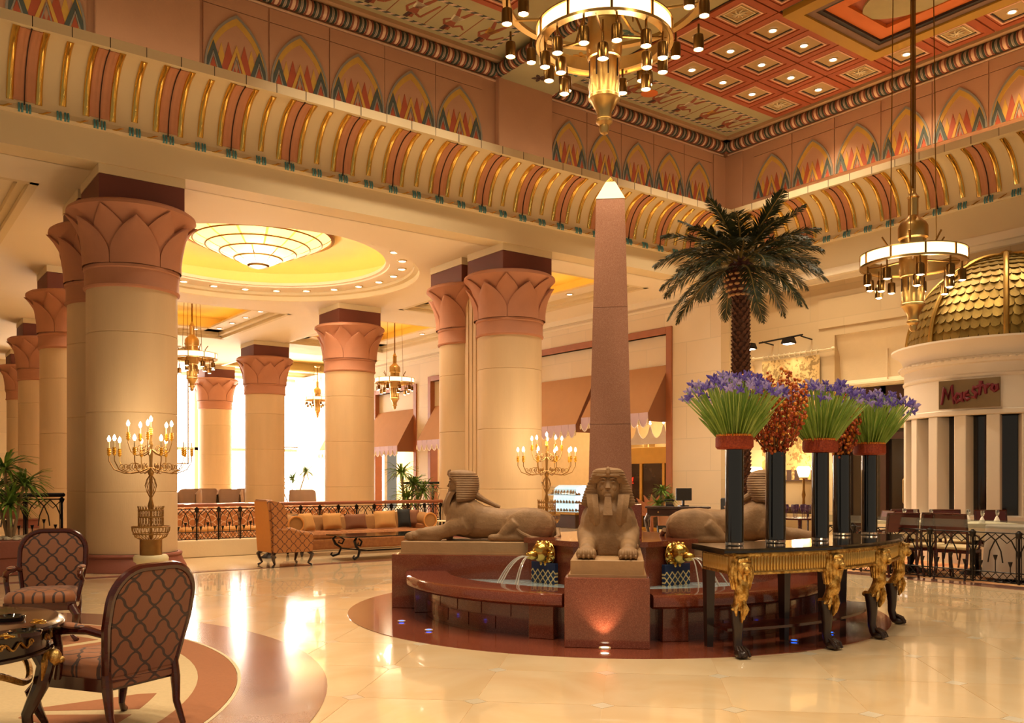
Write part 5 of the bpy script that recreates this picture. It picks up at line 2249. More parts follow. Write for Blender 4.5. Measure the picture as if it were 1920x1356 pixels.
def candelabra(x, y, rz, label, sc=1.):
    t = thing('candelabra', label, 'candelabra', (x, y, 0), rz, 'floor candelabras', sc)
    for me, nm_ in ((cb_foot, 'stone_foot'), (cb_drum, 'brass_drum'), (cb_bowl, 'wire_bowl'), (cb_cage, 'wire_cage'), (cb_stem, 'stem'), (cb_bulb, 'wire_bulb')):
        inst(me, nm_, t)
    for (R_, z0, zt, n, off) in ((.60, 1.74, 1.98, 10, .1), (.33, 2.02, 2.22, 5, .35)):
        am = cb_arm(R_, z0, zt, 'arm')
        for k in range(n):
            a = inst(am, 'arm', t, (0, 0, 0), (0, 0, 2 * pi * k / n + off))
            inst(cb_cup, 'candle_cup', a, (R_, 0, zt - .06)); inst(cb_candle, 'candle_tube', a, (R_, 0, zt - .06)); inst(cb_flame, 'bulb', a, (R_, 0, zt - .06))
    top = inst(cb_cup, 'candle_cup', t, (0, 0, 2.24))
    inst(cb_candle, 'candle_tube', top); inst(cb_flame, 'bulb', top)
    lamp('POINT', 'candelabra_lamp', (x, y, 2.25 * sc), 34, WARM, .35)


x, y = at((283 - 960) / FPX * 13.9, 13.9)
candelabra(x, y, .2, 'branched gilt candelabra with wire basket on a cream stone foot before the big column')
x, y = at((1025 - 960) / FPX * 18.6, 18.6)
candelabra(x, y, .5, 'branched gilt candelabra by the column closest to the pastry shop')
# ------------------------------------------------------------------ date palm behind the fountain
mat('palm_trunk', '4A2A1A', .8, col2='6E4228', scale=20., bump=.6)
mat('palm_boss', '5A2414', .7, col2='3A160C', scale=12., bump=.4)
mat('palm_cut', 'C89A6A', .8, var=.15)
mat('palm_leaf', '3C4422', .5, col2='222C1A', scale=8.)
mat('palm_rachis', '8A7238', .6)
mat('pot_clay', '9A6A4A', .7, var=.15)
PX, PY = at((1389 - 960) / FPX * 14.2, 14.2)
pm = thing('palm_tree', 'tall date palm with drooping feathered crown standing behind the fountain', 'palm tree', (PX, PY, 0), 0)
HT = 5.05
q = MB()
q.lathe([(.001, 0), (.42, 0), (.48, .45), (.45, .5), (.40, .45), (.001, .42)], 28)
q.build('planter', 'pot_clay', pm)
q = MB()
q.tube([(0, 0, .4), (.01, 0, 1.5), (0, .01, 2.8), (.0, 0, 4.0), (0, 0, HT - .55)], [.15, .135, .125, .12, .115], 20)
q.build('trunk', 'palm_trunk', pm)
rp = random.Random(5)
q = MB()
i = 0
z = .5
while z < HT - .62:
    for k in range(9):
        a = 2 * pi * (k + .5 * (i % 2)) / 9 + rp.uniform(-.08, .08)
        r0 = lerp(.147, .115, z / HT)
        u = Vector((math.cos(a), math.sin(a), 0))
        v = Vector((-math.sin(a), math.cos(a), 0))
        b = u * r0
        q.add([b - v * .045 + Vector((0, 0, z)), b + v * .045 + Vector((0, 0, z)), u * (r0 + .035) + Vector((0, 0, z + .055)) + v * .02, u * (r0 + .035) + Vector((0, 0, z + .055)) - v * .02, b + Vector((0, 0, z + .075))], [(0, 1, 2, 3), (3, 2, 4), (0, 3, 4), (1, 4, 2)])
    z += .062
    i += 1
tag(q.build('leaf_scars', 'palm_trunk', pm, smooth=0), kind='stuff')
q = MB()
q.lathe([(.11, HT - .62), (.17, HT - .56), (.235, HT - .42), (.245, HT - .28), (.20, HT - .12), (.12, HT + .02), (.05, HT + .1)], 24)
q.build('crown_boss', 'palm_boss', pm)
for row in range(7):
    zz_ = HT - .57 + row * .08
    rr = [.185, .22, .245, .255, .245, .22, .18][row]
    for k in range(14):
        a = 2 * pi * (k + .5 * (row % 2)) / 14
        if math.sin(a - RZ) > .45:
            continue
        q = MB()
        q.ell((0, 0, 0), (.022, .045, .024), 8, 5)
        o = q.build('frond_stub', 'palm_cut' if row < 5 else 'palm_boss', pm, (rr * math.cos(a), rr * math.sin(a), zz_), a)


def frond_mesh(L, lift, droop, nl, seed):
    "local: starts at the origin going out along +x"
    r = random.Random(seed)
    m = MB()
    n = 16
    pts = []
    for i in range(n + 1):
        t = i / n
        pts.append(Vector((L * (t - .18 * t * t * droop), .06 * math.sin(t * 2) * L * r.uniform(.9, 1.1), L * (lift * t - droop * .62 * t * t))))
    m.cur = 1
    m.tube(pts, [lerp(.022, .004, i / n) for i in range(n + 1)], 5, caps=False)
    m.cur = 0
    for i in range(nl):
        t = .14 + .86 * (i + .5) / nl
        k = min(n - 1, int(t * n))
        p = pts[k].lerp(pts[k + 1], t * n - k)
        tg = (pts[k + 1] - pts[k]).normalized()
        sd = tg.cross(Vector((0, 0, 1))).normalized()
        up = sd.cross(tg)
        l = L * .24 * (math.sin(pi * min(1, t * .93 + .1)) ** .6 + .12)
        for s in (-1, 1):
            d = (sd * s * .62 + tg * .78 + up * r.uniform(.02, .32)).normalized()
            e = p + d * l + Vector((0, 0, -l * r.uniform(.15, .42)))
            w = tg * .011
            mid = p.lerp(e, .5) + up * .02
            m.add([p - w, p + w, mid + w * 1.2, e, mid - w * 1.2], [(0, 1, 2, 4), (4, 2, 3)])
    return m.mesh('frond', ['palm_leaf', 'palm_rachis'], 0, recalc=False)


FRM = [frond_mesh(1.30, .62, .60, 76, 1), frond_mesh(1.40, .42, .68, 76, 2), frond_mesh(1.38, .18, .72, 76, 3), frond_mesh(1.20, -.05, .95, 70, 4), frond_mesh(1.10, .95, .45, 66, 5)]
k = 0
for lvl, (n, me, zo) in enumerate(((6, 4, .08), (9, 0, .04), (11, 1, 0), (11, 2, -.05), (9, 3, -.12))):
    for i in range(n):
        a = 2 * pi * (i + .37 * lvl) / n + rp.uniform(-.15, .15)
        s = rp.uniform(.88, 1.08)
        inst(FRM[me], 'frond', pm, (.08 * math.cos(a), .08 * math.sin(a), HT + zo), (rp.uniform(-.15, .15), 0, a), s)

# ------------------------------------------------------------------ dracaenas and small pot plants
mat('drac_leaf', '7C9A3C', .45, col2='4A6A22', scale=6.)
mat('cane', 'A08460', .8, var=.2, scale=12.)


def tuft(m, c, n, L, seed, up=.5):
    r = random.Random(seed)
    for i in range(n):
        a = i * 2.4 + r.uniform(-.2, .2)
        e = r.uniform(-.2, 1.2) * up + .3 * r.random()
        l = L * r.uniform(.75, 1.1)
        d = Vector((math.cos(a), math.sin(a), 0))
        s = Vector((-math.sin(a), math.cos(a), 0))
        P = [Vector(c) + d * l * t + Vector((0, 0, l * (e * 1.6 * t - .75 * t * t))) for t in (0, .35, .7, 1.)]
        w = [.014, .024, .018, .001]
        m.loft([[P[k] - s * w[k], P[k] + Vector((0, 0, -.006)), P[k] + s * w[k]] for k in range(4)], caps=False, closed=False)


def dracaena(x, y, heads, label, pot=.22, poth=.34, L=.5, group='potted dracaenas', base=0.):
    t = thing('dracaena', label, 'plant', (x, y, base), RZ, group)
    if pot:
        q = MB()
        q.lathe([(.001, 0), (pot * .75, 0), (pot, poth), (pot * 1.06, poth), (pot * 1.06, poth + .03), (pot * .9, poth + .03), (pot * .9, poth - .02), (.001, poth - .03)], 24)
        q.build('pot', 'pot_clay', t)
    for i, (hx, hy, hz) in enumerate(heads):
        q = MB()
        q.tube([(hx * .15, hy * .15, (poth - .05) if pot else 0), (hx * .6, hy * .6, hz * .6), (hx, hy, hz)], [.03, .026, .022], 8)
        q.build('cane', 'cane', t)
        q = MB()
        tuft(q, (hx, hy, hz - .02), 64, L * .92, 70 + i, .62)
        tag(q.build('leaf_tuft', 'drac_leaf', t, smooth=0, recalc=False), kind='stuff')
    return t


x, y = at((70 - 960) / FPX * 14.6, 14.6)
pl = thing('stone_planter', 'low rectangular stone planter with pale pebbles at the dim railing', 'planter', (*at((40 - 960) / FPX * 14.9, 14.9), 0), 0)
q = MB()
q.bx(-1.6, .75, -.45, .45, 0, .28, .01); q.build('base_course', 'salmon_dark', pl, smooth=0)
q = MB()
q.bx(-1.62, .77, -.47, .47, .28, .56, .015); q.build('trough', 'salmon_dark', pl, smooth=0)
q = MB()
r = random.Random(8)
for i in range(150):
    s = r.uniform(.03, .06)
    q.ell((r.uniform(-1.5, .68), r.uniform(-.4, .4), .565 + s * .3), (s, s * .8, s * .6), 7, 5)
tag(q.build('pebbles', mat('pebble', 'CFC0A4', .7, var=.2, scale=6), pl), kind='stuff')
dracaena(*at((20 - 960) / FPX * 14.9, 14.9), [(-.1, 0, 1.20), (.20, .05, .92), (-.35, .1, .85), (.05, -.1, .60)], 'leafy dracaena with several canes growing from the pebbled planter', pot=0, L=.52, base=.56)
dracaena(*at((762 - 960) / FPX * 22.5, 22.5), [(-.12, 0, 1.72), (.18, .05, 1.45), (.02, -.1, 1.1), (.4, .1, 1.25)], 'slender potted dracaena behind the sofa railing near the paired columns', L=.5)
dracaena(*at((1243 - 960) / FPX * 24.4, 24.4), [(0, 0, 1.25), (.16, .05, 1.02), (-.14, .0, .9)], 'small light green plant beside the dark desk', pot=.16, poth=.75, L=.34)
dracaena(*at((548 - 960) / FPX * 40, 40), [(0, 0, 1.6), (.6, .05, 1.9), (-.5, .0, 1.3)], 'plant silhouetted against the far glazing beside the round chair', L=.6)
# ------------------------------------------------------------------ lounge armchairs (local: faces -y)
ogee('armchair_cloth', '8A5230', '33190E', '7A4A2C', 11.5, 11.5, 0, 2, thick=.27)
ogee('armchair_seat_cloth', '9A5C2E', '3A1C0E', '8A5230', 11.5, 11.0, 0, 1, thick=.27)


def rr_outline(w, h, z0, rtop, n=9, flare=.0):
    "rounded-top back outline, local x and height"
    o = [(-w + flare, z0), (-w, z0 + h * .5)]
    o += [(-w + rtop + rtop * math.cos(pi - i * pi / 2 / n), z0 + h - rtop + rtop * math.sin(pi - i * pi / 2 / n)) for i in range(n + 1)]
    o += [(w - rtop + rtop * math.cos(pi / 2 - i * pi / 2 / n), z0 + h - rtop + rtop * math.sin(pi / 2 - i * pi / 2 / n)) for i in range(n + 1)]
    o += [(w, z0 + h * .5), (w - flare, z0)]
    return o


def back_y(z):
    return .235 + (z - .42) * .22


def cabriole(m, x, y, z1, ox, oy, r=.03, k=1.):
    "S-curved leg from (x, y, z1) to the floor, knee leaning to (ox, oy)"
    m.tube([(x, y, z1), (x + ox * .05 * k, y + oy * .05 * k, z1 * .78), (x + ox * .03 * k, y + oy * .03 * k, z1 * .5), (x - ox * .005, y - oy * .005, z1 * .2), (x + ox * .015, y + oy * .015, .04), (x + ox * .05, y + oy * .05, .012)], [r * 1.35, r * 1.3, r * .95, r * .62, r * .6, r * .8], 10)


def armchair(r_, d_, phi, label):
    x, y = at(r_, d_)
    t = thing('armchair', label, 'armchair', (x, y, .009), RZ + phi, 'lounge armchairs on the round carpet')
    # back frame
    o = rr_outline(.30, .66, .36, .20, flare=.05)
    m = MB()
    m.tube([(px, back_y(pz), pz) for px, pz in o], .027, 8, closed=True)
    m.build('back_frame', 'mahogany', t)
    oi = rr_outline(.278, .615, .385, .185, flare=.05)
    m = MB()
    front = [(px, back_y(pz) - .022, pz) for px, pz in oi]
    rear = [(px, back_y(pz) + .022, pz) for px, pz in oi]
    cx = [(px * .55, back_y(.70 + (pz - .70) * .55) - .045, .70 + (pz - .70) * .55) for px, pz in oi]
    cr = [(px * .55, back_y(.70 + (pz - .70) * .55) + .03, .70 + (pz - .70) * .55) for px, pz in oi]
    m.loft([cx, front, rear, cr])
    m.build('backrest', 'armchair_cloth', t, smooth=60)
    # seat
    m = MB()
    so = []
    pl_ = [(-.26, .22), (.26, .22), (.31, -.26), (.24, -.315), (0, -.335), (-.24, -.315), (-.31, -.26)]
    for (k, z) in ((.97, .36), (1.0, .40), (.99, .44), (.90, .475), (.6, .49)):
        so.append([(a * k, b * k + (-.02 if k < 1 else 0) * 0, z) for a, b in pl_])
    m.loft(so)
    m.build('seat', 'armchair_seat_cloth', t, smooth=50)
    m = MB()
    m.loft([[(a * 1.02, b * 1.02, z) for a, b in pl_] for z in (.375, .30)])
    m.build('seat_rail', 'mahogany', t, smooth=30)
    m = MB()                                     # padded rear rail, wrapped in the same cloth
    m.box((0, .235, .37), (.46, .02, .11), 0, .008)
    m.build('rear_panel', 'armchair_cloth', t, smooth=0)
    for s in (-1, 1):
        m = MB(); cabriole(m, s * .28, -.28, .33, s, -.8, .032); m.build('front_leg', 'mahogany', t)
        m = MB(); m.tube([(s * .245, .23, .42), (s * .25, .245, .30), (s * .245, .26, .15), (s * .245, .32, .01)], [.030, .030, .022, .018], 10); m.build('rear_leg', 'mahogany', t)
        m = MB()
        m.tube([(s * .285, back_y(.64), .64), (s * .305, .15, .665), (s * .315, .0, .655), (s * .325, -.12, .645), (s * .325, -.165, .62), (s * .315, -.14, .60)], [.022, .026, .024, .028, .022, .012], 10)
        m.build('arm', 'mahogany', t)
        m = MB()
        m.tube([(s * .322, -.11, .635), (s * .335, -.07, .56), (s * .315, -.09, .46), (s * .30, -.13, .36)], [.024, .024, .022, .026], 10)
        m.build('arm_support', 'mahogany', t)
        m = MB()
        m.ell((s * .315, .02, .685), (.032, .11, .018), 12, 8)
        m.build('arm_pad', 'armchair_seat_cloth', t)
    return t


armchair(-2.46, 5.52, math.radians(-117), 'armchair with ogee-patterned brown cloth drawn up to the round table, back to the fountain')
armchair(-4.56, 8.72, math.radians(16), 'armchair with ogee-patterned brown cloth standing by the pebbled planter')

# ------------------------------------------------------------------ round lounge table and the things on it
tx, ty = at(-3.22, 4.98)
rt = thing('round_table', 'round dark polished table with moulded edge and gilded lion-headed legs', 'table', (tx, ty, .009), RZ)
m = MB()
m.lathe([(.001, .70), (.62, .70), (.645, .712), (.645, .728), (.62, .745), (.60, .748), (.001, .75)], 64)
m.build('table_top', 'dark_wood', rt)
m = MB()
m.lathe([(.54, .56), (.565, .565), (.565, .69), (.58, .70), (.50, .70)], 64)
m.build('apron', 'dark_wood', rt)
m = MB()
m.tube([(.575 * math.cos(2 * pi * k / 48), .575 * math.sin(2 * pi * k / 48), .57) for k in range(48)], .012, 6, closed=True)
m.build('apron_bead', 'dark_wood', rt)
for k in range(10):
    a = 2 * pi * k / 10 - .3
    q = MB()
    pts = [(-.17 + .34 * i / 24, .640 + .018 * math.sin(i * .55)) for i in range(25)]
    q.tube([(.574 * math.cos(a + t), .574 * math.sin(a + t), z) for t, z in pts], .007, 6)
    for e in (-1, 1):
        q.tube([(.574 * math.cos(a + e * .17 + t / .574), .574 * math.sin(a + e * .17 + t / .574), .645 + z) for t, z in [(.022 * (1 - i / 16) * math.cos(i * .6), .022 * (1 - i / 16) * math.sin(i * .6)) for i in range(15)]], .006, 6)
    q.build('gilt_scroll', 'gilt', rt)
for k in range(4):
    a = k * pi / 2 + .25
    lg = inst(None, 'table_leg', rt, (0, 0, 0), (0, 0, a))
    q = MB()
    q.tube([(.50, 0, .60), (.56, 0, .48), (.53, 0, .36), (.46, 0, .20), (.47, 0, .08), (.54, 0, .015)], [.05, .052, .045, .032, .03, .035], 10)
    q.build('leg_shaft', 'dark_wood', lg)
    q = MB()
    q.ell((.60, 0, .52), (.045, .04, .05), 12, 8); q.ell((.64, 0, .505), (.02, .022, .02), 10, 6)
    for s in range(9):
        b = -1.9 + s * .47
        q.tube([(.57, .05 * math.sin(b), .53 + .05 * math.cos(b)), (.565, .065 * math.sin(b), .50 + .03 * math.cos(b)), (.55, .05 * math.sin(b), .40)], [.012, .018, .006], 6)
    q.build('lion_head', 'gilt', lg)
q = MB()
q.tube([(.46 * math.cos(a), .46 * math.sin(a), .44 - .05 * math.cos(4 * (a - .25))) for a in [2 * pi * k / 120 for k in range(120)]], .02, 6, closed=True)
q.build('gilt_swag', 'gilt', rt)


def ontable(px, py, nm, label, cat, group=None):
    x, y = frompx(px, py, .759)
    return thing(nm, label, cat, (x, y, .759), RZ, group)


for (px, py), lab in (((18, 1163), 'low dark ring ashtray on the round table, on the planter side'), ((46, 1191), 'low dark ring ashtray on the round table, between the gilded leaf heaps')):
    t = ontable(px, py, 'ashtray', lab, 'ashtray', 'ashtrays on the round table')
    q = MB(); q.lathe([(.001, .0), (.075, .0), (.082, .02), (.07, .026), (.055, .012), (.001, .010)], 28); q.build('dish', 'black_glass', t)
    for k in range(3):
        q = MB(); a = k * 2.1; q.box((.072 * math.cos(a), .072 * math.sin(a), .022), (.02, .02, .012), a); q.build('rest', 'black_glass', t)
for (px, py), n, lab in (((76, 1172), 12, 'small heap of gilded leaves lying at the edge of the round table'), ((8, 1199), 6, 'smaller heap of gilded leaves beside the ashtrays on the round table')):
    t = ontable(px, py, 'gilded_leaves', lab, 'ornament')
    r = random.Random(n)
    for k in range(n):
        q = MB()
        q.ell((0, 0, 0), (.026, .012, .007), 8, 5)
        o = q.build('leaf', 'gold', t, (r.uniform(-.04, .04), r.uniform(-.03, .03), .01 + .006 * (k % 3)), r.random() * 6)

# ------------------------------------------------------------------ wing chair, sofa, low glass table
ogee('wing_cloth', 'B87636', '5E3216', 'A8662C', 12.0, 12.0, 1, 2, thick=.24)
mat('wing_back_cloth', 'C8843C', .8, var=.08, scale=20.)
wx, wy = 6.36, 15.42
wc = thing('wing_chair', 'high-backed wing chair in amber ogee cloth beside the sofa', 'armchair', (wx, wy, 0), pi / 2)   # faces +x
m = MB()
m.loft([[(sx * w, y0 + dy, z) for sx, dy in ((-1, -.055), (1, -.055), (1, .055), (-1, .055))] for z, w, y0 in ((.26, .33, .33), (.6, .34, .35), (1.0, .33, .38), (1.17, .29, .40), (1.20, .24, .40))])
m.build('backrest', 'wing_cloth', wc, smooth=30)
m = MB()
m.loft([[(sx * w, y0 + dy, z) for sx, dy in ((-1, -.006), (1, -.006), (1, .006), (-1, .006))] for z, w, y0 in ((.27, .325, .39), (.6, .335, .412), (1.0, .325, .442), (1.165, .28, .462))])
m.build('back_panel', 'wing_back_cloth', wc, smooth=0)
for s in (-1, 1):
    m = MB()
    m.prism([(.36, .62), (.14, .66), (.10, .78), (.12, 1.0), (.20, 1.14), (.40, 1.18)], s * .335 - .04, s * .335 + .04, 'x')
    m.build('wing', 'wing_cloth', wc, smooth=0)
    m = MB()
    m.prism([(.36, .26), (-.36, .26), (-.38, .50), (-.30, .545), (-.12, .55), (-.06, .62), (.36, .66)], s * .335 - .05, s * .335 + .05, 'x')
    m.build('arm', 'wing_cloth', wc, smooth=0)
    m = MB()
    m.tube([(s * .335, .30, .655), (s * .335, .02, .645), (s * .335, -.10, .60), (s * .335, -.34, .55), (s * .335, -.385, .53)], [.055, .055, .05, .06, .05], 12)
    m.build('arm_roll', 'wing_cloth', wc)
m = MB()
m.box((0, -.03, .36), (.58, .72, .22), 0, .03)
m.build('seat_base', 'wing_cloth', wc, smooth=0)
m = MB()
m.box((0, -.05, .50), (.57, .66, .12), 0, .045)
m.build('seat_cushion', 'wing_cloth', wc, smooth=0)
for sx in (-1, 1):
    for sy in (-1, 1):
        m = MB(); cabriole(m, sx * .30, sy * .32, .27, sx, sy, .03); m.build('leg', 'dark_wood', wc)

mat('sofa_cloth', '8A5226', .8, col2='9C6230', scale=14.)
mat('sofa_trim', '9A6A34', .8, var=.12, scale=20.)
mat('cushion_tan', 'C08A4A', .85, var=.1, scale=10.)
mat('cushion_brown', '7A4A2C', .85, var=.1, scale=10.)
mat('cushion_black', '15130F', .8, var=.1)
sf = thing('sofa', 'long brown rolled-arm sofa in front of the iron railing', 'sofa', (8.72, 17.25, 0), 0)
m = MB(); m.box((0, 0, .24), (3.0, .86, .22), 0, .03); m.build('base', 'sofa_cloth', sf, smooth=0)
for k in range(3):
    m = MB(); m.box((-.95 + k * .95, -.06, .41), (.94, .74, .15), 0, .05); m.build('seat_cushion', 'sofa_cloth', sf, smooth=0)
m = MB()
m.loft([[(x, y, z) for y, z in ((.26, .3), (.30, .74), (.36, .80 + c), (.46, .78 + c), (.47, .3))] for x, c in ((-1.45, .06), (-.7, .0), (0, -.03), (.7, .0), (1.45, .06))])
m.build('backrest', 'sofa_trim', sf, smooth=50)
for s in (-1, 1):
    m = MB()
    m.box((s * 1.47, .0, .38), (.18, .84, .42), 0, .02)
    m.build('arm', 'sofa_cloth', sf, smooth=0)
    m = MB()
    m.cyl((s * 1.56, -.44, .66), (s * 1.56, .44, .70), .16, n=24)
    m.build('arm_roll', 'sofa_trim', sf)
    m = MB()
    m.tube([(s * 1.56 + .16 * math.cos(a), -.45, .66 + .16 * math.sin(a)) for a in [2 * pi * k / 24 for k in range(24)]], .018, 6, closed=True)
    m.build('arm_piping', 'wing_back_cloth', sf)
for sx in (-1.4, 1.4):
    for sy in (-.36, .36):
        m = MB(); m.lathe([(.03, .13), (.04, .10), (.03, .04), (.018, 0)], 12, (sx, sy, 0)); m.build('leg', 'dark_wood', sf)


def cushion(x, y, z, w, h, mt, label, tilt=.35, rz=0., group=None):
    m = MB()
    rows = []
    n = 8
    for i in range(n + 1):
        v = -1 + 2 * i / n
        row = []
        for k in range(n + 1):
            u = -1 + 2 * k / n
            p = max(0, (1 - u ** 4) * (1 - v ** 4)) ** .5
            row.append((u * w * (.93 + .07 * abs(v) ** 2), -.085 * p, v * h * (.93 + .07 * abs(u) ** 2)))
        rows.append(row)
    m.loft(rows, caps=False, closed=False)
    m.loft([[(a, -b, c) for a, b, c in row] for row in rows], caps=False, closed=False)
    o = m.build('cushion', mt, None, (x, y, z), 0, smooth=60)
    o.rotation_euler = (tilt, 0, rz)
    return tag(o, label, 'cushion', group)


cushion(7.55, 17.18, .68, .22, .20, 'cushion_tan', 'tan square cushion leaning on the sofa arm next to the wing chair', -.35, .5)
cushion(7.34, 17.30, .67, .20, .18, 'cushion_black', 'black cushion behind the tan one at the sofa arm near the wing chair', -.35, .6)
cushion(8.72, 17.30, .66, .26, .17, 'cushion_brown', 'brown oblong cushion in the middle of the sofa', -.3)
cushion(8.2, 17.36, .68, .22, .18, 'cushion_tan', 'tan cushion between the brown oblong cushion and the leaning one', -.3)
cushion(9.42, 17.28, .69, .26, .20, 'cushion_tan', 'wide tan cushion next to the black cushion on the sofa', -.32, -.1)
cushion(9.86, 17.22, .71, .15, .22, 'cushion_black', 'narrow black cushion by the rolled sofa arm', -.35, -.25)
cushion(10.08, 17.24, .70, .16, .20, 'cushion_brown', 'brown cushion tucked in the sofa corner behind the black one', -.35, -.5)

# low table: glass slab on scrolled iron legs
gt = thing('coffee_table', 'low glass-topped table on black scrolled iron legs before the sofa', 'coffee table', (8.75, 15.85, 0), 0)
mat('smoke_glass', '3A3A30', .05, var=.1, trans=.6)
m = MB(); m.box((0, 0, .46), (2.3, 1.05, .02), 0, .004); m.build('glass_top', 'smoke_glass', gt, smooth=0)
for sx in (-1, 1):
    for sy in (-1, 1):
        lg = MB()
        lg.tube([(sx * .95, sy * .42, .45), (sx * 1.02, sy * .47, .38), (sx * .98, sy * .45, .28), (sx * .88, sy * .40, .20), (sx * .92, sy * .42, .08), (sx * 1.02, sy * .47, .04), (sx * 1.06, sy * .49, .07), (sx * 1.03, sy * .475, .11)], [.02, .03, .028, .024, .024, .026, .022, .014], 8)
        lg.tube([(sx * .90, sy * .41, .42), (sx * .82, sy * .38, .36), (sx * .86, sy * .39, .28), (sx * .93, sy * .42, .30), (sx * .91, sy * .41, .35)], [.016, .02, .02, .016, .01], 8)
        lg.build('scroll_leg', 'black_iron', gt)
m = MB()
m.tube([(-.9, -.40, .19), (-.5, 0, .15), (.5, 0, .15), (.9, .40, .19)], .014, 6); m.tube([(-.9, .40, .19), (-.5, 0.02, .15), (.5, 0.02, .15), (.9, -.40, .19)], .014, 6)
m.build('stretcher', 'black_iron', gt)


def side_table(x, y, label, h=.62, r=.26):
    t = thing('side_table', label, 'side table', (x, y, 0))
    m = MB(); m.lathe([(.001, h - .02), (r, h - .02), (r + .01, h - .01), (r, h), (.001, h)], 28); m.build('top', 'bone', t)
    m = MB(); m.lathe([(.02, h - .02), (.025, .3), (.04, .2), (.022, .1), (.15, .02), (.16, 0), (.001, 0)], 16); m.build('pedestal', 'black_iron', t)


side_table(6.72, 17.15, 'small pale-topped side table between wing chair and sofa')
side_table(10.95, 17.3, 'small pale-topped side table at the sofa end near the paired columns')

# ------------------------------------------------------------------ iron railings


def rail_panel(w, h, dense=1):
    "one bay of ironwork: interlaced arches over lotus buds, net band below (local x along, z up)"
    m = MB()
    r = .009 * dense
    for z in (.02, .16, h - .02):
        m.tube([(0, 0, z), (w, 0, z)], r, 5)
    n = 6
    for k in range(n):                                            # net band
        a, b = w * k / n, w * (k + 1) / n
        m.tube([(a, 0, .03), ((a + b) / 2, 0, .09), (b, 0, .03)], r * .7, 4); m.tube([(a, 0, .15), ((a + b) / 2, 0, .09), (b, 0, .15)], r * .7, 4)
    zt = h - .03
    for (x0, x1) in ((0, w * .66), (w * .34, w)):                  # interlaced pointed arches
        xm = (x0 + x1) / 2
        for s in (-1, 1):
            xe = x0 if s < 0 else x1
            m.tube([(xe, 0, .40 * h), (lerp(xe, xm, .12), 0, .62 * h), (lerp(xe, xm, .45), 0, .82 * h), (xm, 0, zt)], r, 5)
    m.tube([(0, 0, zt), (w * .25, 0, .78 * h), (w * .5, 0, zt), (w * .75, 0, .78 * h), (w, 0, zt)], r * .8, 5)
    for x in (w * .18, w * .5, w * .82):                            # lotus buds on stalks
        z = .52 * h if abs(x - w / 2) < .01 else .40 * h
        m.tube([(x, 0, .16), (x, 0, z - .06)], r * .8, 5)
        m.lathe([(.004, z - .07), (.016, z - .04), (.034, z + .02), (.001, z + .01)], 8, (x, 0, 0))
    for x in (.035, w - .035):
        m.tube([(x, 0, .02), (x, 0, zt)], r * .7, 5)
    return m


def railing(name, x0, y0, x1, y1, zb, zt, n, label, group, rail='wood_rail', kerb=True, dense=1.):
    L = math.hypot(x1 - x0, y1 - y0)
    t = thing(name, label, 'railing', (x0, y0, 0), math.atan2(y1 - y0, x1 - x0), group)
    w = L / n
    pm_ = rail_panel(w, zt - zb - .06, dense).mesh('iron_panel', 'black_iron', 50)
    q = MB()
    q.cyl((0, 0, zb), (0, 0, zt - .04), .018 * dense, n=8)
    q.lathe([(.018, zt - .16), (.045, zt - .10), (.05, zt - .07), (.02, zt - .05)], 10)
    po = q.mesh('post', 'black_iron')
    for k in range(n):
        inst(pm_, 'iron_panel', t, (w * k, 0, zb))
    for k in range(n + 1):
        inst(po, 'post', t, (w * k, 0, 0))
    q = MB()
    if rail == 'glass':
        q.bx(0, L, -.006, .006, zt - .02, zt + .10)
        q.build('glass_rail', mat('rail_glass', 'D8E0DC', .03, var=0, trans=.9), t, smooth=0)
    else:
        q.box((L / 2, 0, zt), (L + .1, .12, .075), 0, .02)
        q.build('handrail', rail, t, smooth=0)
    if kerb:
        q = MB()
        q.box((L / 2, 0, zb / 2), (L, .30, zb), 0, .01)
        q.build('kerb', 'limestone', t, smooth=0)
    return t


railing('railing', 4.75, 18.2, 11.42, 18.2, .33, 1.04, 15, 'iron railing with lotus tracery and wooden handrail behind sofa and wing chair', 'iron railings')
railing('railing', -1.6, 18.35, 3.2, 18.35, .36, 1.27, 8, 'dim iron railing behind the pebbled planter', 'iron railings', rail='black_iron', dense=1.3)
railing('railing', 12.9, 22.6, 18.0, 22.6, .40, 1.46, 10, 'far iron railing with tracery in front of the shop awnings', 'iron railings', rail='black_iron')
railing('railing', 13.36, 9.1, 13.36, 2.6, .05, .86, 10, 'iron railing with lotus tracery and glass top fencing the dining tables', 'iron railings', rail='glass', kerb=False, dense=1.1)

# ------------------------------------------------------------------ dining corner
mat('table_cloth', 'E8D8B8', .8, var=.05, scale=6.)
mat('grey_cloth', 'B8A898', .8, var=.06, scale=6.)
mat('leather_red', '54190F', .35, var=.2, scale=6., coat=.2)
mat('seat_cream', 'D8C090', .8, var=.08)


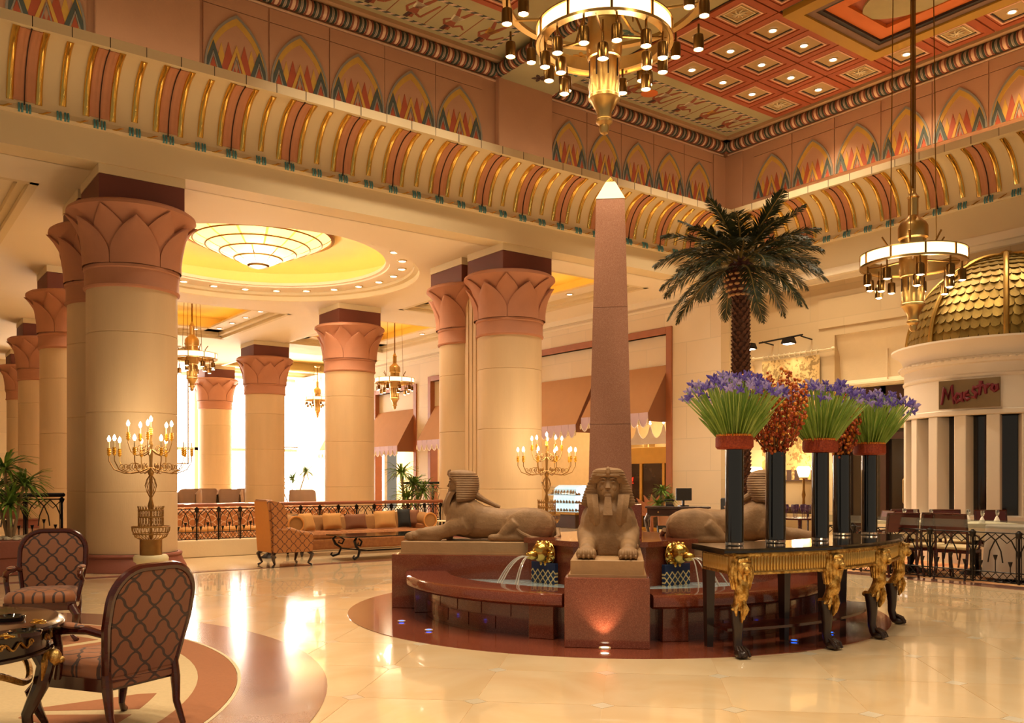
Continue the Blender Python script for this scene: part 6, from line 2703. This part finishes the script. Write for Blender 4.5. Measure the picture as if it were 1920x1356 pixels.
def dining_chair(r_, d_, phi, label, sc=1.08):
    x, y = at(r_, d_)
    t = thing('dining_chair', label, 'chair', (x, y, .005), RZ + phi, 'dining chairs behind the tracery railing', sc)
    m = MB()
    m.loft([[(-.235, y0 - .012, z), (.235, y0 - .012, z), (.235, y0 + .012, z), (-.235, y0 + .012, z)] for z, y0 in ((.66, .235), (.80, .26), (.93, .29))])
    m.build('back_panel', 'leather_red', t, smooth=0)
    m = MB(); m.tube([(-.24, .292, .935), (.24, .292, .935)], .016, 8); m.build('top_rail', 'mahogany', t)
    m = MB(); m.box((0, 0, .455), (.46, .46, .06), 0, .02); m.build('seat', 'seat_cream', t, smooth=0)
    m = MB(); m.box((0, 0, .405), (.46, .45, .05), 0, .006); m.build('seat_rail', 'mahogany', t, smooth=0)
    for s in (-1, 1):
        m = MB(); m.tube([(s * .225, .23, .43), (s * .225, .225, .6), (s * .225, .29, .93)], .02, 8); m.build('back_post', 'mahogany', t)
        m = MB(); m.tube([(s * .215, .21, .42), (s * .215, .24, .2), (s * .215, .31, 0)], [.022, .02, .016], 8); m.build('rear_leg', 'mahogany', t)
        m = MB(); m.tube([(s * .215, -.205, .42), (s * .215, -.21, .2), (s * .215, -.235, 0)], [.022, .018, .015], 8); m.build('front_leg', 'mahogany', t)
        m = MB(); m.tube([(s * .235, .24, .66), (s * .25, .08, .645), (s * .25, -.08, .62), (s * .245, -.14, .55), (s * .235, -.12, .43)], .016, 8); m.build('arm', 'mahogany', t)


def dine(px, d, phi, label):
    dining_chair((px - 960) / FPX * d, d, phi, label)


dine(1678, 14.4, pi, 'dining chair with red leather back drawn to the square table beside the console')
dine(1742, 14.5, pi, 'dining chair with dark red leather back, second along the railing')
dine(1715, 15.45, 0.1, 'red leather dining chair on the kiosk side of the square table')
dine(1785, 15.35, -.1, 'red leather dining chair against the kiosk, between two tables')
dine(1868, 15.1, -.2, 'red leather dining chair at the table set with napkins')
dine(1632, 15.2, -pi / 2, 'red leather dining chair at the console side of the square table')
dine(1797, 13.95, math.radians(130), 'mahogany armchair turned aside just behind the tracery railing')


def dining_table(px, d, label, cloth, skirt, sz=.78, rnd_=False):
    x, y = at((px - 960) / FPX * d, d)
    t = thing('dining_table', label, 'table', (x, y, .005), RZ, 'dining tables', 1.06)
    m = MB(); m.lathe([(.05, .74), (.04, .4), (.06, .2), (.03, .12), (.24, .03), (.25, 0), (.001, 0)], 16); m.build('pedestal', 'black_iron', t)
    m = MB()
    if rnd_:
        m.lathe([(.001, .80), (.40, .80)], 40); m.lathe([(.40, .80), (.41, .79)], 40)
        rows = []
        for z in (.79, .6, .4, skirt):
            rows.append([((.41 + .05 * (.79 - z) * (1 + 1.2 * math.sin(9 * a))) * math.cos(a), (.41 + .05 * (.79 - z) * (1 + 1.2 * math.sin(9 * a))) * math.sin(a), z) for a in [2 * pi * k / 72 for k in range(72)]])
        m.loft(rows, caps=False)
    else:
        h = sz / 2
        m.bx(-h, h, -h, h, .775, .80)
        for (a, b, c, e) in ((-h, h, -h - .008, -h), (-h, h, h, h + .008), (-h - .008, -h, -h, h), (h, h + .008, -h, h)):
            m.bx(a, b, c, e, skirt, .80)
    m.build('cloth', cloth, t, smooth=50 if rnd_ else 0)
    return x, y


def setting(x, y, label):
    t = thing('napkin', label, 'napkin', (x, y, .862), RZ, 'napkins on the dining tables')
    m = MB()
    m.loft([[(.05 * k * math.cos(a), .05 * k * math.sin(a), z) for a in [2 * pi * i / 12 for i in range(12)]] for k, z in ((1, 0), (.9, .02), (.5, .07), (.15, .10))])
    m.build('folded_cloth', 'piping_white', t)
    g = thing('wine_glass', 'stemmed glass on a dining table near the kiosk', 'glass', (*[x + .12, y + .05], .862), 0, 'glasses on the dining tables')
    m = MB(); m.lathe([(.001, 0), (.03, .002), (.004, .01), (.004, .08), (.025, .11), (.032, .15), (.028, .19)], 12); m.build('bowl', 'rail_glass', g)


for (px, d, lab, cl_, sk, rnd_) in ((1708, 15.05, 'square dining table under a cream cloth beside the console', 'table_cloth', .55, False),
                                    (1832, 14.6, 'square dining table under a cream cloth set before the kiosk', 'table_cloth', .55, False),
                                    (1908, 13.6, 'round dining table draped to the floor in a greyish cloth behind the railing', 'grey_cloth', .06, True)):
    x, y = dining_table(px, d, lab, cl_, sk, .82, rnd_)
    if not rnd_:
        for (a, b) in ((-.25, -.2), (.25, -.2), (.2, .25)):
            setting(x + a, y + b, 'folded white napkin standing on a cream dining table')
# ------------------------------------------------------------------ tapestry, picture lights, lamps on the side table
N = NT('tapestry_weave')
tc = N.n('ShaderNodeTexCoord'); sp = N.n('ShaderNodeSeparateXYZ'); N.l(tc.outputs['Object'], sp.inputs[0])
nz = N.n('ShaderNodeTexNoise', _Scale=2.2, _Detail=9.); nz.inputs['Roughness'].default_value = .72
N.l(tc.outputs['Object'], nz.inputs['Vector'])
n2 = N.n('ShaderNodeTexNoise', _Scale=13., _Detail=5.)
N.l(tc.outputs['Object'], n2.inputs['Vector'])
msk = N.math('GREATER_THAN', N.math('ADD', N.math('MULTIPLY', nz.outputs['Fac'], .75), N.math('MULTIPLY', n2.outputs['Fac'], .45)), .625)
N.l(N.mix(N.math('MULTIPLY', msk, .75), N.mix(n2.outputs['Fac'], lin('D8B878'), lin('C8A468')), lin('7A6034')), N.b.inputs['Base Color'])
N.b.inputs['Roughness'].default_value = .9
MATS['tapestry_weave'] = N.m
TY0, TY1, TZ0, TZ1 = 12.98, 14.68, 1.55, 4.62
tp = thing('tapestry', 'tall woven wall hanging with trees hung from a rod on the stone wall', 'tapestry', (XW - .03, (TY0 + TY1) / 2, 0), 0)
m = MB()
h = (TY1 - TY0) / 2
rows = []
for z in (TZ0, 2.5, 3.5, TZ1):
    rows.append([(-.05 - .018 * math.sin(i * 1.9), lerp(-h, h, i / 24), z) for i in range(25)])
m.loft(rows, caps=False, closed=False)
rows = [[(x + .008, y, z) for x, y, z in r_] for r_ in rows]
m.loft(rows, caps=False, closed=False)
m.build('woven_cloth', 'tapestry_weave', tp, smooth=60)
m = MB(); m.bx(-.055, -.03, -h, h, TZ0 - .03, TZ0 + .25); m.build('woven_border', 'fig_dark', tp, smooth=0)
m = MB(); m.tube([(-.07, -h - .35, TZ1 + .10), (-.07, h + .25, TZ1 + .10)], .022, 8); m.ell((-.07, -h - .38, TZ1 + .10), (.05, .06, .05), 10, 6); m.ell((-.07, h + .28, TZ1 + .10), (.05, .06, .05), 10, 6)
m.build('rod', 'bone', tp)
for k in range(11):
    m = MB(); y = lerp(-h + .05, h - .05, k / 10)
    m.tube([(-.07 + .035 * math.cos(a), y, TZ1 + .085 + .05 * math.sin(a)) for a in [2 * pi * i / 12 for i in range(12)]], .012, 5, closed=True)
    m.build('hanging_loop', 'fig_white', tp)
tk = thing('picture_light', 'black twin spotlight bar mounted above the tapestry', 'spotlight', (XW, 13.95, 5.05), 0)
m = MB(); m.tube([(-.45, -.75, .05), (-.45, .55, .0)], .022, 6); m.build('bar', 'black_iron', tk)
for y in (-.7, .45):
    m = MB(); m.tube([(0, y, -.02), (-.45, y, .02)], .018, 6); m.build('bracket', 'black_iron', tk)
for y in (-.38, .80):
    m = MB(); m.loft([[(-.5 + a * k, y + b * k * 1.4, z) for a, b in ((-.10, -.10), (.10, -.10), (.10, .10), (-.10, .10))] for z, k in ((.02, .8), (-.10, 1.05), (-.13, 1.05))]); m.build('spot_head', 'black_iron', tk, smooth=0)
    m = MB(); m.bx(-.58, -.42, y - .11, y + .11, -.145, -.132); m.build('lens', 'lens', tk, smooth=0)
lamp('SPOT', 'picture_lamp', (XW - .5, 13.6, 4.85), 35, WARM, .1, spot=math.radians(110), blend=.9, aim=(XW, 13.9, 2.6))
lamp('SPOT', 'picture_lamp', (XW - .5, 14.7, 4.85), 25, WARM, .1, spot=math.radians(110), blend=.9, aim=(XW, 14.4, 2.6))

st_ = thing('wall_table', 'dark narrow table against the wall below the tapestry', 'side table', (XW - .30, 13.9, 0), 0)
m = MB(); m.box((0, 0, .86), (.42, 1.9, .04), 0, .006); m.build('top', 'dark_wood', st_, smooth=0)
m = MB(); m.box((0, 0, .78), (.36, 1.8, .12), 0, .004); m.build('apron', 'dark_wood', st_, smooth=0)
for sx in (-.15, .15):
    for sy in (-.85, .85):
        m = MB(); m.tube([(sx, sy, .78), (sx, sy, .4), (sx, sy, 0)], [.03, .022, .016], 8); m.build('leg', 'dark_wood', st_)
mat('shade_glow', 'FFE6B8', .6, var=.03, emis=7., ecol='FFD898')
for y, lab in ((14.72, 'glowing glass table lamp next to the palm trunk'), (13.28, 'glowing glass table lamp in front of the tapestry')):
    t = thing('table_lamp', lab, 'lamp', (XW - .30, y, .88), 0, 'table lamps under the tapestry')
    m = MB(); m.lathe([(.001, 0), (.12, 0), (.12, .03), (.04, .06), (.03, .2), (.05, .3), (.03, .42), (.025, .75)], 16); m.build('base', 'brass_dark', t)
    m = MB(); m.lathe([(.10, .72), (.15, .86), (.17, .95), (.13, 1.0)], 18); m.build('glass_shade', 'shade_glow', t)
    m = MB(); m.lathe([(.03, .70), (.11, .72), (.11, .735)], 16); m.build('gallery', 'brass', t)
    lamp('POINT', 'table_lamp_bulb', (XW - .55, y, 1.9), 22, WARM, .12)
# small service table with glasses behind the far sphinx
gx, gy = at((1500 - 960) / FPX * 16.5, 16.5)
vt = thing('service_table', 'small round table with glassware behind the vase-hidden sphinx', 'table', (gx, gy, 0), 0)
m = MB(); m.lathe([(.001, .82), (.42, .82), (.42, .85), (.001, .85)], 28); m.build('top', 'mahogany', vt)
m = MB(); m.lathe([(.04, .82), (.03, .3), (.05, .12), (.28, .03), (.30, 0), (.001, 0)], 16); m.build('pedestal', 'mahogany', vt)
mat('plum_glass', '6A4A6A', .08, var=.1, trans=.5)
r = random.Random(4)
for k in range(11):
    a = k * 2.4
    q = .33 * math.sqrt((k + .5) / 11)
    t = thing('goblet', 'plum tinted goblet on the small round table behind the sphinx', 'glass', (gx + q * math.cos(a), gy + q * math.sin(a), .852), 0, 'plum goblets')
    m = MB(); m.lathe([(.001, 0), (.035, .003), (.006, .012), (.006, .09), (.03, .12), (.042, .18), (.036, .24)], 12); m.build('bowl', 'plum_glass', t)

# ------------------------------------------------------------------ desk with screen, office chair, crate
dk = thing('writing_desk', 'dark polished writing desk with cabriole legs against the stone pier', 'desk', (*at((1270 - 960) / FPX * 22.9, 22.9), 0), RZ - .15)
m = MB(); m.box((0, 0, .85), (1.64, .75, .05), 0, .012); m.build('top', 'dark_wood', dk, smooth=0)
m = MB(); m.box((0, 0, .73), (1.54, .66, .20), 0, .01); m.build('frieze', 'dark_wood', dk, smooth=0)
for k in (-1, 0, 1):
    m = MB(); m.box((k * .49, -.34, .73), (.44, .02, .15), 0, .004); d_ = m.build('drawer', 'dark_wood', dk, smooth=0)
    m = MB(); m.ell((k * .49, -.36, .73), (.02, .02, .02), 8, 6); m.build('knob', 'brass', d_)
for sx in (-1, 1):
    for sy in (-1, 1):
        m = MB(); cabriole(m, sx * .72, sy * .28, .66, sx, sy * .6, .045, 1.4); m.build('leg', 'dark_wood', dk)
mx, my = at((1282 - 960) / FPX * 23.0, 23.0)
mo = thing('monitor', 'black flat screen standing on the dark desk', 'monitor', (mx, my, .876), RZ + .25)
m = MB(); m.box((0, 0, .30), (.44, .04, .32), 0, .008); m.build('screen', mat('screen_black', '0C0D10', .25, var=.1), mo, smooth=0)
m = MB(); m.box((0, .03, .10), (.06, .03, .18)); m.box((0, .02, .01), (.24, .16, .02)); m.build('stand', 'screen_black', mo, smooth=0)
px_t = at((1255 - 960) / FPX * 22.8, 22.8)
te = thing('telephone', 'black desk telephone beside the screen', 'telephone', (*px_t, .876), RZ)
m = MB(); m.loft([[(-.11, -.09, 0), (.11, -.09, 0), (.11, .09, 0), (-.11, .09, 0)], [(-.10, -.08, .03), (.10, -.08, .03), (.08, .08, .11), (-.08, .08, .11)]]); m.build('body', 'screen_black', te, smooth=0)
m = MB(); m.tube([(-.12, .02, .13), (-.08, .02, .16), (.08, .02, .16), (.12, .02, .13)], [.03, .022, .022, .03], 8); m.build('handset', 'screen_black', te)
ox, oy = at((1347 - 960) / FPX * 23.0, 23.0)
oc_ = thing('office_chair', 'dark grey office chair at the end of the writing desk', 'chair', (ox, oy, 0), RZ - 1.2)
mat('grey_fabric', '3A3E44', .8, var=.1)
m = MB(); m.box((0, .24, .86), (.46, .07, .44), 0, .03); m.build('backrest', 'grey_fabric', oc_, smooth=0)
m = MB(); m.box((0, 0, .48), (.48, .46, .09), 0, .03); m.build('seat', 'grey_fabric', oc_, smooth=0)
m = MB(); m.tube([(0, .2, .46), (0, .27, .56), (0, .27, .72)], .025, 6); m.cyl((0, 0, .1), (0, 0, .44), .03, n=10); m.build('column', 'black_iron', oc_)
for k in range(5):
    m = MB(); a = k * 2 * pi / 5; m.tube([(0, 0, .12), (.26 * math.cos(a), .26 * math.sin(a), .06)], .022, 6); m.ell((.26 * math.cos(a), .26 * math.sin(a), .03), (.03, .03, .03), 8, 6); m.build('foot', 'black_iron', oc_)
bx_, by_ = at((1243 - 960) / FPX * 22.3, 22.3)
bn = thing('waste_bin', 'dark waste bin with a pale label standing under the desk', 'bin', (bx_, by_, 0), RZ)
m = MB(); m.lathe([(.001, 0), (.13, 0), (.16, .40), (.15, .40), (.12, .02)], 20); m.build('body', 'screen_black', bn)
m = MB(); m.box((-.05, -.155, .22), (.14, .01, .2)); m.build('label_plate', 'bone', bn, smooth=0)

# ------------------------------------------------------------------ pastry shop: display case, gold doors, shelves
px0 = at((1066 - 960) / FPX * 29.3, 29.3)
pc = thing('display_case', 'lit glass pastry display case on a brass-edged counter', 'display case', (*px0, 0), -pi / 2)
mat('case_glow', 'DDEEF2', .4, var=.25, scale=9., emis=1.1, ecol='D8EEF4')
mat('case_dark', '40281A', .4, var=.2)
m = MB(); m.box((0, 0, .21), (1.5, .7, .42), 0, .01); m.build('counter', 'case_dark', pc, smooth=0)
m = MB(); m.box((0, -.01, .46), (1.54, .74, .07), 0, .006); m.build('brass_edge', 'gold_matte', pc, smooth=0)
m = MB(); m.box((0, .28, .94), (1.44, .06, .86)); m.build('lit_back', 'case_glow', pc, smooth=0)
for z in (.52, .78, 1.04):
    m = MB(); m.box((0, 0, z), (1.42, .52, .015)); m.build('shelf', 'rail_glass', pc, smooth=0)
m = MB()
m.loft([[(sx * .73, y, z) for sx in (-1, 1)] for y, z in ((-.34, .50), (-.36, .9), (-.28, 1.28), (.0, 1.38), (.3, 1.38))], caps=False, closed=False)
m.build('curved_glass', 'rail_glass', pc, smooth=60)
mat('pastry', 'C89A5A', .7, col2='6A3A1E', scale=14.)
r = random.Random(6)
base_x, base_y = px0
for z in (.53, .79, 1.05):
    for k in range(9):
        yy = -.6 + k * .15
        t = thing('pastry', 'small glazed pastry on a glass shelf of the display case', 'pastry', (base_x - .05 * r.random() - .03, base_y - yy, z + .0), 0, 'pastries in the display case')
        m = MB(); m.lathe([(.001, 0), (.05, 0), (.058, .03), (.045, .06), (.001, .075)], 10); m.build('cake', 'pastry', t)
        m = MB(); m.ell((0, 0, .078), (.02, .02, .015), 8, 5); m.build('topping', 'berry_red', t)

mat('gold_paint', 'D8A440', .4, .5, var=.1)
mat('dark_pane', '3A2418', .12, var=.2, spec=.7)
gd = thing('gold_shop_door', 'gold framed glass shop door with dark panes under the awning', 'door', (XA + .9, 19.1, 0), 0)
m = MB(); m.bx(-.05, .05, -1.35, 1.55, 2.05, 2.55, .01); m.build('fascia_band', 'gold_paint', gd, smooth=0)
for y in (-1.35, -.40, .55, 1.50):
    m = MB(); m.bx(-.05, .05, y - .05, y + .05, 0, 2.05); m.build('stile', 'gold_paint', gd, smooth=0)
for y in (-.875, .075, 1.025):
    m = MB(); m.bx(-.01, .02, y - .43, y + .43, .1, 2.05); m.build('pane', 'dark_pane', gd, smooth=0)
    m = MB(); m.bx(-.05, .05, y - .45, y + .45, 0, .1); m.build('bottom_rail', 'gold_paint', gd, smooth=0)
mat('neon_red', 'E03A1E', .4, var=.0, emis=1.4, ecol='E83018')
lgm = thing('door_emblem', 'small red script emblem on the gold framed door pane', 'emblem', (XA + .87, 20.15, 1.55), 0)
m = MB()
m.tube([(0, .16, -.10), (0, -.16, -.10)], .014, 6); m.build('bar', 'neon_red', lgm)
m = MB()
m.tube([(0, .14, -.04), (0, .10, .10), (0, .02, .02), (0, -.04, .12), (0, -.10, .02), (0, -.14, .08), (0, -.12, -.04), (0, -.02, -.02), (0, .06, .03)], .016, 6); m.build('script', 'neon_red', lgm)

cv_ = thing('serving_canopy', 'scalloped cream canopy edge trimmed with little lights over the gold door', 'canopy', (XA + .55, 19.1, 0), 0)
for k in range(5):
    a, b = -1.25 + k * .55, -.70 + k * .55
    o = [(a, 2.62)]
    for i in range(9):
        q = i / 8
        o.append((lerp(a, b, q), 3.22 - .42 * math.sin(pi * q) ** .6))
    o.append((b, 2.62))
    m = MB(); m.prism(o, -.015, .015, 'x'); m.build('scallop', 'piping_white', cv_, smooth=0)
    m = MB(); m.lathe([(.001, 3.2), (.035, 3.23), (.02, 3.3), (.035, 3.36), (.001, 3.42)], 10, (0, a, 0)); m.build('bulb', 'lens', cv_)
# wall shelves with jars in the shop
for j, (yy, lab) in enumerate(((22.2, 'tall lit shelf of jars next to the pastry case'), (23.7, 'tall lit shelf of jars in the corner of the pastry shop'))):
    t = thing('shop_shelf', lab, 'shelf', (23.35, yy, 0), 0)
    m = MB(); m.bx(.1, .2, -.6, .6, 0, 2.9); m.build('back_panel', 'shop_shelf', t, smooth=0)
    for s in (-.62, .62):
        m = MB(); m.bx(-.2, .2, s - .03, s + .03, 0, 2.9); m.build('side_panel', 'shop_shelf', t, smooth=0)
    for z in (.5, 1.0, 1.5, 2.0, 2.5):
        m = MB(); m.bx(-.2, .2, -.6, .6, z - .015, z + .015); m.build('shelf_board', 'shop_shelf', t, smooth=0)
        if z > .6:
            for q in range(5):
                jt = thing('jar', 'small jar standing on a pastry shop shelf', 'jar', (23.25, yy - .44 + q * .22, z + .017), 0, 'jars on the shop shelves')
                m = MB(); m.lathe([(.001, 0), (.06, 0), (.07, .1), (.05, .17)], 10); m.build('body', ['pastry', 'berry_red', 'bone', 'case_glow', 'fig_ochre'][(q + j) % 5], jt)
                m = MB(); m.lathe([(.055, .17), (.055, .2), (.001, .21)], 10); m.build('lid', 'brass', jt)
lamp('POINT', 'shelf_lamp', (22.6, 22.8, 2.7), 30, WARM, .15)

# fan-shaped gilt screen behind the desk plant
fs = thing('fan_screen', 'gilt fan-leaf screen glowing behind the desk plant', 'screen', (*at((1222 - 960) / FPX * 25.1, 25.1), 0), RZ)
for k in range(9):
    a = math.radians(20 + k * 17.5)
    m = MB(); m.tube([(0, 0, .5), (.45 * math.cos(a), 0, .5 + .45 * math.sin(a)), (.75 * math.cos(a), 0, .5 + .65 * math.sin(a))], [.02, .07, .01], 6, flat=(1, .25)); m.build('fan_leaf', 'wood_frame', fs)
m = MB(); m.lathe([(.001, 0), (.2, 0), (.16, .05), (.05, .1), (.04, .5)], 14); m.build('foot', 'wood_frame', fs)

# ------------------------------------------------------------------ far lounge by the glazing
mat('pale_cloth', 'A88A74', .85, var=.1)


def tub_chair(px, d, phi, label, sc=1.):
    t = thing('tub_chair', label, 'armchair', (*at((px - 960) / FPX * d, d), 0), RZ + phi, 'tub chairs by the glazing', sc)
    m = MB(); m.box((0, 0, .30), (.66, .62, .24), 0, .05); m.build('seat', 'pale_cloth', t, smooth=0)
    m = MB()
    rows = []
    for (k, z) in ((.36, .2), (.40, .6), (.38, .92), (.33, .95), (.30, .6), (.29, .3)):
        rows.append([(k * math.cos(a) * 1.05, k * math.sin(a) + .05, z - (.28 * max(0, -math.sin(a) + .2) if z > .5 else 0)) for a in [-.35 + (pi + .7) * i / 16 for i in range(17)]])
    m.loft(rows, caps=False, closed=False)
    m.build('wrap_back', 'pale_cloth', t, smooth=60)
    for sx in (-.26, .26):
        for sy in (-.24, .28):
            m = MB(); m.tube([(sx, sy, .2), (sx * 1.05, sy * 1.05, 0)], [.025, .016], 6); m.build('leg', 'dark_wood', t)


for px, d, ph, lab in ((352, 36, -.3, 'pale tub chair beside the candelabra column in the far lounge'), (388, 37, .6, 'pale tub chair with a thin frame beside the bright window column'), (430, 35, 0, 'broad pale tub chair in the middle of the far lounge'),
                       (452, 38, -.6, 'pale tub chair next to the second window column'), (568, 34, pi, 'round-backed reddish chair by the glazing behind the sofa')):
    tub_chair(px, d, ph, lab, 1.25)
lt = thing('lounge_table', 'low dark table between the far tub chairs', 'table', (*at((412 - 960) / FPX * 33, 33), 0), 0)
m = MB(); m.lathe([(.001, .55), (.5, .55), (.5, .6), (.001, .6)], 24); m.build('top', 'dark_wood', lt)
m = MB(); m.lathe([(.06, .55), (.05, .1), (.3, 0), (.001, 0)], 14); m.build('pedestal', 'dark_wood', lt)
ogee('banquette_cloth', 'C88A50', 'E8D0B0', 'B87440', 7., 12., 0, 2, thick=.2)
for k, (yy, lab) in enumerate(((20.2, 'striped banquette just beyond the lotus railing'), (22.6, 'second striped banquette beyond the lotus railing'), (25.4, 'third striped banquette farthest from the lotus railing'))):
    t = thing('banquette', lab, 'bench', (8.1 + .2 * k, yy, 0), 0, 'banquettes beyond the railing')
    m = MB(); m.box((0, 0, .22), (4.6, .7, .36), 0, .03); m.build('base', 'banquette_cloth', t, smooth=0)
    for q in range(5):
        m = MB(); m.box((-1.84 + q * .92, -.04, .44), (.9, .62, .1), 0, .04); m.build('seat_cushion', 'wing_back_cloth' if k % 2 else 'cushion_tan', t, smooth=0)
    m = MB(); m.box((0, .31, .62), (4.6, .12, .50), 0, .03); m.build('backrest', 'banquette_cloth', t, smooth=0)
    for sx in (-2.1, 2.1):
        m = MB(); m.box((sx, 0, .02), (.1, .5, .05)); m.build('foot', 'dark_wood', t, smooth=0)
